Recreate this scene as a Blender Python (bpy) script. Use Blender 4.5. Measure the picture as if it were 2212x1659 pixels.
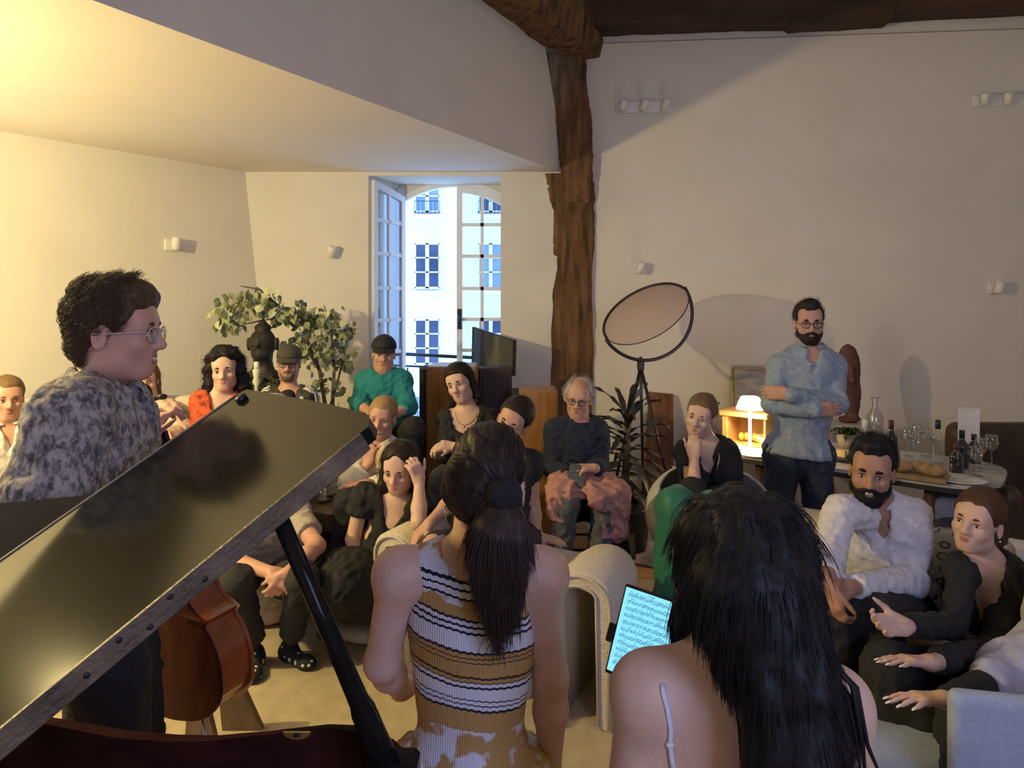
import bpy, math, random
import numpy as np
from mathutils import Vector, Matrix
R_ = math.radians
C = bpy.context.scene
COL = C.collection
for o in list(bpy.data.objects): bpy.data.objects.remove(o)
random.seed(7); RNG = np.random.default_rng(7)

# ------------------------------------------------------------------ camera, light, exposure
FPX, CAMZ, HOR = 1500.0, 1.78, 650.0
cam = bpy.data.cameras.new('camera'); camo = bpy.data.objects.new('camera', cam); COL.objects.link(camo)
camo.location = (0, 0, CAMZ); camo.rotation_euler = (R_(90), 0, 0)
cam.sensor_width = 36; cam.lens = 36*FPX/2212; cam.shift_y = -(829.5-HOR)/2212; cam.clip_start = .05; cam.clip_end = 200
C.camera = camo
C.view_settings.view_transform = 'Standard'; C.view_settings.look = 'None'
C.view_settings.gamma = 1; C.view_settings.use_curve_mapping = False
C.view_settings.exposure = 0.18
w = bpy.data.worlds.new('dusk_sky'); C.world = w; w.use_nodes = True
bg = w.node_tree.nodes['Background']; bg.inputs[0].default_value = (.34, .57, 1.0, 1); bg.inputs[1].default_value = 3.3

def light(name, kind, loc, col, power, size=.1, target=None, sizey=None, spot=None, blend=.5):
    l = bpy.data.lights.new(name, kind); l.color = col; l.energy = power
    if kind == 'AREA':
        l.size = size
        if sizey: l.shape = 'RECTANGLE'; l.size_y = sizey
    else: l.shadow_soft_size = size
    if kind == 'SPOT': l.spot_size = R_(spot); l.spot_blend = blend
    o = bpy.data.objects.new(name, l); COL.objects.link(o); o.location = loc
    if target is not None:
        o.rotation_euler = (Vector(target)-Vector(loc)).to_track_quat('-Z', 'Y').to_euler()
    return o
LAMP = (-3.2, 2.2, 2.37)
light('floor_lamp_bulb', 'POINT', LAMP, (1, .78, .33), 285, .045)
light('floor_lamp_uplight', 'SPOT', (-3.35, 4.0, 1.9), (1, .78, .38), 28, .10, (-2.9, 4.15, 3.0), spot=140, blend=.9)
light('rear_window_daylight', 'AREA', (1.3, -1.5, 2.3), (.44, .53, 1.0), 55, 1.1, (.4, 1.6, 1.0), 1.7)
light('shadow_fill_area', 'AREA', (2.6, 1.2, 4.7), (.98, .95, .92), 9, 1.2, (2.6, 3.0, 0))  # unseen fill light, added to lift the shadows in a neutral tone

# ------------------------------------------------------------------ small helpers
def V(*a): return np.array(a, float)
def P(u, v, d): return np.array(((u-1106)/FPX*d, d, CAMZ-(v-HOR)/FPX*d))
def nrm(v):
    v = np.asarray(v, float); return v/(np.linalg.norm(v)+1e-12)
def onplane(u, v, p0, n):
    r = P(u, v, 1.0)-V(0, 0, CAMZ); t = np.dot(np.asarray(p0)-V(0, 0, CAMZ), n)/np.dot(r, n)
    return V(0, 0, CAMZ)+r*t

_M = {}
def mat(name, col, rough=.65, var=.12, scale=9, bump=.0, bscale=60, stretch=(1, 1, 1), metal=0, emit=None, estr=1, trans=0, alpha=1, sss=0, spec=.5, coat=0, sheen=0):
    if name in _M: return _M[name]
    m = bpy.data.materials.new(name); m.use_nodes = True; nt = m.node_tree; N = nt.nodes; L = nt.links
    b = N['Principled BSDF']; b.inputs['Roughness'].default_value = rough; b.inputs['Metallic'].default_value = metal
    b.inputs['Specular IOR Level'].default_value = spec
    tc = N.new('ShaderNodeTexCoord'); mp = N.new('ShaderNodeMapping'); mp.inputs['Scale'].default_value = stretch
    L.new(tc.outputs['Object'], mp.inputs[0])
    n = N.new('ShaderNodeTexNoise'); n.inputs['Scale'].default_value = scale; n.inputs['Detail'].default_value = 4
    L.new(mp.outputs[0], n.inputs['Vector'])
    r = N.new('ShaderNodeValToRGB'); r.color_ramp.elements[0].position = .3; r.color_ramp.elements[1].position = .7
    c = np.array(col[:3]); r.color_ramp.elements[0].color = (*np.clip(c*(1-var), 0, 1), 1); r.color_ramp.elements[1].color = (*np.clip(c*(1+var), 0, 1), 1)
    L.new(n.outputs['Fac'], r.inputs[0]); L.new(r.outputs[0], b.inputs['Base Color'])
    if bump:
        n2 = N.new('ShaderNodeTexNoise'); n2.inputs['Scale'].default_value = bscale; n2.inputs['Detail'].default_value = 3
        L.new(mp.outputs[0], n2.inputs['Vector']); bp = N.new('ShaderNodeBump'); bp.inputs['Strength'].default_value = bump; bp.inputs['Distance'].default_value = .01
        L.new(n2.outputs['Fac'], bp.inputs['Height']); L.new(bp.outputs[0], b.inputs['Normal'])
    if emit: b.inputs['Emission Color'].default_value = (*emit, 1); b.inputs['Emission Strength'].default_value = estr
    if trans: b.inputs['Transmission Weight'].default_value = trans
    if sss: b.inputs['Subsurface Weight'].default_value = sss; b.inputs['Subsurface Radius'].default_value = (.5, .25, .12); b.inputs['Subsurface Scale'].default_value = .02
    if coat: b.inputs['Coat Weight'].default_value = coat
    if sheen: b.inputs['Sheen Weight'].default_value = sheen
    _M[name] = m; return m
def glassmat(name, tint=(.9, .95, 1), gloss=.10):
    if name in _M: return _M[name]
    m = bpy.data.materials.new(name); m.use_nodes = True; nt = m.node_tree; N = nt.nodes; L = nt.links
    N.remove(N['Principled BSDF']); out = N['Material Output']
    t = N.new('ShaderNodeBsdfTransparent'); t.inputs[0].default_value = (*tint, 1)
    g = N.new('ShaderNodeBsdfGlossy'); g.inputs['Roughness'].default_value = .03
    lw = N.new('ShaderNodeLayerWeight'); lw.inputs[0].default_value = .25
    mr = N.new('ShaderNodeMath'); mr.operation = 'MULTIPLY_ADD'; mr.inputs[1].default_value = .5; mr.inputs[2].default_value = gloss
    L.new(lw.outputs['Facing'], mr.inputs[0]); mx = N.new('ShaderNodeMixShader')
    L.new(mr.outputs[0], mx.inputs[0]); L.new(t.outputs[0], mx.inputs[1]); L.new(g.outputs[0], mx.inputs[2]); L.new(mx.outputs[0], out.inputs[0])
    _M[name] = m; return m

def tag(o, label=None, cat=None, group=None, kind=None):
    if label: o['label'] = label
    if cat: o['category'] = cat
    if group: o['group'] = group
    if kind: o['kind'] = kind
    return o
def empty(name, loc, label=None, cat=None, group=None, kind=None, rz=0):
    o = bpy.data.objects.new(name, None); COL.objects.link(o); o.location = loc; o.rotation_euler = (0, 0, rz); o.empty_display_size = .1
    return tag(o, label, cat, group, kind)
def rootloc(p):
    l = np.zeros(3)
    while p is not None: l = l+np.array(p.location); p = p.parent
    return l
def link(name, me, m=None, parent=None):
    o = bpy.data.objects.new(name, me); COL.objects.link(o)
    if m is not None and not me.materials: me.materials.append(m)
    if parent is not None: o.parent = parent
    return o
def mesh_from(name, v, f, smooth=False, local=None):
    """v in world coordinates; local = origin subtracted"""
    v = np.asarray(v, float).reshape(-1, 3)
    if local is not None: v = v-np.asarray(local)
    me = bpy.data.meshes.new(name)
    if isinstance(f, np.ndarray):
        n = len(f); k = f.shape[1]
        me.vertices.add(len(v)); me.vertices.foreach_set('co', v.astype(np.float32).ravel())
        me.loops.add(n*k); me.loops.foreach_set('vertex_index', f.astype(np.int32).ravel())
        me.polygons.add(n); me.polygons.foreach_set('loop_start', np.arange(0, n*k, k, dtype=np.int32))
        me.update(calc_edges=True)
    else:
        me.from_pydata([tuple(x) for x in v], [], f); me.update()
    if smooth: me.polygons.foreach_set('use_smooth', np.ones(len(me.polygons), bool))
    return me

class MB:
    """collects shapes in world coordinates and links them as ONE mesh"""
    def __init__(s): s.v = []; s.f = []; s.sm = []
    def add(s, v, f, sm=False):
        b = len(s.v); s.v += [tuple(map(float, x)) for x in v]; s.f += [tuple(b+i for i in q) for q in f]; s.sm += [sm]*len(f); return s
    def box(s, lo, hi, bev=0):
        lo, hi = np.minimum(lo, hi), np.maximum(lo, hi)
        return s.obox((lo+hi)/2, (hi-lo)/2, np.eye(3), bev)
    def obox(s, c, h, A=np.eye(3), bev=0):
        """oriented box, rows of A are the local axes; bev chamfers the edges"""
        c = np.asarray(c, float); h = np.asarray(h, float); A = np.asarray(A, float); bev = min(bev, h.min()*.9)
        if bev <= 0:
            v = [c+(np.array((x, y, z))*h)@A for x in (-1, 1) for y in (-1, 1) for z in (-1, 1)]
            return s.add(v, [(0, 1, 3, 2), (4, 6, 7, 5), (0, 4, 5, 1), (2, 3, 7, 6), (0, 2, 6, 4), (1, 5, 7, 3)])
        v = []; idx = {}
        for x in (-1, 1):
            for y in (-1, 1):
                for z in (-1, 1):
                    for a in range(3):
                        q = np.array((x, y, z))*(h-bev); q[a] += (x, y, z)[a]*bev
                        idx[(x, y, z, a)] = len(v); v.append(c+q@A)
        f = []
        for a in range(3):
            b_, c_ = (a+1) % 3, (a+2) % 3
            for sg in (-1, 1):
                q = []
                for (i, j) in ((-1, -1), (1, -1), (1, 1), (-1, 1)):
                    t = [0, 0, 0]; t[a] = sg; t[b_] = i; t[c_] = j; q.append(idx[(*t, a)])
                f.append(tuple(q if sg > 0 else q[::-1]))
        for a in range(3):
            b_, c_ = (a+1) % 3, (a+2) % 3
            for i in (-1, 1):
                for j in (-1, 1):
                    t0 = [0]*3; t0[a] = -1; t0[b_] = i; t0[c_] = j; t1 = list(t0); t1[a] = 1
                    q = [idx[(*t0, b_)], idx[(*t1, b_)], idx[(*t1, c_)], idx[(*t0, c_)]]
                    f.append(tuple(q if i*j < 0 else q[::-1]))
        for x in (-1, 1):
            for y in (-1, 1):
                for z in (-1, 1):
                    q = [idx[(x, y, z, a)] for a in range(3)]; f.append(tuple(q if x*y*z > 0 else q[::-1]))
        return s.add(v, f)
    def tube(s, pts, r, n=8, cap=True, sm=True, up=None, flat=1.0):
        pts = [np.asarray(p, float) for p in pts]; m = len(pts); r = [r]*m if np.isscalar(r) else list(r)
        v = []; t0 = nrm(pts[1]-pts[0]); x = np.cross(t0, up if up is not None else ((0, 0, 1) if abs(t0[2]) < .9 else (0, 1, 0))); x = nrm(x)
        for i in range(m):
            t = nrm(pts[min(i+1, m-1)]-pts[max(i-1, 0)]); x = nrm(x-t*np.dot(x, t)); y = np.cross(t, x)
            for k in range(n):
                a = 2*math.pi*k/n; v.append(pts[i]+(x*math.cos(a)+y*math.sin(a)*flat)*r[i])
        f = [(i*n+k, i*n+(k+1) % n, (i+1)*n+(k+1) % n, (i+1)*n+k) for i in range(m-1) for k in range(n)]
        if cap: f += [tuple(range(n))[::-1], tuple((m-1)*n+k for k in range(n))]
        return s.add(v, f, sm)
    def lathe(s, c, prof, n=16, ax=None, sm=True):
        """prof = [(r, h)...] around axis A (default z) through c"""
        c = np.asarray(c, float); z = nrm(ax if ax is not None else (0, 0, 1)); x = nrm(np.cross(z, (0, 1, 0) if abs(z[1]) < .9 else (1, 0, 0))); y = np.cross(z, x)
        v = []; m = len(prof)
        for (r, h) in prof:
            for k in range(n):
                a = 2*math.pi*k/n; v.append(c+z*h+(x*math.cos(a)+y*math.sin(a))*max(r, 1e-4))
        f = [(i*n+k, i*n+(k+1) % n, (i+1)*n+(k+1) % n, (i+1)*n+k) for i in range(m-1) for k in range(n)]
        f += [tuple(range(n))[::-1], tuple((m-1)*n+k for k in range(n))]
        return s.add(v, f, sm)
    def sphere(s, c, r, n=10, A=np.eye(3)):
        r = np.ones(3)*r if np.isscalar(r) else np.asarray(r, float); m = max(4, n//2+1); v = []
        for i in range(m+1):
            th = math.pi*i/m
            for k in range(n):
                a = 2*math.pi*k/n; v.append(np.asarray(c)+(np.array((math.sin(th)*math.cos(a), math.sin(th)*math.sin(a), math.cos(th)))*r)@A)
        f = [(i*n+k, (i+1)*n+k, (i+1)*n+(k+1) % n, i*n+(k+1) % n) for i in range(m) for k in range(n)]
        return s.add(v, f, True)
    def prism(s, poly, d):
        """polygon (3d points, planar) extruded by vector d"""
        n = len(poly); v = [np.asarray(p, float) for p in poly]; v2 = [p+np.asarray(d) for p in v]
        f = [tuple(range(n))[::-1], tuple(n+i for i in range(n))]+[(i, (i+1) % n, n+(i+1) % n, n+i) for i in range(n)]
        return s.add(v+v2, f)
    def build(s, name, m, parent=None, label=None, cat=None, group=None, kind=None, origin=None):
        v = np.array(s.v)
        if parent is not None: loc = rootloc(parent)
        elif origin is not None: loc = np.asarray(origin, float)
        else: loc = np.array(((v[:, 0].min()+v[:, 0].max())/2, (v[:, 1].min()+v[:, 1].max())/2, v[:, 2].min()))
        me = bpy.data.meshes.new(name); me.from_pydata([tuple(x-loc) for x in v], [], s.f); me.update()
        me.polygons.foreach_set('use_smooth', np.array(s.sm, bool))
        o = link(name, me, m, parent)
        if parent is None: o.location = loc
        return tag(o, label, cat, group, kind)

# ------------------------------------------------------------------ signed distance modelling
class SDF:
    def __init__(s): s.p = []
    def cap(s, a, b, ra, rb=None, k=.02, op='+'):
        s.p.append((op, 'c', (np.asarray(a, float), np.asarray(b, float), ra, ra if rb is None else rb), k)); return s
    def ell(s, c, r, A=None, k=.02, op='+'):
        r = np.ones(3)*r if np.isscalar(r) else np.asarray(r, float)
        s.p.append((op, 'e', (np.asarray(c, float), r, np.eye(3) if A is None else np.asarray(A, float)), k)); return s
    def box(s, c, h, A=None, r=.01, k=.01, op='+'):
        s.p.append((op, 'b', (np.asarray(c, float), np.asarray(h, float), np.eye(3) if A is None else np.asarray(A, float), r), k)); return s
    def plane(s, p, n, k=.005):
        s.p.append(('-', 'p', (np.asarray(p, float), nrm(n)), k)); return s   # removes the side the normal points to
    @staticmethod
    def bounds(t, q):
        if t == 'c': a, b, ra, rb = q; r = max(ra, rb); return np.minimum(a, b)-r, np.maximum(a, b)+r
        if t == 'e': c, r, A = q; e = np.sqrt(((A*r[:, None])**2).sum(0)); return c-e, c+e
        if t == 'b': c, h, A, r = q; e = (np.abs(A)*h[:, None]).sum(0); return c-e, c+e
        return None
    def mesh(s, h):
        lo = np.min([s.bounds(t, q)[0] for op, t, q, k in s.p if op == '+'], 0)-2.5*h
        hi = np.max([s.bounds(t, q)[1] for op, t, q, k in s.p if op == '+'], 0)+2.5*h
        n = np.ceil((hi-lo)/h).astype(int)+1
        D = np.full(n, .12, np.float32)
        ax = [(lo[i]+h*np.arange(n[i])).astype(np.float32) for i in range(3)]
        for op, t, q, k in s.p:
            bd = s.bounds(t, q)
            if bd is None: sl = [slice(0, n[i]) for i in range(3)]
            else:
                mg = k+2*h+(0.0 if op == '+' else .0)
                i0 = np.clip(np.floor((bd[0]-mg-lo)/h).astype(int), 0, n); i1 = np.clip(np.ceil((bd[1]+mg-lo)/h).astype(int)+1, 0, n)
                if (i1 <= i0).any(): continue
                sl = [slice(i0[i], i1[i]) for i in range(3)]
            x = ax[0][sl[0]][:, None, None]; y = ax[1][sl[1]][None, :, None]; z = ax[2][sl[2]][None, None, :]
            if t == 'c':
                a, b, ra, rb = q; ba = (b-a).astype(np.float32); bb = max(float(ba@ba), 1e-9); px, py, pz = x-np.float32(a[0]), y-np.float32(a[1]), z-np.float32(a[2])
                hh = np.clip((px*ba[0]+py*ba[1]+pz*ba[2])/np.float32(bb), 0, 1)
                d = np.sqrt((px-ba[0]*hh)**2+(py-ba[1]*hh)**2+(pz-ba[2]*hh)**2)-(np.float32(ra)+np.float32(rb-ra)*hh)
            elif t == 'e':
                c, r, A = q; px, py, pz = x-np.float32(c[0]), y-np.float32(c[1]), z-np.float32(c[2]); A = A.astype(np.float32); r = r.astype(np.float32)
                k0 = 0; k1 = 0
                for i in range(3):
                    w_ = (px*A[i, 0]+py*A[i, 1]+pz*A[i, 2])/r[i]; k0 = k0+w_*w_; k1 = k1+(w_/r[i])**2
                k0 = np.sqrt(k0); d = k0*(k0-1)/np.maximum(np.sqrt(k1), 1e-6)
            elif t == 'b':
                c, hb, A, r = q; px, py, pz = x-np.float32(c[0]), y-np.float32(c[1]), z-np.float32(c[2]); A = A.astype(np.float32)
                o2 = 0; mx = None
                for i in range(3):
                    w_ = np.abs(px*A[i, 0]+py*A[i, 1]+pz*A[i, 2])-np.float32(hb[i]-r); o2 = o2+np.maximum(w_, 0)**2; mx = w_ if mx is None else np.maximum(mx, w_)
                d = np.sqrt(o2)+np.minimum(mx, 0)-np.float32(r)
            else:
                p0, nn = q; nn = nn.astype(np.float32); d = -((x-np.float32(p0[0]))*nn[0]+(y-np.float32(p0[1]))*nn[1]+(z-np.float32(p0[2]))*nn[2])
            S_ = tuple(sl); cur = D[S_]; k = np.float32(max(k, 1e-4))
            if op == '+': hm = np.maximum(k-np.abs(cur-d), 0)/k; D[S_] = np.minimum(cur, d)-hm*hm*k*.25
            else: hm = np.maximum(k-np.abs(cur+d), 0)/k; D[S_] = np.maximum(cur, -d)+hm*hm*k*.25
        return surface_nets(D, lo, h)

def surface_nets(D, lo, h):
    S = D < 0; nx, ny, nz = D.shape
    cs = [(i, j, k) for i in (0, 1) for j in (0, 1) for k in (0, 1)]
    cnt = np.zeros((nx-1, ny-1, nz-1), np.int8)
    for (i, j, k) in cs: cnt += S[i:nx-1+i, j:ny-1+j, k:nz-1+k]
    act = np.argwhere((cnt > 0) & (cnt < 8)).astype(np.int32)
    if len(act) == 0: return np.zeros((0, 3)), np.zeros((0, 4), int)
    idx = np.full((nx-1, ny-1, nz-1), -1, np.int32); idx[act[:, 0], act[:, 1], act[:, 2]] = np.arange(len(act))
    val = {c: D[act[:, 0]+c[0], act[:, 1]+c[1], act[:, 2]+c[2]] for c in cs}
    acc = np.zeros((len(act), 3), np.float32); num = np.zeros(len(act), np.float32)
    for a in cs:
        for ax in range(3):
            if a[ax] == 0:
                b = list(a); b[ax] = 1; b = tuple(b); va, vb = val[a], val[b]; m = (va < 0) != (vb < 0)
                t = np.where(m, va/np.where(va-vb == 0, 1, va-vb), 0)
                for i in range(3): acc[:, i] += np.where(m, a[i]+(t if i == ax else 0), 0)
                num += m
    vtx = lo+h*(act+acc/num[:, None])
    F = []
    for ax in range(3):
        sl0 = [slice(1, -1)]*3; sl1 = [slice(1, -1)]*3; sl0[ax] = slice(0, -1); sl1[ax] = slice(1, None)
        A_, B_ = S[tuple(sl0)], S[tuple(sl1)]
        e = np.argwhere(A_ != B_)
        if len(e) == 0: continue
        off = np.array([0 if i == ax else 1 for i in range(3)]); e0 = e+off
        b_, c_ = (ax+1) % 3, (ax+2) % 3
        q = []
        for (db, dc) in ((-1, -1), (0, -1), (0, 0), (-1, 0)):
            t = e0.copy(); t[:, b_] += db; t[:, c_] += dc; q.append(idx[t[:, 0], t[:, 1], t[:, 2]])
        q = np.stack(q, 1); ins = A_[e[:, 0], e[:, 1], e[:, 2]]
        q[~ins] = q[~ins][:, ::-1]; F.append(q)
    return vtx, np.concatenate(F)
def vnormals(v, f):
    n = np.cross(v[f[:, 2]]-v[f[:, 0]], v[f[:, 3]]-v[f[:, 1]]); out = np.zeros_like(v)
    for i in range(4): np.add.at(out, f[:, i], n)
    return out/(np.linalg.norm(out, axis=1, keepdims=True)+1e-12)
def waves(p, seed, freq, n=6, st=(1, 1, 1)):
    g = np.random.default_rng(seed); d = np.zeros(len(p))
    for i in range(n):
        k = g.normal(size=3)*np.array(st); k = k/np.linalg.norm(k)*freq*g.uniform(.6, 1.6); ph = g.uniform(0, 6.28)
        d += np.sin(p@k+ph+1.3*np.sin(p@(g.normal(size=3)*freq*.4)+g.uniform(0, 6)))
    return d/n**.5
def relax(v, f, it=1):
    for _ in range(it):
        acc = np.zeros_like(v); c = np.zeros(len(v))
        for i in range(4):
            np.add.at(acc, f[:, i], v[f[:, (i+1) % 4]]+v[f[:, (i+3) % 4]]); np.add.at(c, f[:, i], 2)
        v = v*.5+.5*acc/np.maximum(c, 1)[:, None]
    return v
def sdf_obj(name, sdf, h, m, parent=None, wr=None, rel=1, origin=None, label=None, cat=None, group=None):
    v, f = sdf.mesh(h); v = relax(v, f, rel)
    if wr:
        for q in wr:
            wv_ = waves(v, int(q[1]*7+len(v)) % 9973, q[1], st=q[2])
            if len(q) > 3: wv_ = .75-1.6*np.abs(wv_)          # ridged folds
            v = v+vnormals(v, f)*(q[0]*wv_)[:, None]
    loc = rootloc(parent) if parent is not None else (v.mean(0) if origin is None else np.asarray(origin, float))
    o = link(name, mesh_from(name, v, f, True, loc), m, parent)
    if parent is None: o.location = loc
    tag(o, label, cat, group)
    return o, v, f
def strands(name, roots, normals, flow, length, m, parent, n=600, seg=5, lift=.3, rad=.0006, wave=.12, seed=1, curl=0, centre=None, front=None):
    """hair strands rooted on the outer side of a hair mesh: start along the surface, then follow the flow"""
    g = np.random.default_rng(seed)
    if centre is not None:
        q = roots-centre; ok = (q*normals).sum(1) > .55*np.linalg.norm(q, axis=1)
        if front is not None: ok &= (q@front) < .03
        roots, normals = roots[ok], normals[ok]
    if len(roots) == 0: return None
    ii = g.integers(0, len(roots), n); k = n; p = roots[ii]+g.normal(0, .002, (n, 3)); nn = normals[ii]
    fl = flow(p) if callable(flow) else np.tile(np.asarray(flow, float), (k, 1)); fl = fl/(np.linalg.norm(fl, axis=1, keepdims=True)+1e-9)
    t = fl-nn*(fl*nn).sum(1, keepdims=True); t /= np.linalg.norm(t, axis=1, keepdims=True)+1e-9
    side = np.cross(nn, t); L_ = length*g.uniform(.55, 1.15, k)[:, None]; a = g.normal(0, wave, (k, 1)); ph = g.uniform(0, 6.28, (k, 1))
    pts = np.zeros((k, seg, 3)); pts[:, 0] = p-nn*.003
    for i in range(1, seg):
        s_ = (i-.5)/(seg-1); d_ = t*(1-s_)+(fl*.8+t*.2)*s_+nn*lift*(1-1.3*s_)+side*a*s_
        if curl: d_ = d_+(side*np.cos(ph+s_*9)+nn*np.sin(ph+s_*9))*min(1, s_*3)*curl*9/length
        pts[:, i] = pts[:, i-1]+d_*L_/(seg-1)
    hc = bpy.data.hair_curves.new(name); hc.add_curves([seg]*k)
    loc = rootloc(parent)
    hc.points.foreach_set('position', (pts-loc).astype(np.float32).ravel())
    rr = np.tile(np.linspace(1, .35, seg), (k, 1))*rad; hc.points.foreach_set('radius', rr.astype(np.float32).ravel())
    hc.materials.append(m); o = bpy.data.objects.new(name, hc); COL.objects.link(o); o.parent = parent
    return o
# ------------------------------------------------------------------ materials of the setting
WALL = mat('wall_plaster', (.73, .70, .63), .85, .03, 2.5, bump=.12, bscale=30)
CEILM = mat('ceiling_plaster', (.76, .72, .66), .85, .02, 2)
WHITE = mat('white_paint', (.80, .80, .80), .5, .03)
OAK = mat('oak_floor', (.40, .22, .10), .42, .3, 5, bump=.15, bscale=30, stretch=(1, 8, 8))
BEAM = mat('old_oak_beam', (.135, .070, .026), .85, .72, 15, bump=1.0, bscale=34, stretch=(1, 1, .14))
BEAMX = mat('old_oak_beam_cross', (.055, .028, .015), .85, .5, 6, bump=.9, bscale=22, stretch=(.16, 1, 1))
GLASS = glassmat('window_glass', (.92, .96, 1), .04)
BLACK = mat('black_iron', (.012, .012, .013), .45, .2)
ZC, ZT = 2.97, 5.05
YB = 6.40
# ------------------------------------------------------------------ floor of oak planks
fl = empty('floor', (0, 0, 0), kind='structure')
MB().box(V(-6.2, -3, -.12), V(6.5, 7.1, -.021)).build('subfloor', OAK, fl)
PLW, PLL = .16, 2.1
pm = MB(); pm.obox((0, 0, -.011), (PLL/2-.002, PLW/2-.0015, .010), np.eye(3), .002)
pme = None
for r in range(int(6.6/PLW)):
    for c in range(6):
        x = -6.0+c*PLL+(r*.73 % PLL)*.9; y = .55+r*PLW
        if x > 6.2: continue
        if pme is None: o = pm.build('plank', OAK, fl); pme = o.data
        else: o = link('plank', pme, None, fl)
        o.location = (x, y, random.uniform(-.0008, 0))
# ------------------------------------------------------------------ walls
def wallmesh(name, quads, m=WALL): 
    b = MB()
    for q in quads: b.add(q, [tuple(range(len(q)))])
    return b.build(name, m, None, kind='structure', origin=(0, 0, 0))
CT, CBt = V(-2.47, YB), V(-2.16, YB)          # corner of left and window wall, top and bottom (the old wall leans)
dl = nrm(V(-3.59, 4.87)-CT); LT, LB = CT+dl*9.5, CBt+dl*9.5
def v3(p, z): return (p[0], p[1], z)
wallmesh('wall_left', [[v3(CT, ZC+.1), v3(LT, ZC+.1), v3(LB, 0), v3(CBt, 0)]])
LNORM = nrm(np.cross(np.array(v3(LT, ZC))-np.array(v3(CT, ZC)), np.array(v3(CBt, 0))-np.array(v3(CT, ZC))))
if LNORM[0] < 0: LNORM = -LNORM
RX0, RX1, RZ = -1.325, -.105, 2.935              # window recess in the wall
YW = 6.92
def xl(z): return CBt[0]+(CT[0]-CBt[0])*z/ZC
arch = lambda x: 2.93-.16*((x+.57)/.52)**2
WX0, WXM, WX1 = -1.085, -.57, -.04
hdr = [(WX0-.06, YW, RZ+.05), (WX1+.04, YW, RZ+.05)]
ar = [(x, YW, arch(x)) for x in np.linspace(WX1+.04, WX0-.06, 15)]
wallmesh('wall_window', [
    [(xl(0), YB, 0), (RX0, YB, 0), (RX0, YB, ZC+.1), (xl(ZC+.1), YB, ZC+.1)],
    [(RX1, YB, 0), (.62, YB, 0), (.62, YB, 5.2), (RX1, YB, 5.2)],
    [(RX0, YB, RZ), (RX1, YB, RZ), (RX1, YB, 5.2), (RX0, YB, 5.2)],
    [(RX0, YB, 0), (WX0-.04, YW+.1, 0), (WX0-.04, YW+.1, RZ+.05), (RX0, YB, RZ+.05)],
    [(RX1, YB, 0), (WX1+.03, YW+.1, 0), (WX1+.03, YW+.1, RZ+.05), (RX1, YB, RZ+.05)],
    [(RX0, YB, RZ), (RX1, YB, RZ), (WX1+.03, YW+.1, RZ), (WX0-.04, YW+.1, RZ)],
    hdr+ar])
WR0, WR1 = V(.55, 6.47), V(6.3, 5.93)
wallmesh('wall_right', [[v3(WR0, 0), v3(WR1, 0), v3(WR1, ZT+.1), v3(WR0, ZT+.1)]])
RN = nrm(V(-(WR1-WR0)[1], (WR1-WR0)[0], 0)); RN = -RN if RN[1] > 0 else RN
wallmesh('wall_side', [[v3(WR1, 0), (6.3, -3, 0), (6.3, -3, ZT+.1), v3(WR1, ZT+.1)]])
wallmesh('wall_rear', [[(6.4, -3, 0), (-8, -3, 0), (-8, -3, ZT+.1), (6.4, -3, ZT+.1)]])
# ceiling of the low part and the bulkhead above its edge
E1, E2 = V(.50, 6.50), V(-1.66, 2.746)
de = nrm(E2-E1); EF = E1+de*11.2
wallmesh('ceiling', [[v3(E1, ZC), v3(EF, ZC), (-9, -3.2, ZC), v3(LT+dl*2, ZC), v3(CT+V(0, .3), ZC), (.5, 6.7, ZC)]], CEILM)
wallmesh('wall_bulkhead', [[v3(E1, ZC), v3(EF, ZC), v3(EF, ZT), v3(E1+de*.50, ZT), v3(E1+de*.40, 4.0)]])
wallmesh('ceiling_upper', [[(7, -3.5, ZT), (-7, -3.5, ZT), (-7, 7.4, ZT), (7, 7.4, ZT)]], CEILM)
bb = MB(); d_ = (WR1-WR0); bb.add([v3(WR0, 0), v3(WR1, 0), v3(WR1, .12), v3(WR0, .12)], []); 
n2 = RN*.018
bb = MB(); bb.prism([np.array(v3(WR0, 0)), np.array(v3(WR1, 0)), np.array(v3(WR1, .13)), np.array(v3(WR0, .13))], n2); bb.build('baseboard_right', WHITE, None, kind='structure')
# crack strip below the cross beam
b = MB(); z0 = CAMZ+555/FPX*6.45
b.prism([np.array(v3(WR0, z0)), np.array(v3(WR1, z0)), np.array(v3(WR1, z0+.006)), np.array(v3(WR0, z0+.006))], RN*.01); b.build('trim_1', mat('plaster_joint', (.35, .3, .26), .9), None, kind='structure')

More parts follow.
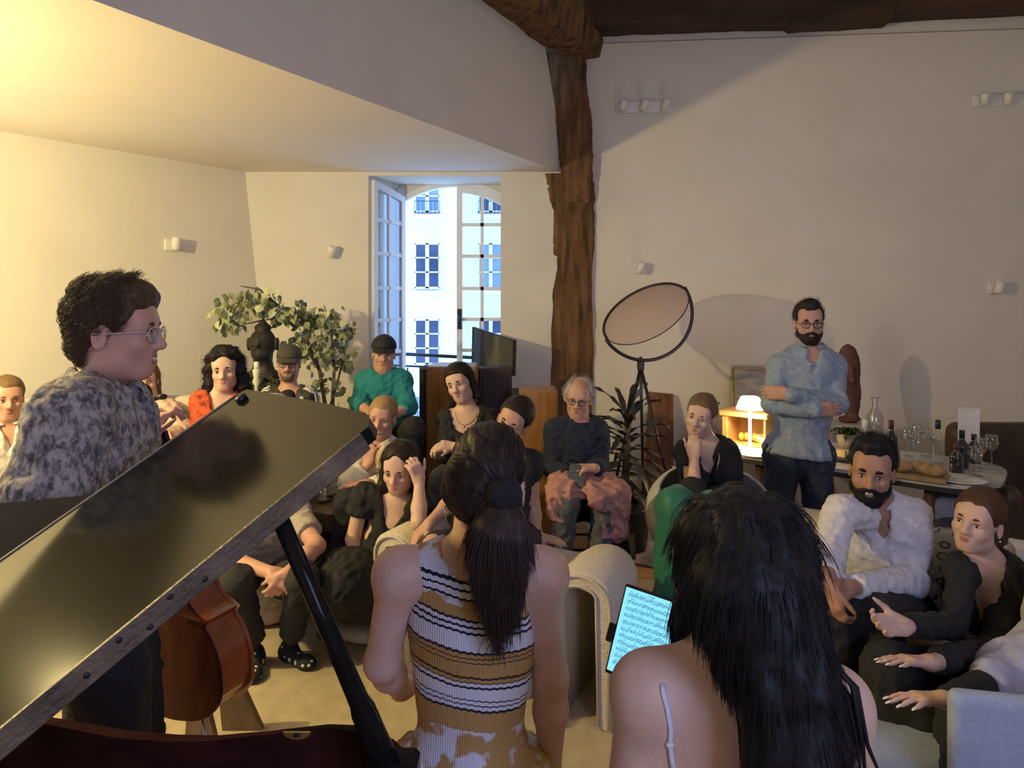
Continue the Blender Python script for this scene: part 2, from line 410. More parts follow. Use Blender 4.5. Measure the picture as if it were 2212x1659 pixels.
# ------------------------------------------------------------------ timber: post, knee, rafter, cross beam
def timber(name, stations, m, label=None, jitter=.010, nper=7, seed=3):
    """stations: list of (centre, half across vector a, half across vector b): rough squared timber as one mesh"""
    g = np.random.default_rng(seed); fine = []
    for i in range(len(stations)-1):
        n = nper
        for k in range(n):
            t = k/n; fine.append(tuple((1-t)*np.asarray(stations[i][j], float)+t*np.asarray(stations[i+1][j], float) for j in range(3)))
    fine.append(tuple(np.asarray(x, float) for x in stations[-1]))
    ring = []
    per = [(-1, -1), (-.4, -1.02), (.3, -1.01), (1, -1), (1.02, -.3), (1.01, .4), (1, 1), (.3, 1.02), (-.4, 1), (-1, 1), (-1.02, .4), (-1, -.3)]
    off = g.normal(0, jitter*.6, (len(per), 2)); v = []
    for (c, a, bb_) in fine:
        off = off*.75+g.normal(0, jitter*.6, off.shape)
        for q, (x, y) in enumerate(per):
            v.append(c+a*x*(.94 if abs(x) >= .98 and abs(y) >= .98 else 1)+bb_*y*(.94 if abs(x) >= .98 and abs(y) >= .98 else 1)+nrm(a)*off[q, 0]+nrm(bb_)*off[q, 1])
    n = len(per); m_ = len(fine)
    f = [(i*n+k, i*n+(k+1) % n, (i+1)*n+(k+1) % n, (i+1)*n+k) for i in range(m_-1) for k in range(n)]+[tuple(range(n))[::-1], tuple((m_-1)*n+k for k in range(n))]
    return MB().add(v, f).build(name, m, None, kind='structure')
def st(u0, u1, v, d, dep=.07):
    a = P(u0, v, d); b_ = P(u1, v, d); return ((a+b_)/2+V(0, dep*.4, 0), (b_-a)/2, V(0, dep, 0))
DP = 6.43
timber('trim_post', [st(1188, 1275, 1115, DP), st(1189, 1276, 840, DP), st(1190, 1280, 700, DP), st(1192, 1281, 560, DP), st(1193, 1281, 458, DP), st(1184, 1282, 425, DP), st(1174, 1281, 376, DP)], BEAM, jitter=.009)
DQ = 6.36
timber('trim_upper_post', [st(1206, 1274, 440, DQ+.06), st(1212, 1272, 388, DQ), st(1208, 1279, 330, DQ), st(1196, 1277, 250, DQ), st(1184, 1266, 180, DQ), st(1172, 1268, 95, DQ), st(1164, 1276, -20, DQ)], BEAM, jitter=.010, seed=8)
# rafter running along the top of the bulkhead
zb = 4.03
rn = nrm(V(-de[1], de[0], 0)); rn = rn if rn[0] > 0 else -rn
ra = [(np.array(v3(E1+de*t, zb+.20))+rn*.14, rn*.19, V(0, 0, .20)) for t in (-.10, 1, 2, 3, 4.5)]
timber('trim_rafter', ra, BEAM, jitter=.016, seed=5)
cb = [(np.array(v3(WR0+nrm(WR1-WR0)*t, 4.23+.15+o))+RN*.13, RN*.15, V(0, 0, .15+q)) for t, o, q in ((.1, 0, .0), (1.2, .0, .005), (1.9, .0, .01), (1.95, -.01, .03), (2.75, 0, .02), (2.8, .02, -.01), (4.2, .03, -.01), (5.7, .05, -.01))]
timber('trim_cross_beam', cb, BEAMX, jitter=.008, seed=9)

# ------------------------------------------------------------------ French window with an open leaf
win = empty('window_1', (WXM, YW, 0), kind='structure')
fr = MB()
fr.obox((WX0-.02, YW+.03, 1.45), (.035, .045, 1.45)); fr.obox((WX1+.01, YW+.03, 1.45), (.035, .045, 1.45))
xs = np.linspace(WX0-.05, WX1+.04, 15)
fr.prism([(x, YW-.012, arch(x)-.012) for x in xs]+[(x, YW-.012, arch(x)+.05) for x in xs[::-1]], (0, .08, 0))
fr.build('window_frame', WHITE, win)
RAILS = [.35, .665, .975, 1.288, 1.596, 1.904, 2.226, 2.54]
def leaf(name, origin, ax, toph, handle=False):
    """leaf from the hinge outwards along ax; toph(s) gives its arched top"""
    W = .50; ax = nrm(ax); nn = np.cross(ax, (0, 0, 1)); o_ = np.asarray(origin, float)
    at = lambda s, z: o_+ax*s+V(0, 0, z)
    b = MB(); T = .042
    def bar(s0, z0, s1, z1, top0=None, top1=None):
        b.prism([at(s0, z0)-nn*T/2, at(s1, z0)-nn*T/2, at(s1, z1 if top1 is None else top1)-nn*T/2, at(s0, z1 if top0 is None else top0)-nn*T/2], nn*T)
    bar(0, .04, .05, 0, toph(0), toph(.05)); bar(W-.055, .04, W, 0, toph(W-.055), toph(W))
    bar(.05, .04, W-.055, .14)
    ss = np.linspace(.05, W-.055, 8)
    b.prism([at(s, toph(s)-.065)-nn*T/2 for s in ss]+[at(s, toph(s))-nn*T/2 for s in ss[::-1]], nn*T)
    root = b.build(name, WHITE, win)
    mid = (.05+W-.055)/2; c = MB()
    def thin(s0, z0, s1, z1): c.prism([at(s0, z0)-nn*.012, at(s1, z0)-nn*.012, at(s1, z1)-nn*.012, at(s0, z1)-nn*.012], nn*.024)
    for z in RAILS: thin(.05, z-.017, W-.055, z+.017)
    thin(mid-.016, .14, mid+.016, toph(mid)-.06); c.build('glazing_bars', WHITE, root)
    zs = [.14]+RAILS
    for i, z in enumerate(zs):
        for (s0, s1) in ((.05, mid), (mid, W-.055)):
            p = MB(); z1 = zs[i+1] if i+1 < len(zs) else None
            p.prism([at(s0, z)-nn*.002, at(s1, z)-nn*.002, at(s1, z1 if z1 else toph(s1)-.06)-nn*.002, at(s0, z1 if z1 else toph(s0)-.06)-nn*.002], nn*.004); p.build('pane', GLASS, root)
    if handle:
        h = MB(); c0 = at(W-.03, 1.60)+nn*.0; f_ = -nn if (-nn)[1] < 0 else nn
        h.obox(c0+f_*.03, (.022, .008, .10), np.array((ax, f_, (0, 0, 1)))); h.tube([c0+f_*.03, c0+f_*.075], .012); h.lathe(c0+f_*.06+V(0, 0, -.05), [(.014, -.02), (.022, 0), (.022, .06), (.014, .085)], 10)
        h.build('handle', BLACK, root)
    return root
leaf('window_leaf', (WX1-.01, YW+.01, 0), (-1, 0, 0), lambda s: arch(WX1-.01-s)-.005, True)
leaf('window_leaf', (WX0+.01, YW-.03, 0), (-.242, -.50, 0), lambda s: 2.80+.10*(s/.5)**.7)
gr = MB()
for z in (1.22, 1.10): gr.tube([(WX0-.05, YW+.16, z+.02), (WX1+.06, YW+.16, z-.04)], .018 if z > 1.2 else .010)
for x in np.linspace(WX0+.02, WX1, 9): gr.tube([(x, YW+.16, .05), (x, YW+.16, 1.10)], .007, 6)
gr.build('guard_rail', BLACK, win)
MB().box(V(WX0-.3, YW+.1, -.1), V(WX1+.3, YW+.3, .0)).build('window_ledge', WHITE, win)

# ------------------------------------------------------------------ house across the courtyard
FAC = mat('pale_render', (.80, .80, .78), .9, .05, .6)
FWH = mat('facade_white', (.85, .86, .88), .6, .03)
PANE = mat('facade_pane', (.03, .05, .11), .12, .3, .8, spec=.7)
CURT = mat('facade_curtain', (.22, .30, .5), .9, .2, 6, stretch=(6, 1, 1))
YF = 27.0
bl = empty('apartment_building', (0, YF, -14), 'pale apartment building across the courtyard seen through the window', 'building')
MB().box(V(-16, YF+.22, -14), V(14, YF+6, 26)).build('facade', FAC, bl)
wj = [-3.31+2.48*j for j in range(-2, 4)]
for j, x in enumerate(wj):
    for k in range(-2, 3):
        z0 = 2.27+2.97*k; hw, hh = .48, 1.76
        b = MB()
        for (xa, xb, za, zb_) in ((-hw-.05, -hw+.04, 0, hh), (hw-.04, hw+.05, 0, hh), (-.07, .07, 0, hh), (-hw, hw, hh-.05, hh+.04), (-hw, hw, -.03, .06), (-hw, hw, hh*.36-.025, hh*.36+.025), (-hw, hw, hh*.68-.025, hh*.68+.025)):
            b.box(V(x+xa, YF+.08, z0+za), V(x+xb, YF+.2, z0+zb_))
        w_ = b.build('window_sash', FWH, bl)
        for sg in (-1, 1):
            MB().box(V(x+sg*.275-.2, YF+.17, z0+.02), V(x+sg*.275+.2, YF+.21, z0+hh-.02)).build('pane', PANE if (j+k) % 3 else CURT, w_)
        s_ = MB(); s_.box(V(x-hw-.16, YF-.06, z0-.25), V(x+hw+.16, YF+.24, z0-.09)); s_.build('window_sill', FWH, bl)
        if k == 1:
            g_ = MB()
            for zz in (.18, .62): g_.tube([(x-hw, YF-.02, z0+zz-.2), (x+hw, YF-.02, z0+zz-.2)], .015, 5)
            for xx in np.linspace(-hw, hw, 7): g_.tube([(x+xx, YF-.02, z0-.1), (x+xx, YF-.02, z0+.42)], .01, 5)
            g_.build('balcony_rail', BLACK, bl)
# ------------------------------------------------------------------ wall spots
FIX = mat('white_fixture', (.82, .80, .76), .45, .02)
def spot(p, n, heads, label, group, tilt):
    n = nrm(n); s_ = nrm(np.cross((0, 0, 1), n)); up = V(0, 0, 1); A = np.array((s_, n, up)); p = np.asarray(p)
    r = empty('wall_spotlight', p, label, 'spotlight', group)
    w2 = .055 if heads == 1 else .25
    MB().obox(p+n*.012, (w2, .012, .05), A, .004).build('wall_plate', FIX, r)
    for i in range(heads):
        c = p+s_*((i-(heads-1)/2)*.19)
        b = MB(); b.tube([c+n*.02, c+n*.06], .009, 6); b.build('arm', FIX, r)
        a = nrm(V(*tilt)) if tilt else up
        b = MB(); b.lathe(c+n*.09, [(.030, -.05), (.034, -.048), (.034, .05), (.028, .052)], 14, a); b.build('lamp_head', FIX, r)
        b = MB(); b.lathe(c+n*.09+a*-.0515, [(.027, -.001), (.02, .001)], 12, a); b.build('bulb', mat('unlit_bulb', (.5, .48, .42), .3), r)
lp = onplane(368, 530, v3(CT, ZC), LNORM)
spot(lp, LNORM, 1, 'single white wall spotlight on the leaning left wall', None, (.05, 0, 1))
spot(onplane(722, 545, (0, YB, 0), (0, -1, 0)), (0, -1, 0), 1, 'single white wall spotlight on the wall left of the window', None, (.3, -.5, 1))
wr0 = v3(WR0, 0)
spot(onplane(1382, 580, wr0, RN), RN, 1, 'single white wall spotlight above the hoop shaped floor lamp', None, (.3, -.3, 1))
spot(onplane(2146, 622, wr0, RN), RN, 1, 'single white wall spotlight low on the wall near the right edge of the picture', None, (.2, -.1, 1))
spot(onplane(1390, 232, wr0, RN), RN, 3, 'white three headed spotlight bar high on the wall beside the old post', None, (.3, -.6, 1))
spot(onplane(2165, 218, wr0, RN), RN, 3, 'white three headed spotlight bar high on the wall near the right edge of the picture', None, (-.3, -.5, 1))

# added unseen dark boards beside the left wall to darken the piano lid's reflection
PANM = mat('lid_darkener', (.018, .012, .008), .6, .3, 5, stretch=(4, 4, 1))
b = MB(); pA = np.array((sxw := nrm(V(dl[0], dl[1], 0)), nrm(V(LNORM[0], LNORM[1], 0)), (0, 0, 1)))
pc0 = np.array(v3(CBt, 0))+sxw*2.75+pA[1]*.18
b.obox(pc0+sxw*2.0+V(0, 0, 1.47), (2.0, .03, 1.47), pA); pr_ = b.build('trim_lid_darkener', PANM, None, kind='structure')
pan = MB(); pan.obox((0, 0, 0), (.42, .012, 1.2), pA, .01); pmd = None
for i in range(4):
    p = pc0+sxw*(.5+1.0*i)+pA[1]*.04+V(0, 0, 1.45)
    if pmd is None:
        me_ = MB(); me_.obox(p, (.42, .012, 1.2), pA, .01); o = me_.build('darkener_panel', PANM, pr_); pmd = o.data; p0_ = p
    else:
        o = link('darkener_panel', pmd, None, pr_); o.location = p-p0_
# ------------------------------------------------------------------ rug, sofas, seats
RUG = mat('beige_wool', (.46, .38, .25), .95, .10, 14, bump=.5, bscale=220)
def soft(name, c, h, m, parent=None, A=np.eye(3), r=.05, sub=True, puff=.0, label=None, cat=None, group=None, vox=.02, wr=None):
    s_ = SDF(); s_.box(c, h, A, r, .01)
    if puff: s_.ell(c, np.asarray(h)*np.array((.97, .97, 1))+np.array((0, 0, puff)), A, .05)
    return sdf_obj(name, s_, vox, m, parent, wr, 2, None, label, cat, group)[0]
g_ = MB()
rc = V(-.35, 3.35); rw, rd = 2.05, 1.05
rp = []
for (cx, cy, a0) in ((1, 1, 0), (-1, 1, 90), (-1, -1, 180), (1, -1, 270)):
    for a in range(0, 91, 15): rp.append((rc[0]+cx*(rw-.12)+.12*math.cos(R_(a0+a)), rc[1]+cy*(rd-.12)+.12*math.sin(R_(a0+a)), .001))
g_.prism(rp[::-1], (0, 0, .014)); g_.build('rug', RUG, None, 'large plain beige wool rug in the middle of the floor', 'rug')
# cowhide rug
hide = mat('cowhide', (.40, .36, .32), .9, .75, 3.2)
hp = []; g0 = np.random.default_rng(4)
for k in range(26):
    a = 2*math.pi*k/26; rr = .58+.13*math.sin(3*a)+.08*math.sin(5*a+1)+g0.normal(0, .015); hp.append((1.02+rr*.62*math.cos(a), 5.2+rr*1.0*math.sin(a), .0005))
MB().prism(hp[::-1], (0, 0, .006)).build('cowhide_rug', hide, None, 'brown and white cowhide lying on the boards under the dark strappy plant', 'rug')

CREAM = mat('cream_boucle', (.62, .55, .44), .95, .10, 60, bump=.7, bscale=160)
SOFA = mat('pale_sofa_cloth', (.56, .52, .43), .95, .06, 30, bump=.3, bscale=200)
GREYF = mat('grey_wool_cloth', (.42, .42, .45), .95, .10, 80, bump=.5, bscale=300)
DARK = mat('black_wood', (.014, .013, .013), .5, .2)
# high sofa under the guests at the left
sx = nrm(V(-.985, -.17, 0)); sn = V(.17, -.985, 0); sn = nrm(sn); SA = np.array((sx, -sn, (0, 0, 1)))
so = V(-1.40, 4.66, 0)
r = empty('sofa', so+sx*1.5+sn*.4, 'long pale cream high backed sofa at the left, under the red bloused woman', 'sofa')
soft('seat_base', so+sx*1.5+sn*.42+V(0, 0, .22), (1.5, .42, .20), SOFA, r, SA, .05, vox=.035)
for i in range(3): soft('seat_cushion', so+sx*(.55+.95*i)+sn*.47+V(0, 0, .49), (.465, .37, .075), SOFA, r, SA, .05, vox=.03, puff=.01)
for i in range(3): soft('back_cushion', so+sx*(.55+.95*i)+sn*.03+V(0, 0, .86), (.465, .09, .31), SOFA, r, SA, .07, vox=.03)
soft('arm', so+sx*.02+sn*.42+V(0, 0, .38), (.07, .42, .34), SOFA, r, SA, .05, vox=.03)

def stool(c, h, m=DARK, label='', w=.17, name='stool'):
    r = empty(name, (c[0], c[1], 0), label, 'stool')
    b = MB(); b.lathe((c[0], c[1], h), [(w*.96, -.04), (w, -.035), (w, -.008), (w*.97, 0)], 20); b.build('seat', m, r)
    for sx_, sy in ((1, 1), (1, -1), (-1, -1), (-1, 1)):
        b = MB(); b.tube([(c[0]+sx_*w*.55, c[1]+sy*w*.55, h-.03), (c[0]+sx_*w*.85, c[1]+sy*w*.85, 0)], .016, 8); b.build('leg', m, r)
    b = MB(); q = .40*h
    k = w*(.55+.3*(h-q)/h)
    b.tube([(c[0]+k, c[1]+k, q), (c[0]-k, c[1]+k, q)], .009, 6); b.tube([(c[0]+k, c[1]-k, q), (c[0]-k, c[1]-k, q)], .009, 6); b.build('stretcher', m, r)
    return r
# cream armchair with arched arms, turned a little to the left
AC0 = V(-.06, 3.36, 0)
r = empty('armchair', AC0, 'cream boucle armchair with arched piped arms behind the woman in the striped top', 'armchair')
def archarm(x0, x1, top, name, y0, y1):
    w_ = x1-x0; rr = w_/2; t = .075; out = []; inn = []; cx = (x0+x1)/2
    for k in range(13):
        a = math.pi-math.pi*k/12; out.append((cx+rr*math.cos(a), top-rr*.8+rr*.8*math.sin(a)))
    for k in range(13):
        a = math.pi*k/12; inn.append((cx+(rr-t)*math.cos(a), top-rr*.8+(rr*.8-t)*math.sin(a)))
    poly = [(x0, .02)]+out+[(x1, .02), (x1-t, .02)]+inn+[(x0+t, .02)]
    b = MB(); n = len(poly); L_ = y1-y0; ys = [(y0, -.012), (y0+.012, 0), (y0+L_*.55, 0), (y0+L_*.8, -.012), (y0+L_*.93, -.035), (y1, -.07)]
    v = []
    for (y, e) in ys:
        for i, (x, z) in enumerate(poly):
            q = i < 15
            v.append((AC0[0]+cx+(x-cx)*(1+e/rr if q else 1), AC0[1]+y, z+(e if q and z > .1 else 0)))
    m_ = len(ys)
    f = [(i*n+k, (i+1)*n+k, (i+1)*n+(k+1) % n, i*n+(k+1) % n) for i in range(m_-1) for k in range(n)]
    b.add(v, f, True)
    for lay, fl in ((0, 0), (m_-1, 1)):
        for k in range(n//2):
            a_, b_, c_, d_ = k, k+1, n-2-k, n-1-k
            if b_ >= c_: break
            q = [lay*n+z for z in (a_, b_, c_, d_)]
            b.f.append(tuple(q if not fl else q[::-1])); b.sm.append(False)
    arm = b.build(name, CREAM, r)
    p = MB(); tr_ = lambda q: [(AC0[0]+x, AC0[1]+y0-.004, z) for x, z in q]
    p.tube(tr_([(x0+.02, .03)]+[(cx+(x-cx)*.9, z-.02) for x, z in out]+[(x1-.02, .03)]), .0085, 6, True, True, (0, 1, 0)); p.tube(tr_([(x1-t+.01, .03)]+[(x, z+.012) for x, z in inn]+[(x0+t-.01, .03)]), .0065, 6, True, True, (0, 1, 0)); p.build('piping', mat('cream_piping', (.55, .48, .38), .9), arm)
archarm(.36, .66, .655, 'arm', -.27, .22); archarm(-.60, -.36, .65, 'arm', -.20, .25)
soft('seat_cushion', AC0+V(.0, .05, .44), (.385, .30, .075), CREAM, r, np.eye(3), .06, vox=.02, puff=.045)
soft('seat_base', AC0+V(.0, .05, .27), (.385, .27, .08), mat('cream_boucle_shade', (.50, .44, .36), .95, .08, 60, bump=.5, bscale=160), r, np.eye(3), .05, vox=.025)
for k in (-1, 1):
    b = MB(); b.lathe(AC0+V(k*.2, -.17, 0), [(.04, 0), (.05, .01), (.05, .2)], 12); b.build('leg', CREAM, r)
r.rotation_euler = (0, 0, R_(-26))

# low wooden coffee table + things on it
TW = mat('coffee_table_oak', (.125, .08, .045), .35, .3, 5, bump=.2, bscale=30, stretch=(8, 1, 8))
ct = [P(620, 1098, 3.93), P(712, 1113, 3.80), P(800, 1090, 3.95), P(745, 1010, 4.9), P(560, 1010, 4.9)]
zt = .55
def flat(u, v, z): d = (CAMZ-z)*FPX/(v-HOR); return P(u, v, d)
q = [flat(590, 1092, zt), flat(715, 1112, zt), flat(790, 1062, zt), flat(655, 1042, zt)]
r = empty('coffee_table', (q[0]+q[2])/2*V(1, 1, 0), 'low block shaped dark oak coffee table behind the man in spotted socks', 'table')
q_ = [p-V(0, 0, .10) for p in q]
MB().prism(q_, (0, 0, .10)).build('table_top', TW, r)
cq = sum(q)/4
MB().prism([cq+(p-cq)*.8-V(0, 0, zt-.0) for p in q_[:]], (0, 0, zt-.1)).build('plinth', TW, r) if False else MB().prism([V(*(cq+(p-cq)*.8)[:2], .001) for p in q], (0, 0, zt-.10)).build('plinth', TW, r)
GL = glassmat('clear_glass', (.96, .97, .98), .10)
def wineglass(p, s=1, label='', group=None, name='wine_glass', m=GL):
    b = MB(); b.lathe(p, [(.034*s, 0), (.034*s, .003*s), (.005*s, .008*s), (.004*s, .085*s), (.012*s, .095*s), (.034*s, .118*s), (.041*s, .145*s), (.038*s, .175*s), (.032*s, .20*s), (.030*s, .20*s), (.036*s, .172*s), (.038*s, .145*s), (.031*s, .12*s), (.008*s, .10*s)], 14); return b.build(name, m, None, label, 'glass', group)
def tumbler(p, s, label, group=None):
    b = MB(); b.lathe(p, [(.028*s, 0), (.034*s, .09*s), (.031*s, .09*s), (.026*s, .008*s)], 14); return b.build('tumbler', GL, None, label, 'glass', group)
tumbler(flat(697, 1088, zt), 1.0, 'clear tumbler near the front corner of the coffee table'); tumbler(flat(700, 1060, zt), .9, 'clear tumbler further back on the coffee table')
b = MB(); c = flat(662, 1066, zt); b.lathe(c, [(.05, 0), (.055, .004), (.065, .025), (.062, .025), (.05, .008)], 16); b.build('saucer', mat('glazed_white', (.7, .68, .62), .25), None, 'small glass dish on the coffee table beside the piano lid', 'dish')
b = MB(); c = flat(728, 1078, zt); g0 = np.random.default_rng(2)
for k in range(9): b.tube([c+V(*g0.normal(0, .03, 2), .006), c+V(*g0.normal(0, .05, 2), .02), c+V(*g0.normal(0, .06, 2), .008)], .007, 5)
b.build('dried_twigs', mat('dry_red_brown', (.12, .035, .02), .8), None, 'small heap of dry red brown twigs on the coffee table', 'twigs')

# ------------------------------------------------------------------ loudspeaker cabinets, television
VEN = mat('cherry_veneer', (.30, .145, .045), .4, .22, 5, bump=.1, bscale=40, stretch=(7, 7, 1))
SPK = mat('speaker_cloth', (.012, .012, .014), .9, .2, 90, bump=.3, bscale=300)
def speaker(u0, u1, v, d, label, dep=.38):
    a = P(u0, v, d); b_ = P(u1, v, d); z = a[2]; r = empty('loudspeaker', ((a[0]+b_[0])/2, d+dep/2, 0), label, 'loudspeaker')
    x0, x1 = a[0]+.05, b_[0]
    MB().obox(((x0+x1)/2, d+dep/2, z/2), ((x1-x0)/2, dep/2, z/2), np.eye(3), .012).build('cabinet', VEN, r)
    pr = [(x0+.0, d+.006)]; 
    for k in range(9):
        t = math.pi/2*k/8; pr.append((x0-.055*math.sin(t)-.0, d+.006+.03*(1-math.cos(t))))
    pr += [(x0-.055, d+dep-.02), (x0, d+dep-.006)]
    b = MB(); b.prism([(x, y, .03) for x, y in pr], (0, 0, z-.05)); b.build('grille', SPK, r)
    for zz, rr in ((z-.18, .05), (z-.45, .09), (z-.75, .09)):
        if zz > .15:
            b = MB(); b.lathe((x0-.056, d+dep/2, zz), [(rr, 0), (rr, .006), (rr*.9, .004), (rr*.25, -.01)], 20, (-1, 0, 0)); b.build('driver', mat('driver_cone', (.03, .03, .03), .6), r)
    return r
speaker(906, 1030, 792, 5.35, 'tall cherry wood loudspeaker cabinet under the window, black cloth front to its left')
speaker(1107, 1206, 846, 5.1, 'shorter cherry wood loudspeaker cabinet against the foot of the old post')
a = P(1034, 796, 5.62); b_ = P(1106, 796, 5.62)
r = empty('media_cabinet', ((a[0]+b_[0])/2, 5.8, 0), 'dark brown upright cabinet between the two loudspeakers', 'cabinet')
MB().obox(((a[0]+b_[0])/2, 5.73, a[2]/2), ((b_[0]-a[0])/2, .10, a[2]/2), np.eye(3), .008).build('body', mat('dark_walnut', (.035, .016, .010), .5, .3, 5), r)
MB().obox(((a[0]+b_[0])/2, 5.622, a[2]/2), ((b_[0]-a[0])/2-.03, .006, a[2]/2-.04), np.eye(3), .004).build('door', mat('dark_walnut', (.03, .014, .01), .5, .3, 5), r)
tv = [P(1018, 812, 6.34), P(1108, 812, 5.90), P(1110, 735, 5.90), P(1020, 706, 6.34)]
tn = nrm(np.cross(tv[1]-tv[0], tv[3]-tv[0])); tn = tn if tn[1] < 0 else -tn
r = empty('television', (tv[0]+tv[1])/2, 'slim dark television turned to the window, blue reflections on its glass', 'television')
MB().prism([p-tn*.03 for p in tv], tn*.03).build('casing', DARK, r)
tcn = sum(tv)/4
MB().prism([tcn+(p-tcn)*.97+tn*.0005 for p in tv], tn*.002).build('screen', mat('tv_glass', (.015, .02, .03), .04, .1, 2, spec=1.0, coat=1), r)
b = MB(); bm_ = (tv[0]+tv[1])/2-tn*.03; b.tube([bm_+V(0, 0, .05), V(bm_[0], bm_[1], .02)], .03, 10); b.lathe((bm_[0], bm_[1], 0), [(.12, 0), (.12, .012), (.03, .03)], 20); b.build('stand', DARK, r)

# ------------------------------------------------------------------ hoop floor lamp
LD = 5.45; E_1 = P(1311, 731, LD); E_2 = P(1476, 622, LD); lc = (E_1+E_2)/2; R0 = np.linalg.norm(E_2-E_1)/2
chd = nrm(E_2-E_1); per = nrm(np.cross(chd, (0, -1, 0))); per = per if per[2] < 0 else -per
r = empty('floor_lamp', P(1383, 1154, LD)*V(1, 1, 0), 'unlit floor lamp, tilted translucent disc in a black half hoop on thin legs', 'lamp')
b = MB(); b.tube([lc+(chd*math.cos(a)+per*math.sin(a))*(R0*1.03) for a in np.linspace(math.pi, 0, 33)], .0135, 8, True, True, (0, 1, 0)); b.build('hoop', BLACK, r)
db = nrm(-per*.43+V(0, .9, 0))
ring = [lc+(chd*math.cos(a)+db*math.sin(a))*R0 for a in np.linspace(0, 2*math.pi, 49)]
b = MB(); b.tube(ring[:25], .0115, 8); b.tube(ring[24:], .004, 6); b.build('shade_rim', BLACK, r)
m_ = bpy.data.materials.new('translucent_disc'); m_.use_nodes = True; nt = m_.node_tree; bs = nt.nodes['Principled BSDF']; bs.inputs['Base Color'].default_value = (.62, .50, .47, 1); bs.inputs['Roughness'].default_value = .5
tr = nt.nodes.new('ShaderNodeBsdfTransparent'); tr.inputs[0].default_value = (.95, .88, .85, 1); mx = nt.nodes.new('ShaderNodeMixShader'); nz = nt.nodes.new('ShaderNodeTexNoise'); nz.inputs['Scale'].default_value = 3; mm = nt.nodes.new('ShaderNodeMath'); mm.operation = 'MULTIPLY_ADD'; mm.inputs[1].default_value = .1; mm.inputs[2].default_value = .36
nt.links.new(nz.outputs['Fac'], mm.inputs[0]); nt.links.new(mm.outputs[0], mx.inputs[0]); nt.links.new(tr.outputs[0], mx.inputs[1]); nt.links.new(bs.outputs[0], mx.inputs[2]); nt.links.new(mx.outputs[0], nt.nodes['Material Output'].inputs[0])
dn_ = nrm(np.cross(chd, db)); b = MB(); b.lathe(lc-dn_*.001, [(R0*.99, 0), (R0*.99, .002)], 40, dn_); b.build('shade_disc', m_, r)
j = P(1384, 790, LD)
b = MB(); b.obox(j+V(0, 0, .0), (.026, .02, .035), np.eye(3), .006); b.tube([j+V(0, 0, .02), j+V(0, 0, .07)], .012, 8); b.build('joint', BLACK, r)
for (u, dd) in ((1300, 5.1), (1470, 5.35), (1390, 6.1)):
    f_ = P(u, 0, dd); f_[2] = 0; b = MB(); b.tube([j+V(0, 0, -.01), f_], [.0135, .010], 8); b.build('leg', BLACK, r)

# ------------------------------------------------------------------ leaning timber slab, plant
a0 = P(1404, 848, 6.32); a1 = P(1456, 853, 6.30)
slb = mat('rough_slab', (.17, .075, .035), .85, .45, 7, bump=.6, bscale=30, stretch=(2, 2, .4))
b = MB(); top = [a0+V(0, .02, 0), a1+V(0, .02, 0), a1+V(0, .07, 0), a0+V(0, .07, 0)]; bx0, bx1 = P(1393, 0, 6.1)[0], P(1452, 0, 6.1)[0]
v = [(bx0, 6.06, 0), (bx1, 6.05, 0), (bx1, 6.12, 0), (bx0, 6.13, 0)]+[tuple(p) for p in top]
b.add(v, [(0, 3, 2, 1), (4, 5, 6, 7), (0, 1, 5, 4), (1, 2, 6, 5), (2, 3, 7, 6), (3, 0, 4, 7)]); b.build('timber_slab', slb, None, 'rough reddish brown timber slab leaning on the wall behind the lamp leg', 'timber')
# dark strappy plant in a pot
pc = P(1348, 1075, 5.0); pc[2] = 0
r = empty('strappy_plant', pc, 'dark cordyline like plant with long strap leaves beside the old man', 'plant')
LEAFD = mat('dark_leaf', (.028, .026, .022), .45, .5, 6)
b = MB(); b.lathe(pc, [(.12, 0), (.16, .02), (.19, .30), (.18, .32), (.16, .30)], 20); b.build('pot', mat('black_pot', (.02, .02, .022), .5), r)
b = MB(); b.tube([pc+V(0, 0, .25), pc+V(.01, 0, .5), pc+V(.03, .02, .85), pc+V(.05, .02, 1.0)], [.035, .03, .022, .015], 8); b.build('stem', mat('plant_stem', (.09, .06, .03), .9, .4, 20), r)
def strap(p0, dirn, ln, wd, drop, name='leaf', m=LEAFD):
    b = MB(); pts = []; d = nrm(dirn); n = 9
    s_ = nrm(np.cross(d, (0, 0, 1))+V(.001, 0, 0)); v = []
    for i in range(n):
        t = i/(n-1); c = p0+d*ln*t+V(0, 0, -drop*t*t*ln); w_ = wd*(.35+1.2*t if t < .45 else .9)*(1 if t < .5 else max(.03, (1-t)/.5)**.7); wav = .012*math.sin(t*14)
        v += [c-s_*w_+V(0, 0, .25*w_+wav), c, c+s_*w_+V(0, 0, .25*w_-wav)]
    v2 = [x+V(0, 0, -.0015) for x in v]; k = len(v)
    f = [(i*3+j, i*3+j+1, (i+1)*3+j+1, (i+1)*3+j) for i in range(n-1) for j in (0, 1)]; f += [tuple(k+x for x in q[::-1]) for q in f]
    b.add(v+v2, f, True); return b.build(name, m, r)
g0 = np.random.default_rng(12)
for i in range(46):
    t = i/45; z = .35+.62*t; a = i*2.4; el = -.5+1.5*t+g0.normal(0, .12)
    strap(pc+V(.03*t, .02*t, z), V(math.cos(a), math.sin(a)*.8, math.tan(np.clip(el, -1, 1.25))), .34+.16*g0.random(), .026+.01*g0.random(), .35+.5*(1-t))

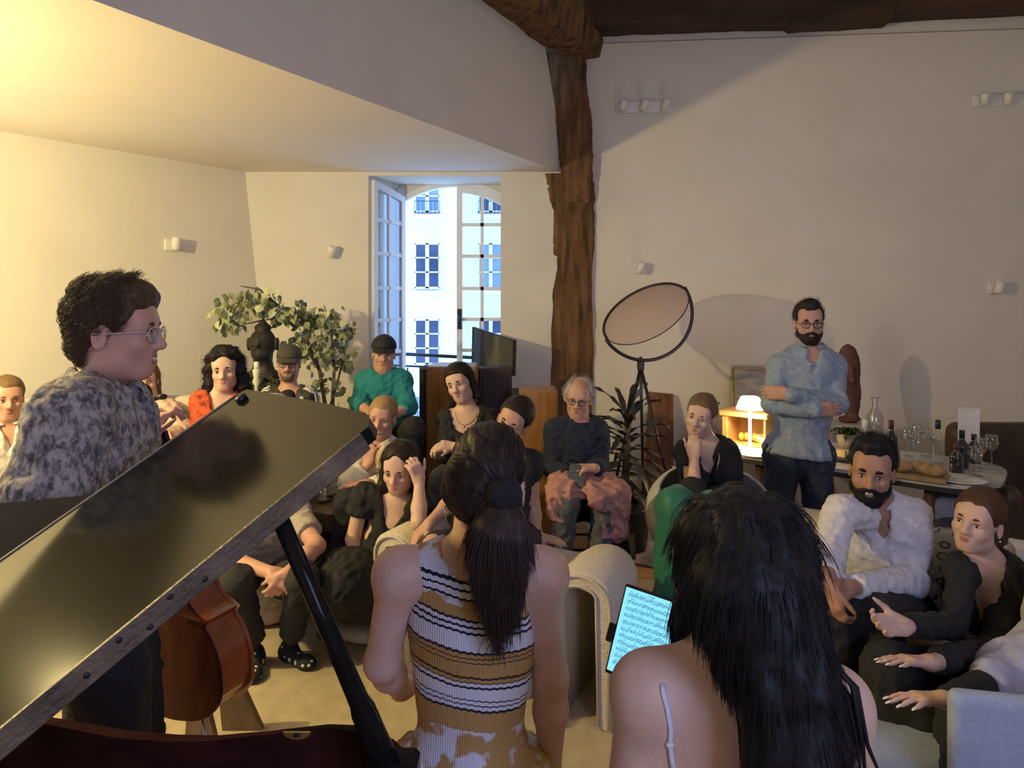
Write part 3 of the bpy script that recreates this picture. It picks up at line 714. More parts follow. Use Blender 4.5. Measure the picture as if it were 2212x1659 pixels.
# ------------------------------------------------------------------ ficus, statue on a stand, second plant
fc = P(700, 1000, 5.45); fc[2] = 0
r = empty('ficus', fc, 'variegated weeping ficus in the corner left of the window', 'plant')
b = MB(); b.lathe(fc, [(.14, 0), (.17, .02), (.20, .34), (.19, .36), (.17, .33)], 20); b.build('pot', mat('grey_pot', (.22, .21, .2), .7), r)
FB = mat('ficus_bark', (.12, .09, .055), .9, .35, 20)
br = [[P(705, 1000, 5.45), P(703, 880, 5.45), P(690, 800, 5.42), P(655, 715, 5.38), P(600, 660, 5.3), P(545, 640, 5.25), P(500, 660, 5.2)],
      [P(712, 1000, 5.45), P(718, 880, 5.48), P(722, 790, 5.5), P(715, 710, 5.45), P(700, 660, 5.4)],
      [P(705, 905, 5.45), P(728, 830, 5.5), P(745, 760, 5.5), P(752, 700, 5.5)], [P(690, 800, 5.42), P(665, 760, 5.35), P(640, 740, 5.3)],
      [P(655, 715, 5.38), P(620, 690, 5.5), P(575, 690, 5.45), P(530, 700, 5.4)], [P(600, 660, 5.3), P(560, 625, 5.2), P(520, 618, 5.15)]]
for i, q in enumerate(br):
    q = [p+V(0, 0, 0) for p in q]; q[0][2] = max(q[0][2], .3)
    if i < 2: q[0] = fc+V(.02*i, 0, .3)
    b = MB(); b.tube(q, np.linspace(.020 if i < 2 else .012, .004, len(q)), 7); b.build('branch', FB, r)
LF = mat('ficus_leaf', (.26, .29, .13), .6, .45, 9, sheen=.1)
LF2 = mat('ficus_leaf_pale', (.50, .52, .33), .6, .3, 9)
LF3 = mat('ficus_leaf_dark', (.09, .12, .05), .6, .3, 9)
lv = np.array([(0, 0, 0), (-.42, .32, .05), (0, .32, -.04), (.42, .32, .05), (-.36, .62, .03), (0, .65, -.06), (.36, .62, .03), (0, 1.05, -.14)])
lf_f = [(0, 2, 1), (0, 3, 2), (1, 2, 5, 4), (2, 3, 6, 5), (4, 5, 7), (5, 6, 7)]
lms = []
for m__ in (LF, LF2, LF3):
    me = bpy.data.meshes.new('ficus_leaf'); vv = [tuple(x) for x in lv]+[tuple(x-np.array((0, 0, .02))) for x in lv]
    me.from_pydata(vv, [], lf_f+[tuple(8+i for i in q[::-1]) for q in lf_f]); me.materials.append(m__); lms.append(me)
g0 = np.random.default_rng(21); nleaf = 0
clus = [(505, 675, 5.2, 34, 34, 70), (548, 640, 5.22, 40, 26, 60), (600, 665, 5.3, 38, 26, 62), (650, 690, 5.4, 34, 30, 60), (700, 690, 5.42, 32, 34, 60), (735, 710, 5.5, 28, 36, 34), (690, 760, 5.45, 40, 34, 60), (735, 775, 5.5, 26, 26, 22), (655, 745, 5.4, 26, 20, 16), (715, 830, 5.45, 34, 46, 26), (480, 700, 5.2, 12, 26, 12)]
stuffv = MB(); 
for (u, v_, d, su, sv, n) in clus:
    for _ in range(n):
        p = P(u+g0.normal(0, su*.62), v_+g0.normal(0, sv*.55), d+g0.normal(0, .10)); s_ = g0.uniform(.05, .085)
        a = g0.uniform(0, 6.28); fw = nrm(V(math.cos(a)*.8, math.sin(a)*.8, -g0.uniform(.4, 1.6))); upv = nrm(np.cross(fw, g0.normal(size=3))); sd = np.cross(fw, upv); k = g0.choice(3, p=[.4, .42, .18])
        if nleaf < 298:
            o = bpy.data.objects.new('leaf', lms[k]); COL.objects.link(o); o.parent = r
            M3 = Matrix(((sd[0]*s_, fw[0]*s_, upv[0]*s_, p[0]-fc[0]), (sd[1]*s_, fw[1]*s_, upv[1]*s_, p[1]-fc[1]), (sd[2]*s_, fw[2]*s_, upv[2]*s_, p[2]-fc[2]), (0, 0, 0, 1))); o.matrix_local = M3; nleaf += 1
        else:
            A_ = np.array((sd, fw, upv))*s_; stuffv.add([p+x@A_ for x in lv], lf_f)
if stuffv.v: tag(stuffv.build('small_leaves', LF, r), kind='stuff')
# dark statue head on a pillar
sc_ = P(568, 735, 5.2)
r = empty('statue', sc_*V(1, 1, 0), 'dark carved head with a pointed topknot on a stand among the ficus leaves', 'statue')
STM = mat('dark_bronze', (.022, .018, .014), .55, .5, 12, bump=.3, bscale=50)
s_ = SDF(); c = P(568, 735, 5.2)
s_.ell(c+V(0, 0, -.02), (.094, .11, .105), k=.03).ell(c+V(0, -.03, -.10), (.072, .075, .06), k=.03).ell(c+V(0, 0, .092), (.062, .062, .035), k=.006).cap(c+V(0, 0, .10), c+V(0, 0, .165), .050, .006, .008)
for k in (-1, 1): s_.ell(c+V(k*.105, 0, -.03), (.016, .03, .055), k=.01)
s_.cap(c+V(0, -.10, .02), c+V(0, -.12, -.035), .012, .016, .01).cap(c+V(0, 0, -.1), c+V(0, .01, -.22), .06, .075, .03).ell(c+V(0, 0, -.27), (.13, .09, .06), k=.03)
sdf_obj('head', s_, .010, STM, r, [(.002, 180, (1, 1, 1))])
MB().obox((c[0], c[1]+.01, (c[2]-.31)/2), (.13, .13, (c[2]-.31)/2), np.eye(3), .01).build('pillar', mat('stone_pillar', (.16, .15, .12), .85, .2, 10), r)
# green plant in front of the pillar with white candle post
gp = P(575, 800, 5.0); r = empty('potted_fern', gp*V(1, 1, 0), 'leafy dark green house plant between the red bloused woman and the capped man', 'plant')
b = MB(); b.lathe(gp*V(1, 1, 0), [(.10, 0), (.12, .75), (.11, .76), (.09, .73)], 18); b.build('tall_pot', mat('dark_green_pot', (.03, .035, .025), .5), r)
GLF = mat('fern_green', (.055, .085, .028), .6, .4, 9)
for i in range(40):
    a = i*2.4; strap(P(575, 815, 5.0)+V(0, 0, -.05), V(math.cos(a), math.sin(a), g0.uniform(.1, 1.6)), g0.uniform(.15, .27), .026, .9, 'leaf', GLF)
cp = P(554, 815, 4.85); r = empty('candle_post', cp*V(1, 1, 0), 'slim pale turned candle post standing before the leafy green plant', 'candlestick')
b = MB(); b.lathe(cp*V(1, 1, 0), [(.07, 0), (.06, .03), (.016, .06), (.014, cp[2]-.06), (.028, cp[2]-.03), (.018, cp[2]), (.028, cp[2]+.05), (.024, cp[2]+.055)], 14); b.build('post', mat('pale_wax', (.66, .68, .48), .5), r)
b = MB(); b.lathe(cp+V(0, 0, .055), [(.018, 0), (.018, .05), (.004, .055)], 12); b.build('candle', mat('wax_white', (.8, .8, .7), .5), r)
# ------------------------------------------------------------------ buffet table and what stands on it
ZTB = .76
T0, T1, T2, T3 = flat(1545, 975, ZTB), flat(2160, 1062, ZTB), flat(2175, 985, ZTB), flat(1560, 915, ZTB)
tn_ = nrm((T1-T0)*V(1, 1, 0)); tb = nrm(V(-tn_[1], tn_[0], 0)); TA = np.array((tn_, tb, (0, 0, 1)))
TL = np.dot(T1-T0, tn_); TDp = .82
r = empty('buffet_table', (T0+tn_*TL/2+tb*TDp/2)*V(1, 1, 0), 'long grey stone topped buffet table with rounded ends along the right wall', 'table')
STONE = mat('grey_stone', (.42, .40, .36), .35, .22, 7)
pl = []
for (cx, cy, a0) in ((TL-.28, TDp-.28, 0), (.1, TDp-.1, 90), (.1, .1, 180), (TL-.28, .28, 270)):
    rr = .28 if cx > 1 else .1
    for a in range(0, 91, 15): pl.append(T0+tn_*(cx+rr*math.cos(R_(a0+a)))+tb*(cy+rr*math.sin(R_(a0+a))))
MB().prism([p-V(0, 0, .022) for p in pl], (0, 0, .022)).build('stone_top', STONE, r)
pc_ = sum(pl)/len(pl)
MB().prism([pc_+(p-pc_)*.985-V(0, 0, .052) for p in pl], (0, 0, .03)).build('edge_band', DARK, r)
for s_, t_ in ((.25, .15), (.25, TDp-.15), (TL-.35, .2), (TL-.35, TDp-.2)):
    b = MB(); q = T0+tn_*s_+tb*t_; b.tube([q-V(0, 0, .052), V(q[0], q[1], 0)], [.032, .024], 10); b.build('leg', mat('walnut_leg', (.10, .045, .025), .5, .3, 6), r)
def on(u, v, z=ZTB): return flat(u, v, z)
# small lit table lamp
lp_ = on(1620, 975); lpz = P(1620, 872, lp_[1])[2]
r = empty('table_lamp', lp_, 'small lit white mushroom lamp at the left end of the buffet table', 'lamp')
LAMPW = mat('lamp_white', (.75, .70, .62), .4, .03)
b = MB(); b.lathe(lp_, [(.055, 0), (.055, .012), (.012, .03), (.010, lpz-lp_[2]), (.009, lpz-lp_[2]+.03)], 18); b.build('stem', LAMPW, r)
SHD = mat('glowing_shade', (.9, .85, .78), .5, emit=(1, .74, .52), estr=55)
b = MB(); b.lathe(lp_+V(0, 0, lpz-lp_[2]), [(.092, -.035), (.062, .042), (.05, .048), (.002, .05), (.002, .046), (.058, .04), (.088, -.035)], 22); b.build('lamp_shade', SHD, r)
lo_ = light('table_lamp_bulb', 'POINT', tuple(lp_+V(0, 0, lpz-lp_[2]-.03)), (1, .70, .52), 2.5, .03)
# glass-topped wicker box behind the lamp, wrapped parcel, basket, plates
wb = on(1612, 960)+tb*.06
r = empty('tray_box', wb, 'amber lit open fronted wooden tray box behind the small lamp', 'box')
AMB = mat('amber_wood', (.48, .27, .08), .5, .25, 8)
hw_, hd_, hh_ = .155, .12, .085
for nm, lo3, hi3 in (('base', (-hw_, -hd_, 0), (hw_, hd_, .012)), ('lid', (-hw_-.015, -hd_-.015, .20), (hw_+.015, hd_+.015, .235)), ('side', (-hw_, -hd_, .012), (-hw_+.04, hd_, .20)), ('side', (hw_-.012, -hd_, .012), (hw_, hd_, .20)), ('back', (-hw_, hd_-.012, .012), (hw_, hd_, .20))):
    lo3, hi3 = np.array(lo3), np.array(hi3); MB().obox(wb+((lo3+hi3)/2)@TA, (hi3-lo3)/2, TA, .004).build(nm, AMB, r)
b = MB(); g0 = np.random.default_rng(5)
for k in range(5): b.sphere(wb+np.array((-.05+.03*k, -.02+.02*(k % 2), .045))@TA, (.022, .022, .03))
tag(b.build('sweets', mat('amber_glass', (.7, .45, .06), .3), r), kind='stuff')
for (uu, vv, s3, lab) in ((1650, 960, (.05, .05, .045), 'white bowl beside the small lamp'), ):
    c = on(uu, vv); b = MB(); b.lathe(c, [(.03, 0), (.035, .006), (.075, .06), (.071, .06), (.03, .012)], 18); b.build('bowl', mat('glazed_white', (.7, .68, .62), .25), None, lab, 'bowl')
def plate(u, v, rad, lab, m=None):
    c = on(u, v); b = MB(); b.lathe(c, [(rad*.55, 0), (rad*.6, .004), (rad, .016), (rad*.98, .018), (rad*.58, .008), (.002, .007)], 26); return b.build('plate', m or mat('glazed_white', (.7, .68, .62), .25), None, lab, 'plate')
plate(1630, 985, .11, 'white plate in front of the small lamp'); plate(1600, 945, .10, 'white plate left of the amber tray box')
plate(2075, 1040, .13, 'wide white plate near the rounded end of the buffet table')
# creased paper napkins
for (u, v, lab) in ((1590, 970, 'crumpled white napkin left of the plate under the lamp'), (1870, 1032, 'crumpled white napkin on the buffet edge above the bearded man')):
    c = on(u, v); g0 = np.random.default_rng(u); n = 7; vv = [c+V((i-3)*.022+g0.normal(0, .004), (j-3)*.018+g0.normal(0, .004), .006+.022*g0.random()) for i in range(n) for j in range(n)]
    me_f = [(i*n+j, (i+1)*n+j, (i+1)*n+j+1, i*n+j+1) for i in range(n-1) for j in range(n-1)]
    k = len(vv); b = MB(); b.add(vv+[p-V(0, 0, .002) for p in vv], me_f+[tuple(k+x for x in q[::-1]) for q in me_f], True); b.build('napkin', mat('paper_white', (.78, .76, .72), .9), None, lab, 'napkin')
# framed picture leaning on the wall
pf = [P(1583, 905, 5.9), P(1660, 905, 5.85), P(1660, 796, 6.16), P(1583, 796, 6.2)]
r = empty('picture_frame', (pf[0]+pf[1])/2, 'grey picture in a thin gilt frame leaning on the wall behind the small lamp', 'picture')
pn = nrm(np.cross(pf[1]-pf[0], pf[3]-pf[0])); pn = pn if pn[1] < 0 else -pn
MB().prism([p-pn*.012 for p in pf], pn*.012).build('canvas', mat('grey_canvas', (.30, .29, .30), .8, .3, 8, stretch=(1, 1, 4)), r)
b = MB(); 
for i in range(4): b.tube([pf[i], pf[(i+1) % 4]], .012, 4)
b.build('gilt_edge', mat('gilt', (.42, .33, .10), .45, .2), r)
sdc = (pf[0]+pf[1])/2
rs = MB(); rs.obox((sdc[0]+.1, 6.06, sdc[2]/2-.004), (.5, .16, sdc[2]/2-.004), np.eye(3), .01); rs.build('low_sideboard', mat('sideboard_white', (.55, .5, .46), .6), None, 'low pale sideboard behind the buffet table carrying the leaning picture', 'sideboard')
# carved mask sculpture
mk = P(1832, 905, 5.7)
r = empty('mask_sculpture', mk, 'tall dark reddish carved wooden mask standing behind the man in blue', 'sculpture')
s_ = SDF(); mt = P(1832, 765, 5.7)
s_.ell((mk+mt)/2+V(0, 0, .14), (.10, .05, .21), k=.02).ell((mk+mt)/2+V(.02, 0, -.05), (.085, .05, .14), k=.03).cap((mk+mt)/2+V(.0, -.05, .16), (mk+mt)/2+V(.0, -.07, .05), .014, .02, .01).cap(mk+V(.03, 0, .03), mk+V(.03, 0, .12), .05, .06, .02).ell(mk+V(.01, 0, .0), (.09, .06, .03), k=.02)
s_.ell((mk+mt)/2+V(.04, -.05, .13), (.018, .02, .012), k=.005, op='-').ell((mk+mt)/2+V(-.04, -.05, .13), (.018, .02, .012), k=.005, op='-')
sdf_obj('mask', s_, .009, mat('red_brown_carving', (.10, .04, .025), .6, .4, 10, bump=.3, bscale=60), r, [(.002, 90, (1, 1, .3))])
MB().obox((mk[0], mk[1]+.02, mk[2]/2-.015), (.2, .15, mk[2]/2-.015), np.eye(3), .008).build('plinth', mat('grey_plinth', (.45, .42, .40), .7), r)
# bottles and glasses
def bottle(u, v, h, label, m, cap_m, s=1.0, rad=.037, vtop=None):
    c = on(u, v); h = (P(u, vtop, c[1])[2]-c[2]) if vtop else h
    r = empty('bottle', c, label, 'bottle')
    b = MB(); b.lathe(c, [(rad*.9, 0), (rad, .008), (rad, h*.56), (rad*.9, h*.63), (rad*.42, h*.75), (rad*.36, h*.80), (rad*.36, h*.98), (rad*.40, h*.985), (rad*.40, h)], 16); b.build('glass_body', m, r)
    b = MB(); b.lathe(c+V(0, 0, h*.80), [(rad*.42, 0), (rad*.42, h*.205), (rad*.3, h*.21)], 12); b.build('capsule', cap_m, r)
    return r
DG = mat('dark_bottle_glass', (.012, .012, .014), .08, .2, 4, spec=.8, coat=.5)
RC = mat('red_capsule', (.11, .022, .015), .4); GC = mat('green_capsule', (.01, .04, .03), .35); BC = mat('black_capsule', (.012, .012, .015), .3)
bottle(1925, 1000, 0, 'dark red wine bottle with a brown red capsule just behind the bearded man', DG, RC, vtop=908)
r = bottle(2026, 1000, 0, 'clear glass bottle with a dark green top in the middle of the buffet', GL, GC, vtop=908)
def label_on(r, c, rad, z0, z1, m): 
    b = MB(); vv = []; n = 8
    for k in range(n+1):
        a = R_(-150+120*k/n); vv += [c+V(math.cos(a)*(rad+.0012), math.sin(a)*(rad+.0012), z0), c+V(math.cos(a)*(rad+.0012), math.sin(a)*(rad+.0012), z1)]
    b.add(vv, [(2*k, 2*k+2, 2*k+3, 2*k+1) for k in range(n)], True); b.build('paper_label', m, r)
bottle(2078, 1010, 0, 'dark bottle nearest the rounded end, left of its twin', DG, BC, vtop=930)
bottle(2104, 1000, 0, 'dark bottle nearest the rounded end, right of its twin', DG, BC, vtop=938)
bottle(2066, 1020, .19, 'short dark bottle in front of the twin dark bottles', DG, RC, vtop=960)
lb = on(2088, 985); MB().obox(lb+tb*.12+V(0, 0, .15), (.062, .004, .15), np.array((tn_, nrm(tb+V(0, 0, -.15)), nrm(V(0, 0, 1)+tb*.15))), .002).build('menu_card', mat('paper_white', (.78, .76, .72), .9), None, 'white card standing up behind the twin dark bottles', 'card')
gg = 'stemmed glasses grouped on the buffet behind the bread'
labs = ['stemmed glass left in the cluster behind the bread', 'stemmed glass at the back of the cluster behind the bread', 'stemmed glass at the front of the cluster behind the bread', 'stemmed glass right in the cluster behind the bread', 'stemmed glass by the rounded end of the buffet, left one', 'stemmed glass by the rounded end of the buffet, right one', 'stemmed glass closest to the white plate']
for (u, v, s_), lab in zip(((1962, 985, 1), (1982, 975, 1), (1975, 1000, 1), (2000, 985, 1), (2120, 1012, 1), (2142, 1005, 1), (2110, 1028, .9)), labs): wineglass(on(u, v), s_*.95, lab, gg if u < 2050 else 'stemmed glasses at the rounded end')
# bread on a board, cheese tray, herbs, candle jar, tall glass carafe
BRD = mat('crust', (.30, .19, .09), .85, .35, 14, bump=.5, bscale=60)
c = on(1975, 1030); r = empty('bread_board', c, 'wooden board in front of the glasses on the buffet', 'board'); MB().obox(c+V(0, 0, .012), (.17, .10, .012), TA, .004).build('board', mat('board_oak', (.28, .19, .10), .6, .25, 9), r)
for i, (dx, dy) in enumerate(((-.07, -.02), (.04, .01), (.10, -.03))):
    s_ = SDF(); cc = c+np.array((dx, dy, .058))@TA; s_.ell(cc, (.075, .045, .034), TA, .01); sdf_obj('bread', s_, .011, BRD, None, [(.004, 70, (1, 1, 1))], 1, None, ['loaf of bread at the left of the board', 'loaf of bread in the middle of the board', 'loaf of bread at the right end of the board'][i], 'bread', 'loaves on the board')
b = MB(); c = on(1975, 968); b.obox(c+V(0, 0, .055), (.17, .11, .055), TA, .006); b.build('wicker_crate', mat('wicker', (.17, .11, .06), .9, .4, 40, bump=.6, bscale=120), None, 'brown wicker crate under the cluster of stemmed glasses', 'crate') if False else None
c = on(1835, 995); r = empty('cheese_tray', c, 'black tray of cheese beside the standing man', 'tray'); MB().obox(c+V(0, 0, .01), (.16, .10, .01), TA, .004).build('tray', DARK, r)
CH = mat('cheese', (.55, .42, .14), .6, .15, 20)
for i, dx in enumerate((-.09, .0, .08)):
    b = MB(); cc = c+np.array((dx, .0, .02))@TA; b.prism([cc, cc+np.array((.07, -.03, 0))@TA, cc+np.array((.065, .045, 0))@TA], (0, 0, .04)); b.build('cheese', CH, None, ['wedge of yellow cheese at the left of the black tray', 'wedge of yellow cheese in the middle of the black tray', 'wedge of yellow cheese at the right of the black tray'][i], 'cheese', 'cheese wedges on the black tray')
c = on(1828, 968); r = empty('herb_pot', c, 'leafy green herb pot beside the standing man', 'plant')
b = MB(); b.lathe(c, [(.05, 0), (.065, .10), (.06, .10), (.045, .02)], 16); b.build('pot', mat('herb_clay', (.25, .2, .14), .8), r)
g0 = np.random.default_rng(33)
for i in range(34):
    a = i*2.4; strap(c+V(0, 0, .10), V(math.cos(a), math.sin(a), g0.uniform(.2, 1.8)), g0.uniform(.06, .15), .016, .5, 'leaf', GLF)
c = on(1890, 940); b = MB(); zt_ = P(1888, 858, c[1])[2]-c[2]
b.lathe(c, [(.05, 0), (.06, .01), (.06, zt_*.5), (.022, zt_*.72), (.02, zt_*.9), (.035, zt_), (.033, zt_), (.017, zt_*.9), (.019, zt_*.72), (.056, zt_*.5), (.055, .014)], 18); b.build('carafe', GL, None, 'tall clear glass carafe behind the wine bottle', 'carafe')
c = on(1868, 942); b = MB(); b.lathe(c, [(.026, 0), (.026, .012), (.008, .02), (.008, .05), (.022, .06), (.022, .12), (.006, .125)], 14); b.build('candle', mat('wax_white', (.8, .8, .7), .5), None, 'short pale candle on a stand left of the carafe', 'candle')
for (u, v, lab) in ((2125, 1020, 'silver knife lying by the white plate'), (2000, 1040, 'silver knife lying in front of the bread')):
    c = on(u, v); b = MB(); b.obox(c+V(0, 0, .004)+tn_*.05, (.055, .006, .0035), TA, .002); b.obox(c+V(0, 0, .003)-tn_*.05, (.06, .009, .0015), TA, .0005); b.build('knife', mat('steel', (.6, .6, .6), .25, metal=1), None, lab, 'knife')
# dark armchair at the far right, blue tote under the table
c = P(2215, 1010, 4.5); c[2] = 0
r = empty('leather_armchair', c, 'dark brown leather armchair at the right edge behind the buffet', 'armchair')
LEA = mat('brown_leather', (.055, .03, .018), .5, .35, 8, bump=.3, bscale=60)
soft('backrest', c+V(.05, .30, .60), (.36, .09, .34), LEA, r, np.eye(3), .06, vox=.03); soft('seat', c+V(.05, -.0, .33), (.34, .30, .12), LEA, r, np.eye(3), .06, vox=.03)
soft('arm', c+V(-.30, .0, .40), (.07, .34, .25), LEA, r, np.eye(3), .05, vox=.03); soft('arm', c+V(.40, .0, .40), (.07, .34, .25), LEA, r, np.eye(3), .05, vox=.03)
t0 = P(1992, 1185, 4.15); t1 = P(2112, 1185, 4.05); zt0 = P(2000, 1070, 4.12)[2]
r = empty('tote_bag', (t0+t1)/2*V(1, 1, 0), 'blue grey printed tote bag standing under the buffet table', 'bag')
ta_ = nrm((t1-t0)*V(1, 1, 0)); tq = np.array((ta_, (-ta_[1], ta_[0], 0), (0, 0, 1))); wq = np.linalg.norm((t1-t0)[:2])/2
TOTE = mat('blue_grey_canvas', (.15, .18, .27), .85, .15, 20)
soft('bag', (t0+t1)/2*V(1, 1, 0)+V(0, 0, zt0/2), (wq, .075, zt0/2), TOTE, r, tq, .03, vox=.02, wr=[(.006, 18, (1, 1, 1))])
pr = mat('dark_blue_print', (.02, .025, .06), .8)
b = MB(); cc = (t0+t1)/2*V(1, 1, 0)+np.array((0, -.083, 0))@tq
b.lathe(cc+V(0, 0, zt0*.68)+ta_*-.02, [(.10, 0), (.10, .003)], 22, np.array((0, -1, 0))@tq); b.obox(cc+V(0, 0, zt0*.43)+ta_*.10, (.02, .003, .10), tq); b.build('bag_print', pr, r)
# ------------------------------------------------------------------ shell chair of the woman with her chin on her hand
SHELL = mat('pale_grey_shell', (.50, .49, .50), .8, .06, 20, bump=.2, bscale=150)
cc = P(1535, 1120, 3.98); cc[2] = 0
r = empty('shell_chair', cc, 'pale grey upholstered tub chair under the woman in green trousers', 'chair')
s_ = SDF(); s_.ell(cc+V(0, .02, .55), (.37, .36, .30), k=.02).ell(cc+V(0, -.02, .62), (.31, .30, .23), k=.02, op='-').plane(cc+V(0, -.30, .58), (0, -.55, 1), .03).box(cc+V(0, -.02, .46), (.29, .27, .05), None, .045, .03)
sdf_obj('shell', s_, .018, SHELL, r)
for a in (45, 135, 225, 315):
    b = MB(); b.tube([cc+V(.2*math.cos(R_(a)), .2*math.sin(R_(a)), .34), cc+V(.27*math.cos(R_(a)), .27*math.sin(R_(a)), 0)], [.018, .012], 8); b.build('leg', mat('walnut_leg', (.10, .045, .025), .5, .3, 6), r)
# ------------------------------------------------------------------ sofa at the right with a patterned cushion, front chair
c = P(2040, 1300, 3.05); c[2] = 0
ry = R_(-32); RA = np.array(((math.cos(ry), math.sin(ry), 0), (-math.sin(ry), math.cos(ry), 0), (0, 0, 1)))
r = empty('corner_sofa', c, 'pale grey sofa at the right under the bearded man and the woman in black', 'sofa')
SG = mat('pale_grey_sofa', (.50, .47, .43), .95, .08, 40, bump=.3, bscale=200)
soft('seat_base', c+np.array((.15, .05, .22))@RA, (.95, .42, .17), SG, r, RA, .05, vox=.035)
soft('seat_cushion', c+np.array((-.32, .02, .41))@RA, (.46, .42, .07), SG, r, RA, .05, vox=.03, puff=.01); soft('seat_cushion', c+np.array((.62, .02, .41))@RA, (.46, .42, .07), SG, r, RA, .05, vox=.03, puff=.01)
soft('back_cushion', c+np.array((.15, .42, .50))@RA, (.95, .10, .16), SG, r, RA, .07, vox=.035)
PAT = bpy.data.materials.new('ringed_cushion_cloth'); PAT.use_nodes = True; nt = PAT.node_tree; bs = nt.nodes['Principled BSDF']; bs.inputs['Roughness'].default_value = .95
tc = nt.nodes.new('ShaderNodeTexCoord'); vo = nt.nodes.new('ShaderNodeTexVoronoi'); vo.inputs['Scale'].default_value = 15; vo.inputs['Randomness'].default_value = .25; rp_ = nt.nodes.new('ShaderNodeValToRGB'); e = rp_.color_ramp.elements
mp = nt.nodes.new('ShaderNodeMapping'); mp.inputs['Scale'].default_value = (1, 1, 1.35)
e[0].position = .20; e[0].color = (.50, .46, .41, 1); e[1].position = .42; e[1].color = (.50, .46, .41, 1)
for p_, c_ in ((.25, (.13, .11, .10, 1)), (.34, (.13, .11, .10, 1)), (.38, (.50, .46, .41, 1))): x = e.new(p_); x.color = c_
nt.links.new(tc.outputs['Object'], mp.inputs[0]); nt.links.new(mp.outputs[0], vo.inputs['Vector']); nt.links.new(vo.outputs['Distance'], rp_.inputs[0]); nt.links.new(rp_.outputs[0], bs.inputs['Base Color'])
cu = P(2048, 1245, 3.0); s_ = SDF(); s_.box(cu, (.24, .05, .20), RA, .045, .02).ell(cu, (.22, .10, .19), RA, .05)
sdf_obj('cushion', s_, .02, PAT, None, [(.004, 14, (1, 1, 1))], 2, None, 'ivory cushion printed with dark rings between the bearded man and the woman in black', 'cushion')
FELTM = mat('felt_daylight_tint', (.34, .40, .54), .95, .08, 60, bump=.4, bscale=250)  # blue of the rear daylight is put into the felt colour
c = P(2085, 1640, 1.9); tpz = P(2055, 1487, 1.86)[2]
r = empty('felt_chair', V(c[0]+.1, 1.95, 0), 'pale felt chair, blue daylight tinted into its colour, at the bottom right, seen from behind', 'chair')
b_ = SDF(); x0 = P(2052, 1500, 1.86)[0]
ryb = R_(-12); RB = np.array(((math.cos(ryb), math.sin(ryb), 0), (-math.sin(ryb), math.cos(ryb), 0), (0, 0, 1)))
bc = V(x0, 1.86, 0)+np.array((.22, 0, 0))@RB
b_.box(bc+V(0, 0, tpz-.21), (.225, .028, .21), RB, .022, .01); sdf_obj('backrest', b_, .012, FELTM, r, None, 1)
soft('seat', bc+np.array((-.14, .30, tpz-.37))@RB, (.27, .27, .055), FELTM, r, RB, .05, vox=.02, puff=.01)
for k, (dx, dy) in enumerate(((-.32, .08), (.10, .08), (-.32, .5), (.10, .5))):
    b = MB(); q = bc+np.array((dx, dy, 0))@RB; b.tube([V(q[0], q[1], tpz-.41), V(q[0], q[1], 0)], .016, 8); b.build('leg', DARK, r)
# seats under people (only what would carry them)
stool(P(830, 0, 5.15)[:2], .86, DARK, 'tall black bar stool under the man in the teal sweater', .18)
stool(P(1005, 0, 4.45)[:2], .60, DARK, 'black stool under the woman with clasped hands', .18)
stool(P(1262, 0, 4.55)[:2], .50, DARK, 'black stool under the old man in the navy sweater', .20)
stool(P(622, 0, 5.0)[:2], .62, DARK, 'dark stool under the man in the striped sleeve track top', .19)
def pouf(c, rad, h, m, label): 
    s_ = SDF(); s_.ell((c[0], c[1], h/2), (rad, rad, h*.62), k=.05).plane((c[0], c[1], 0.001), (0, 0, -1)).plane((c[0], c[1], h), (0, 0, 1), .04); sdf_obj('pouf', s_, .025, m, None, None, 2, (c[0], c[1], 0), label, 'pouf')
pouf(P(800, 0, 4.25)[:2], .27, .50, SOFA, 'pale round pouf under the laughing blonde woman')
pouf(P(820, 0, 3.8)[:2], .30, .13, mat('linen_pad', (.5, .42, .3), .95, .1, 30), 'flat linen floor pad under the woman in the black dress')
pouf(P(575, 0, 3.95)[:2], .27, .22, mat('linen_pad', (.5, .42, .3), .95, .1, 30), 'low linen floor cushion under the man in spotted socks')
# ------------------------------------------------------------------ grand piano with its lid propped open
SC = .85
def L3(x, y, z): return V(0, 0, CAMZ)+(V(x, y, z)-V(0, 0, CAMZ))*SC
LA = L3(-.28, 1.35, 1.533); LBp = L3(-.727, 1.90, 1.538); sd_ = V(-.457, -.35, -.37)*SC
LAC = mat('black_satin_lacquer', (.010, .009, .008), .12, .25, 30, spec=.12)
LACE = mat('worn_lid_edge', (.115, .082, .05), .5, .55, 5, bump=.3, bscale=40, stretch=(3, 3, 3))
MAHO = mat('dark_mahogany', (.035, .010, .008), .5, .4, 6, stretch=(1, 6, 6), spec=.04)
r = empty('grand_piano', (-.75, .85, 0), 'black grand piano in the foreground left, lid propped open', 'piano')
RIMZ = 1.0
rim = [(-.178, 1.195), (-.21, 1.235), (-.247, 1.262), (-.29, 1.277), (-.336, 1.28), (-.43, 1.262), (-.527, 1.247), (-.60, 1.249), (-.70, 1.262), (-.82, 1.292), (-.935, 1.316), (-1.15, 1.36), (-1.45, 1.40), (-1.85, 1.41), (-1.95, 1.35), (-1.95, .15), (-1.9, .10), (-.5, .10), (-.28, .2), (-.16, .45), (-.13, .80), (-.14, 1.05)]
rim = [np.array(p) for p in rim]; n = len(rim); ctr = sum(rim)/n
inn = [p+nrm(ctr-p)*.024 for p in rim]
b = MB(); v = []
for z in (.70, RIMZ): v += [v3(p, z) for p in rim]+[v3(p, z) for p in inn]
f = []
for i in range(n):
    j = (i+1) % n
    f += [(j, i, 2*n+i, 2*n+j), (n+i, n+j, 3*n+j, 3*n+i), (2*n+i, 3*n+i, 3*n+j, 2*n+j), (i, j, n+j, n+i)]
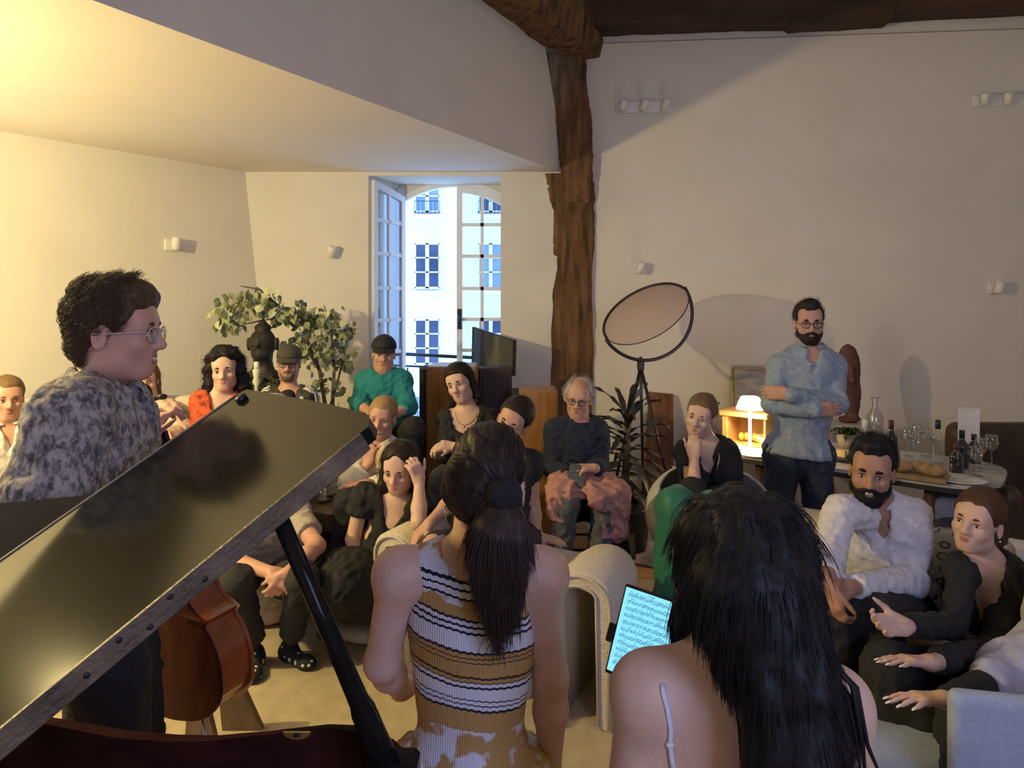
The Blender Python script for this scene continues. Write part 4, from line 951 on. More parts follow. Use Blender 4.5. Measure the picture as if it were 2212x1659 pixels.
b.add(v, f); b.build('rim', MAHO, r)
b = MB(); b.prism([v3(p, .84) for p in inn][::-1], (0, 0, .02)); b.build('soundboard', mat('soundboard', (.05, .016, .010), .45, .3, 6, stretch=(1, 8, 8)), r)
b = MB(); b.prism([v3(p, .70) for p in inn][::-1], (0, 0, .03)); b.build('bottom_board', LAC, r)
for i in range(26):
    t = i/25; a = V(-.35-.9*t*.0, .30+.75*t, .90); b = MB(); b.tube([V(-1.6, .25+.85*t, .90), V(-.30, .30+.72*t, .90)], .0012, 4); b.build('string', mat('piano_wire', (.4, .33, .2), .3, metal=1), r)
b = MB(); fr_ = [inn[k]+(ctr-inn[k])*.12 for k in range(n)]; b.prism([v3(p, .865) for p in fr_][::-1], (0, 0, .012)); b.build('iron_plate', mat('gilt_plate', (.10, .05, .02), .4, .3, 8), r)
for (x, y) in ((-.35, .95), (-1.7, 1.2), (-1.7, .3)):
    b = MB(); b.lathe((x, y, 0), [(.035, .05), (.045, .08), (.04, .15), (.06, .45), (.075, .62), (.075, .70)], 16); b.lathe((x, y, 0), [(.03, 0), (.03, .05)], 12); b.build('leg', LAC, r)
# lid: planar board with two cut corners, thickness downward
lt = nrm(np.cross(LBp-LA, sd_)); lt = lt if lt[2] > 0 else -lt
ab = LBp-LA; c1 = LA+ab*.16+sd_*.0; TLID = .032*SC
def uvp(u, v, d): return P(u, v, d)
e1 = nrm(ab); e2 = nrm(sd_)
n_lid = lt; o_lid = LA
def lidpt(u, v): return onplane(u, v, o_lid, n_lid)
outer = [lidpt(799, 903), lidpt(790, 892), lidpt(698, 870), lidpt(534, 841), lidpt(522, 846)]
far = outer[-1]; farend = far+e2*.98; nearend = lidpt(793, 922)+e2*1.12
poly = outer+[farend, nearend, lidpt(796, 921)]
poly = poly[::-1]
if np.dot(np.cross(poly[1]-poly[0], poly[2]-poly[0]), lt) < 0: poly = poly[::-1]
b = MB(); b.prism([p-lt*TLID for p in poly], lt*TLID); lid = b.build('lid', LAC, r)
# worn wooden strip along the near edge, with screws
na = lidpt(789, 926); nd = e2; nout = nrm(np.cross(nd, lt)); nout = nout if nout[1] < 0 else -nout
st0 = na-lt*(TLID*.5)+nd*.012; st1 = nearend-lt*(TLID*.5)
sA = np.array((nd, nout, lt)); 
b = MB(); b.obox((st0+st1)/2+nout*.004-lt*.002, (np.linalg.norm(st1-st0)/2, .005, TLID*.62), sA, .002); b.obox((st0+st1)/2+nout*.0075-lt*(TLID*.1), (np.linalg.norm(st1-st0)/2, .003, TLID*.14), sA, .0015); b.build('edge_strip', LACE, lid)
for k, (s_, off) in enumerate(((.30, -.2), (.345, .3), (.385, -.28), (.42, .25), (.47, -.1), (.62, .2))):
    b = MB(); b.lathe(st0+nd*s_+nout*.0095+lt*(off*TLID), [(.0042, 0), (.0042, .0015), (.002, .002)], 10, nout); b.build('screw', BLACK, lid)
b = MB(); c = lidpt(523, 864); b.lathe(c, [(.013, 0), (.013, .008), (.010, .012)], 14, lt); b.build('rubber_buffer', BLACK, lid)
b = MB(); b.lathe(lidpt(500, 1055)+e2*0, [(.002, 0), (.002, .001)], 6, lt)
# thin pale line along the far side, the lit edge painted as colour
b = MB(); b.tube([far+lt*.001+e2*.01, farend+lt*.001], .0022, 6); b.build('lit_edge_line', mat('lit_edge_tone', (.35, .30, .2), .4), lid)
# folded front flap beyond the far edge
Q = onplane(201, 1067, far, n_lid); fl = [Q, farend, P(-300, 1114, 1.40)]
fn = nrm(np.cross(fl[1]-fl[0], fl[2]-fl[0])); fn = fn if fn[2] > 0 else -fn
b = MB(); b.prism([p-fn*.012 for p in fl], fn*.009) ; b.build('lid_flap', mat('flap_lacquer', (.012, .011, .009), .2, .2, 30, spec=1, coat=1), r)
# prop stick
pb = V(-.188, 1.175, RIMZ-.06); ptop = lidpt(592, 1092)-lt*TLID+e1*.02
b = MB(); dpp = ptop-pb; b.tube([pb, pb+dpp*.33, pb+dpp*.36, pb+dpp*.5, ptop], [.024, .021, .017, .0155, .0135], 10); b.build('prop_stick', LAC, r)
b = MB(); b.obox(pb+V(0, 0, .0), (.03, .03, .07), np.eye(3), .008); b.build('prop_hinge', LAC, r)
# brass strike plate on the inner rim
c = onplane(641, 1584, (0, 1.268, 0), (0, -1, 0)); c[1] = 1.205
br_ = mat('brass', (.62, .46, .16), .3, .15, 30, metal=.9)
pp = P(641, 1582, 1.222); b = MB(); hp = [pp+V(.024*math.cos(a), 0, -.013*math.sin(a)) for a in np.linspace(0, math.pi, 13)]; b.prism(hp, (0, .003, 0)); o = b.build('lock_plate', br_, r)
b = MB(); b.obox(pp+V(0, -.001, -.005), (.005, .001, .003)); b.build('keyhole', BLACK, o)
# keyboard end (outside the picture)
b = MB(); b.box(V(-2.15, .2, .70), V(-1.93, 1.35, .74)); b.build('key_bed', LAC, r)
# ------------------------------------------------------------------ cello held upright by the standing player
cb_, ct_ = P(432, 1528, 2.22), P(292, 838, 2.30)
ax = nrm(ct_-cb_); cn = nrm(V(-.50, -.86, 0)); cn = nrm(cn-ax*np.dot(cn, ax)); cs = np.cross(ax, cn)   # back of the cello faces cn
if cs[0] < 0: cs = -cs
LENC = np.linalg.norm(ct_-cb_)
r = empty('cello', V(cb_[0], cb_[1], 0), 'reddish brown cello held upright by the standing man', 'cello')
CEL = mat('cello_varnish', (.26, .055, .014), .28, .35, 5, coat=.6, stretch=(3, 3, 1)); CELB = mat('cello_back', (.045, .013, .008), .5, .3, 5, stretch=(4, 4, 1), spec=.05)  # back varnish kept dark to stand in for the player's shadow
bl_ = .74
half = [(0, 0), (.06, .002), (.13, .018), (.19, .06), (.215, .12), (.22, .18), (.205, .24), (.185, .275), (.205, .292), (.17, .31), (.135, .35), (.122, .40), (.13, .45), (.165, .485), (.155, .50), (.168, .54), (.172, .60), (.155, .66), (.11, .71), (.05, .738), (0, .74)]
def spline(q, k=3):
    q = [np.array(p) for p in q]; o = []
    for i in range(len(q)-1):
        a, b_, c_, d_ = q[max(i-1, 0)], q[i], q[i+1], q[min(i+2, len(q)-1)]
        for j in range(k):
            t = j/k; o.append(tuple(.5*((2*b_)+(c_-a)*t+(2*a-5*b_+4*c_-d_)*t*t+(3*b_-a-3*c_+d_)*t**3)))
    return o+[tuple(q[-1])]
c1, c2 = 8, 14                                    # the two corners of the waist stay sharp
half = spline(half[:c1+1])[:-1]+spline(half[c1:c2+1])[:-1]+spline(half[c2:])
out2 = [(x, y) for x, y in half]+[(-x, y) for x, y in half[-2:0:-1]]
def cp3(x, y, t): return cb_+cs*x+ax*y+cn*t
for nm, t0, t1, g, m_ in (('back_plate', .050, .062, 1.02, CELB), ('ribs', -.055, .050, .985, CEL), ('front_plate', -.067, -.055, 1.02, CEL)):
    n = len(out2); v = []; levels = [(t0, g), (t1, g)]
    if nm == 'back_plate': levels = [(t0, g), (t1, g), (t1+.012, g*.72), (t1+.016, g*.3)]
    if nm == 'front_plate': levels = [(t0-.016, g*.3), (t0-.012, g*.72), (t0, g), (t1, g)]
    for (t, gg_) in levels:
        for (x, y) in out2: v.append(cp3(x*gg_, .37+(y-.37)*gg_, t))
    f = [(i*n+k, i*n+(k+1) % n, (i+1)*n+(k+1) % n, (i+1)*n+k) for i in range(len(levels)-1) for k in range(n)]+[tuple(range(n))[::-1], tuple((len(levels)-1)*n+k for k in range(n))]
    b = MB(); b.add(v, f); b.build(nm, m_, r)
EB = mat('ebony', (.016, .012, .011), .4, .2)
b = MB(); b.obox(cb_+ax*.86-cn*.075, (.016, .34, .006), np.array((cs, ax, cn)), .003) if False else b.prism([cp3(.022, .56, -.082), cp3(-.022, .56, -.082), cp3(-.014, LENC-.16, -.060), cp3(.014, LENC-.16, -.060)], -cn*.012); b.build('fingerboard', EB, r)
b = MB(); b.tube([cp3(0, .72, -.02), cp3(0, .80, -.042), cp3(0, LENC-.16, -.046)], [.034, .020, .0155], 10); b.build('neck', CELB, r)
sc0 = LENC-.16
b = MB(); b.tube([cp3(0, sc0, -.045), cp3(0, sc0+.08, -.02), cp3(0, LENC-.03, .018)], [.022, .021, .018], 8)
for k in range(14):
    a = k*.55; rr = .036*(1-k/16)
b.tube([cp3(0, LENC-.03+.034*math.sin(a)*(1-a/9), .018-.034*(1-math.cos(a)*(1-a/9))) for a in np.linspace(0, 7, 22)], np.linspace(.020, .009, 22), 8); b.lathe(cp3(-.026, LENC-.02, -.012), [(.026, 0), (.030, .01), (.030, .042), (.026, .052)], 14, cs); b.build('scroll', CELB, r)
for k, sg in enumerate((-1, 1, -1, 1)):
    y = sc0+.025+.028*k; b = MB(); b.tube([cp3(-sg*.03, y, -.03), cp3(sg*.06, y, -.03), cp3(sg*.075, y, -.03)], [.006, .007, .006], 8); b.sphere(cp3(sg*.088, y, -.03), (.016, .016, .010)); b.build('peg', EB, r)
b = MB(); b.prism([cp3(.03, .12, -.095), cp3(-.03, .12, -.095), cp3(-.018, .30, -.11), cp3(.018, .30, -.11)], -cn*.008); b.build('tailpiece', EB, r)
b = MB(); b.prism([cp3(.045, .36, -.075), cp3(-.045, .36, -.075), cp3(-.035, .36, -.145), cp3(.035, .36, -.15)], ax*.008); b.build('bridge', mat('bridge_maple', (.5, .33, .16), .6), r)
for k in range(4): b = MB(); x = -.018+.012*k; b.tube([cp3(x, .25, -.12), cp3(x*1.2, .365, -.152), cp3(x*.6, sc0, -.068)], .0012, 4); b.build('string', mat('steel', (.6, .6, .6), .25, metal=1), r)
b = MB(); e0 = cp3(0, -.0, 0); b.tube([e0, V(e0[0]-ax[0]*e0[2]/ax[2], e0[1]-ax[1]*e0[2]/ax[2], .002)], .005, 8); b.build('endpin', mat('steel', (.6, .6, .6), .25, metal=1), r)
# small wooden block stool behind the rim
c = P(438, 1600, 2.62); c[2] = 0; zt_ = P(425, 1525, 2.55)[2]
r = empty('wooden_trestle', c, 'small brown wooden trestle on the rug beside the cello', 'stand')
WB_ = mat('trestle_wood', (.16, .10, .05), .6, .3, 7, stretch=(3, 3, 1))
b = MB(); x0, x1, x2, x3 = P(404, 0, 2.55)[0], P(446, 0, 2.55)[0], P(472, 0, 2.5)[0], P(404, 0, 2.5)[0]
b.prism([(x0, 2.55, zt_), (x1, 2.55, zt_), (x2+.03, 2.50, 0.016), (x3-.02, 2.50, 0.016)], (0, .03, 0)); b.build('front_board', WB_, r)
b = MB(); b.prism([(x0, 2.80, zt_), (x1, 2.80, zt_), (x2+.03, 2.85, 0.016), (x3-.02, 2.85, 0.016)], (0, .03, 0)); b.build('rear_board', WB_, r)
b = MB(); b.box(V(x0-.005, 2.55, zt_-.03), V(x1, 2.83, zt_)); b.build('cross_board', WB_, r)
# ------------------------------------------------------------------ tablet with sheet music on a stand
tc_ = [P(1359, 1262, 1.62), P(1482, 1300, 1.55), P(1418, 1502, 1.50), P(1299, 1448, 1.57)]
tl, tr_, brr, blf = tc_; ex = nrm((tr_-tl)+(brr-blf)); ey = nrm((tl-blf)+(tr_-brr)); en = nrm(np.cross(ex, ey)); ey = np.cross(en, ex); tcen = sum(tc_)/4
TW_, TH_ = np.dot(tr_-tl, ex)*.5, np.dot(tl-blf, ey)*.5
if en[1] > 0: en = -en
TAx = np.array((ex, ey, en))
r = empty('tablet', tcen, 'glowing tablet showing sheet music beside the long haired woman', 'tablet')
MB().obox(tcen-en*.004, (TW_, TH_, .004), TAx, .003).build('casing', DARK, r)
SCR = mat('screen_glow', (.02, .02, .02), .2, emit=(.24, .72, 1.0), estr=1.05)
MB().obox(tcen+en*.0006, (TW_*.93, TH_*.93, .0005), TAx).build('screen', SCR, r)
INK = mat('screen_ink', (.01, .02, .04), .4, emit=(.02, .10, .20), estr=1)
b = MB(); g0 = np.random.default_rng(8)
def ink(x, y, hx, hy): b.obox(tcen+en*.0014+ex*x*TW_*.93+ey*y*TH_*.93, (hx*TW_*.93, hy*TH_*.93, .0002), TAx)
ink(.0, .95, .12, .006)
for s_ in range(11):
    y0 = .84-.163*s_; 
    for k in range(5): ink(.03, y0+.016*(k-2), .86, .0020)
    ink(-.84, y0, .006, .034)
    x = -.80
    while x < .86:
        yy = y0+g0.integers(-3, 4)*.010; ink(x, yy, .016, .009); ink(x+.015, yy+.03*(1 if g0.random() < .6 else -1), .003, .028)
        if g0.random() < .45: ink(x+.035, yy+.055, .036, .006)
        x += g0.uniform(.045, .085)
    for k in range(3): ink(-.5+.5*k+g0.uniform(-.05, .05), y0, .003, .034)
tag(b.build('sheet_music', INK, r), kind='stuff')
MB().obox(tcen-en*.010-ex*TW_*.2-ey*TH_*.1, (TW_*.22, .012, .006), TAx, .002).build('clamp', BLACK, r)
MB().obox(tcen-ex*(TW_+.006)-ey*TH_*.15, (.007, .02, .008), TAx, .002).build('clip', BLACK, r)
q = tcen-en*.03-ex*TW_*.2
b = MB(); b.tube([tcen-en*.012, q+V(0, .02, -.03), V(q[0], q[1]+.02, .30)], .009, 8); b.build('stand_pole', BLACK, r)
for a in (90, 210, 330):
    b = MB(); b.tube([V(q[0], q[1]+.02, .32), V(q[0]+.26*math.cos(R_(a)), q[1]+.02+.26*math.sin(R_(a)), .022)], .008, 6); b.build('stand_leg', BLACK, r)
# ------------------------------------------------------------------ people
def skinmat(n, c): return mat('skin_'+n, c, .5, .07, 22, bump=.12, bscale=140, sss=.12, spec=.4)
SK = {'fair': skinmat('fair', (.63, .41, .31)), 'rosy': skinmat('rosy', (.56, .31, .23)), 'tan': skinmat('tan', (.40, .215, .135)), 'olive': skinmat('olive', (.50, .29, .20))}
LIPC = {k: mat('lip_'+k, tuple(np.array(v)), .4, .08, 30) for k, v in {'fair': (.45, .15, .13), 'rosy': (.40, .15, .12), 'tan': (.25, .10, .08), 'olive': (.38, .13, .11)}.items()}
EYEW = mat('eye_white', (.72, .70, .67), .15, .03); IRIS = mat('iris_brown', (.035, .02, .012), .12, .3, 60); TEETH = mat('teeth', (.78, .74, .66), .25, .03)
HAIR = {'tousled': mat('hair_tousled_brown', (.075, .043, .022), .58, .4, 60, stretch=(3, 3, .5), spec=.28), 'dark': mat('hair_dark_brown', (.018, .011, .008), .58, .45, 60, stretch=(3, 3, .5), spec=.28), 'black': mat('hair_black', (.0065, .006, .0075), .58, .4, 60, stretch=(3, 3, .5), spec=.28), 'brown': mat('hair_brown', (.060, .032, .017), .58, .4, 60, stretch=(3, 3, .5), spec=.28),
        'blonde': mat('hair_blonde', (.33, .21, .095), .58, .3, 60, stretch=(3, 3, .5), spec=.28), 'darkblonde': mat('hair_dark_blonde', (.16, .095, .045), .58, .35, 60, stretch=(3, 3, .5), spec=.28), 'grey': mat('hair_grey', (.40, .38, .35), .58, .25, 60, stretch=(3, 3, .5), spec=.28), 'ponytail': mat('hair_ponytail_brown', (.028, .016, .012), .5, .45, 60, stretch=(3, 3, .5), spec=.4), 'chestnut': mat('hair_chestnut', (.075, .035, .016), .58, .4, 60, stretch=(3, 3, .5), spec=.28)}
NAIL = mat('nail_white', (.75, .72, .68), .2, .03)
def frame(yaw, up=None, pitch=0, roll=0):
    """rows: left side, forward, up. yaw 0 looks at the camera, 90 to the right of the picture"""
    F = V(math.sin(R_(yaw)), -math.cos(R_(yaw)), 0); U = V(0, 0, 1) if up is None else nrm(up)
    F = nrm(F-U*np.dot(F, U)); S = np.cross(U, F)
    if pitch: c, s = math.cos(R_(pitch)), math.sin(R_(pitch)); F, U = F*c-U*s, U*c+F*s
    if roll: c, s = math.cos(R_(roll)), math.sin(R_(roll)); U, S = U*c+S*s, S*c-U*s
    return np.array((S, F, U))
def ik(a, b, l1, l2, pole):
    d = np.linalg.norm(b-a); n = (b-a)/d; d2 = min(d, (l1+l2)*.999); x = (l1*l1-l2*l2+d2*d2)/(2*d2); h = math.sqrt(max(l1*l1-x*x, 1e-5))
    p = np.asarray(pole, float); p = nrm(p-n*np.dot(p, n)); return a+n*x*(d/d2)+p*h
def head_sdf(s, c, A, k, fem=False, full=1.0):
    w_ = lambda x, y, z: c+(np.array((x, y, z))*k)@A
    j = .92 if fem else 1.0
    s.ell(w_(0, -.014, .042), np.array((.073, .095, .082))*k, A, .03*k)
    s.ell(w_(0, .030, -.028), np.array((.058*j, .058, .080))*k, A, .04*k)
    s.cap(w_(-.012, .062, -.094*(.97 if fem else 1)), w_(.012, .062, -.094*(.97 if fem else 1)), .019*k, k=.035*k)
    for q in (-1, 1):
        s.ell(w_(q*.042*j, .008, -.068), np.array((.018, .03, .024))*k, A, .04*k)
        s.ell(w_(q*.036, .062, -.024), np.array((.024, .022, .022))*k*full, A, .03*k)
        s.ell(w_(q*.0755, -.008, -.006), np.array((.009, .019, .032))*k, A, .008*k); s.ell(w_(q*.083, -.006, -.002), np.array((.006, .010, .018))*k, A, .006*k, '-')
    s.cap(w_(-.036, .074, .024), w_(.036, .074, .024), .014*k, k=.03*k)
    s.ell(w_(0, .050, .056), np.array((.052, .032, .042))*k, A, .04*k)
    for q in (-1, 1): s.ell(w_(q*.031, .100, .001), np.array((.019, .020, .014))*k, A, .014*k, '-')
    s.cap(w_(0, .086, .016), w_(0, .107, -.026), .0085*k, .0125*k, .014*k); s.ell(w_(0, .108, -.030), np.array((.011, .011, .0095))*k, A, .008*k)
    for q in (-1, 1): s.ell(w_(q*.0125, .096, -.034), np.array((.008, .011, .008))*k, A, .008*k)
    s.ell(w_(0, .074, -.062), np.array((.028, .017, .022))*k, A, .018*k)
    for q in (-1, 1): s.ell(w_(q*.031, .0770, .0065), np.array((.0160, .0140, .0115))*k, A, .004*k)   # lids
def face_parts(body, c, A, k, sk, hm, smile=.3, teeth=False, brow=.0045, closed=False):
    w_ = lambda x, y, z: c+(np.array((x, y, z))*k)@A
    for q in (-1, 1):
        if not closed:
            b = MB(); b.sphere(w_(q*.031, .0785, .0015), np.array((.0120, .0125, .0080))*k, 12, A); e = b.build('eye', EYEW, body)
            b = MB(); b.sphere(w_(q*.031, .0870, .0020), np.array((.0060, .0050, .0062))*k, 10, A); b.build('iris', IRIS, e)
        b = MB(); b.tube([w_(q*x, y, z) for x, y, z in ((.013, .092, .0215), (.024, .0945, .0265), (.036, .0895, .0265), (.049, .077, .020))], np.array((.7, 1.1, 1, .45))*brow*k, 6, True, True, None, 1); b.build('eyebrow', hm, body)
        b = MB(); b.tube([w_(q*x, y, z) for x, y, z in ((.0175, .0885, .006), (.026, .0925, .0115), (.036, .0905, .0108), (.0455, .081, .004))], np.array((.5, 1, 1, .5))*.0019*k, 5); b.build('eyelashes', HAIR['black'], body)
    z0 = -.060; cz = .011*smile; ww = .024+.006*smile
    xs = np.linspace(-1, 1, 9)
    up_ = [w_(x*ww, .0935-.016*x*x, z0+.0035+cz*x*x+(.0016 if abs(x) == .25 else 0)) for x in xs]
    lo_ = [w_(x*ww*.93, .0930-.016*x*x, z0-.0045-(.007 if teeth else 0)*(1-x*x)+cz*x*x) for x in xs]
    th = [.0016+.0026*(1-x*x) for x in xs]
    b = MB(); b.tube(up_, np.array(th)*k, 6); b.tube(lo_, np.array(th)*1.25*k, 6); lips = b.build('lips', LIPC[sk], body)
    if teeth:
        b = MB(); b.tube([w_(x*ww*.85, .0905-.016*x*x, z0-.001+cz*x*x*.8) for x in xs], np.array([.0015+.0048*(1-x*x) for x in xs])*k, 6); b.build('teeth', TEETH, lips)
def hand_sdf(s, wr, dirn, palm, side, k=1.0, curl=.35, spread=.10, thumb=.5, fine=True, nails=None, fcurl=None):
    """wr wrist, dirn along the hand, palm the way the palm faces, side +1 left hand / -1 right hand"""
    d = nrm(dirn); p = nrm(np.asarray(palm, float)-d*np.dot(palm, d)); t = np.cross(p, d)*side     # towards the thumb
    s.box(wr+d*.048*k+t*.002*k, np.array((.038, .046, .0145))*k, np.array((t, d, p)), .013*k, .018*k)
    s.ell(wr+d*.002*k, np.array((.026, .03, .019))*k, np.array((t, d, p)), .02*k)
    s.ell(wr+d*.035*k+t*.026*k+p*.006*k, np.array((.015, .030, .013))*k, np.array((t, d, p)), .012*k)
    tips = []
    for i in range(4):
        b = wr+d*(.090-.004*abs(i-1)-(.006 if i == 3 else 0))*k+t*(.0285-.0195*i)*k
        a = spread*(1.5-i); L_ = (.072, .081, .075, .058)[i]*k; cu = curl if fcurl is None else fcurl[i]
        dd = nrm(d*math.cos(a)+t*math.sin(a)); ang = cu*.55; q = b
        for seg, (fr, r0, r1) in enumerate(((.45, .0088, .0082), (.30, .0080, .0074), (.25, .0073, .0062))):
            e = nrm(dd*math.cos(ang)+p*math.sin(ang)); q2 = q+e*L_*fr; s.cap(q, q2, r0*k, r1*k, .006*k if seg else .012*k); q = q2; ang += cu*(1.0 if seg == 0 else .7)
        tips.append((q, e, nrm(np.cross(t, e))))
    q = wr+d*.030*k+t*.030*k+p*.004*k; e = nrm(d*.75+t*(.35+thumb)+p*.22)
    q2 = q+e*.036*k; s.cap(q, q2, .0125*k, .0105*k, .012*k); e = nrm(e*.8+d*.45+p*.15); q3 = q2+e*.030*k; s.cap(q2, q3, .0102*k, .0085*k, .006*k); q4 = q3+e*.020*k; s.cap(q3, q4, .0085*k, .0068*k, .005*k)
    tips.append((q4, e, -p))
    return tips
def torso_sdf(s, N, H, A, sh, g=1.0, fem=False, t=0.0, shl=None, cut_sh=False):
    S_, F, U = A; L = np.linalg.norm(N-H); fr = np.array((S_, F, U)); k = .05
    s.ell(H+U*.70*L+F*.008, (sh*.84*min(g, 1.1)+t, .102*g+t, .34*L+t), fr, k)
    s.ell(H+U*.40*L+F*(.008+.03*(g-1)), (sh*.70*g+t+(0 if fem else .012), .092*g+t, .34*L+t), fr, k)
    s.ell(H+U*.02, ((.165 if fem else .155)*g+t, .115*g+t, .125+t), fr, k)
    if not cut_sh: s.cap(shl[0], shl[1], .050+t*.8, k=k)
    s.cap(N-U*.055+F*-.01, N-U*.16, .058+t, .08+t, k)
    for q in (0, 1): s.cap(N-U*.0, N*.4+shl[q]*.6-U*.005, .038+t*.7, .046+t*.7, .045)
    if fem:
        for q in (-1, 1): s.ell(H+U*.62*L+F*.085*g+S_*q*.075, (.062+t*.6, .055+t*.6, .060+t*.6), fr, .05)

def person(label, sk, d, neck, hip, yaw, head, arms, hm, top, bottom=None, legs=None, sh=.19, g=1.0, fem=False, h=.0062, shoe=None, smile=.3, teeth=False, body_extra=None, neck_r=.053, hk=1.0, cloth_h=.010, brow=.0045, full=1.0, mouth_closed=False):
    """head = (centre point, yaw, pitch, roll); arms = {'L': dict(sh, el, wr, dirn, palm, ...)}; returns a dict for hair and extras"""
    N, H = np.asarray(neck, float), np.asarray(hip, float); A = frame(yaw, N-H); S_, F, U = A
    ground = V(H[0], H[1], 0)
    root = empty('person', ground, label, 'person')
    hc = np.asarray(head[0], float); HA = frame(head[1], None, head[2], head[3])
    shl = []
    for q, key in ((1, 'L'), (-1, 'R')):
        a = arms.get(key, {}); shl.append(np.asarray(a['sh'], float) if 'sh' in a else N-U*.065+S_*q*(sh-.045))
    s = SDF(); torso_sdf(s, N, H, A, sh, g*.97, fem, -.006, shl)
    nb = N-U*.02; s.cap(hc+(np.array((0, -.022, -.055))*hk)@HA, nb, neck_r*(.86 if fem else 1)*hk, neck_r*(.98 if fem else 1.08), .03)
    head_sdf(s, hc, HA, hk, fem, full)
    armj = {}; tips = {}
    kk = .92 if fem else 1.0
    for q, key in ((1, 'L'), (-1, 'R')):
        a = arms.get(key)
        if a is None: continue
        sp = shl[0 if q > 0 else 1]; wr = np.asarray(a['wr'], float)
        el = np.asarray(a['el'], float) if 'el' in a else ik(sp, wr, a.get('l1', .29*kk), a.get('l2', .25*kk), a.get('pole', (0, 0, -1)))
        armj[key] = (sp, el, wr)
        ta = a.get('thick', 1.0)*kk
        s.ell(sp-U*.005, .054*ta, None, .04); s.cap(sp, el, .048*ta, .039*ta, .03); s.cap(el, el+(wr-el)*.35, .040*ta, .040*ta, .02); s.cap(el+(wr-el)*.35, wr, .040*ta, .026*ta, .02)
        if a.get('hand', True):
            dn = a.get('dirn'); dn = wr-el if dn is None else dn
            tips[key] = hand_sdf(s, wr, dn, a.get('palm', -U), q, a.get('hk', .93 if fem else 1.0), a.get('curl', .35), a.get('spread', .10), a.get('thumb', .5), fcurl=a.get('fcurl'))
    lj = {}
    if legs:
        for key in legs: lj[key] = [np.asarray(x, float) for x in legs[key][:3]]
        if bottom is None or bottom.get('bare'):
            for key, (hp, kn, an) in lj.items():
                s.cap(hp, kn, .078, .052, .04); s.cap(kn, kn+(an-kn)*.35, .052, .050, .03); s.cap(kn+(an-kn)*.35, an, .050, .032, .03)
                tw = legs[key][3] if len(legs[key]) > 3 else F
                s.cap(an-V(0, 0, .03), an+nrm(tw)*.15-V(0, 0, .045), .034, .022, .03)
    if body_extra: body_extra(s)
    body, bv, bf = sdf_obj('body', s, h, SK[sk], root, None, 1)
    face_parts(body, hc, HA, hk, sk, hm, smile, teeth, brow)
    out = dict(root=root, body=body, hc=hc, HA=HA, hk=hk, N=N, H=H, A=A, shl=shl, arm=armj, leg=lj, hm=hm, tips=tips, bv=bv, bf=bf)
    # upper garment
    if top:
        c = SDF(); t = top.get('t', .016)*.85
        torso_sdf(c, N, H, A, sh, g, fem, t, shl, top.get('tank', False))
        if top.get('skirt'): 
            for (pt, r_) in top['skirt']: c.ell(pt, r_, top.get('skA', np.eye(3)), .06)
        elif top.get('hem', True):
            hl = top.get('hemlen', .10); c.ell(H-U*hl*.3, ((.172 if fem else .170)*g+t*1.5, .135*g+t, .10+hl*.6), A, .05); c.plane(H-U*hl, -U, .008)
        fr_ = top.get('sleeve', 1.9)
        for key, (sp, el, wr) in armj.items():
            f_ = arms[key].get('sleeve', fr_); ta = arms[key].get('thick', 1.0)*kk; st_ = t+top.get('puff', 0)
            if f_ <= 0: continue
            c.ell(sp-U*.004, .057*ta+t, None, .03)
            e1_ = sp+(el-sp)*min(f_, 1); c.cap(sp, e1_, .050*ta+t, (.050-.010*min(f_, 1))*ta+st_, .018)
            if f_ > 1:
                e2_ = el+(wr-el)*(f_-1); c.cap(el, e2_, .043*ta+st_, (.043-.012*(f_-1))*ta+t*.9, .025)
                dv = nrm(wr-el); c.box(e2_+dv*.055, (.075, .075, .05), np.array((nrm(np.cross(dv, (.3, .5, .8))), np.cross(dv, nrm(np.cross(dv, (.3, .5, .8)))), dv)), .004, .006, '-') if not arms[key].get('nocut') else None
            else:
                dv = nrm(el-sp); e1_ = sp+(el-sp)*f_; c.box(e1_+dv*.06, (.085, .085, .05), np.array((nrm(np.cross(dv, (.3, .5, .8))), np.cross(dv, nrm(np.cross(dv, (.3, .5, .8)))), dv)), .004, .006, '-')
        ns = top.get('neck', 'crew'); nu = nrm(hc-N)
        if ns == 'crew': c.cap(N-U*.010+F*.012, N+nu*.25+F*.02, .066, .10, .01, '-')
        elif ns == 'collar': c.cap(N+U*.012+F*.012, N+nu*.25+F*.02, .062, .09, .01, '-'); c.cap(N+F*.055+U*.02, N+F*.125*g-U*.115, .040, .016, .01, '-')
        elif ns == 'scoop': c.cap(N-U*.03+F*.03, N+nu*.25+F*.03, .085, .12, .01, '-'); c.ell(N-U*.05+F*.09, (.075, .07, .075), A, .01, '-')
        elif ns == 'v': c.cap(N-U*.012+F*.012, N+nu*.25+F*.02, .072, .11, .01, '-'); c.cap(N+F*.06-U*.0, N+F*.15*g-U*top.get('vd', .20), .060, .012, .012, '-')
        elif ns == 'tank':
            c.cap(N-U*top.get('nb', .03)+F*.0, N+nu*.25, .075, .10, .01, '-')
            for q, sp in ((1, shl[0]), (-1, shl[1])): c.ell(sp+S_*q*.03-U*.03, (.062, .13, .13), A, .012, '-')
        if top.get('cut'): 
            for (pp_, nn_) in top['cut']: c.plane(pp_, nn_, .01)
        wr_ = top.get('wr', [(.0045, 60, (1, 1, .8), 'r'), (.0018, 170, (1, 1, 1))])
        to, tv_, tf_ = sdf_obj(top.get('name', 'shirt'), c, cloth_h, top['m'], root, wr_, 1)
        out['top'] = to; out['tv'] = tv_; out['tf'] = tf_
        if top.get('buttons'):
            for k in range(5):
                p0 = N+F*.13*g-U*(.08+.085*k); j = np.argmin(((tv_-p0)**2).sum(1)); b = MB(); b.lathe(tv_[j]-F*.002, [(.0055, 0), (.0055, .003), (.003, .0035)], 8, F); b.build('button', mat('button', (.6, .58, .55), .4), to)
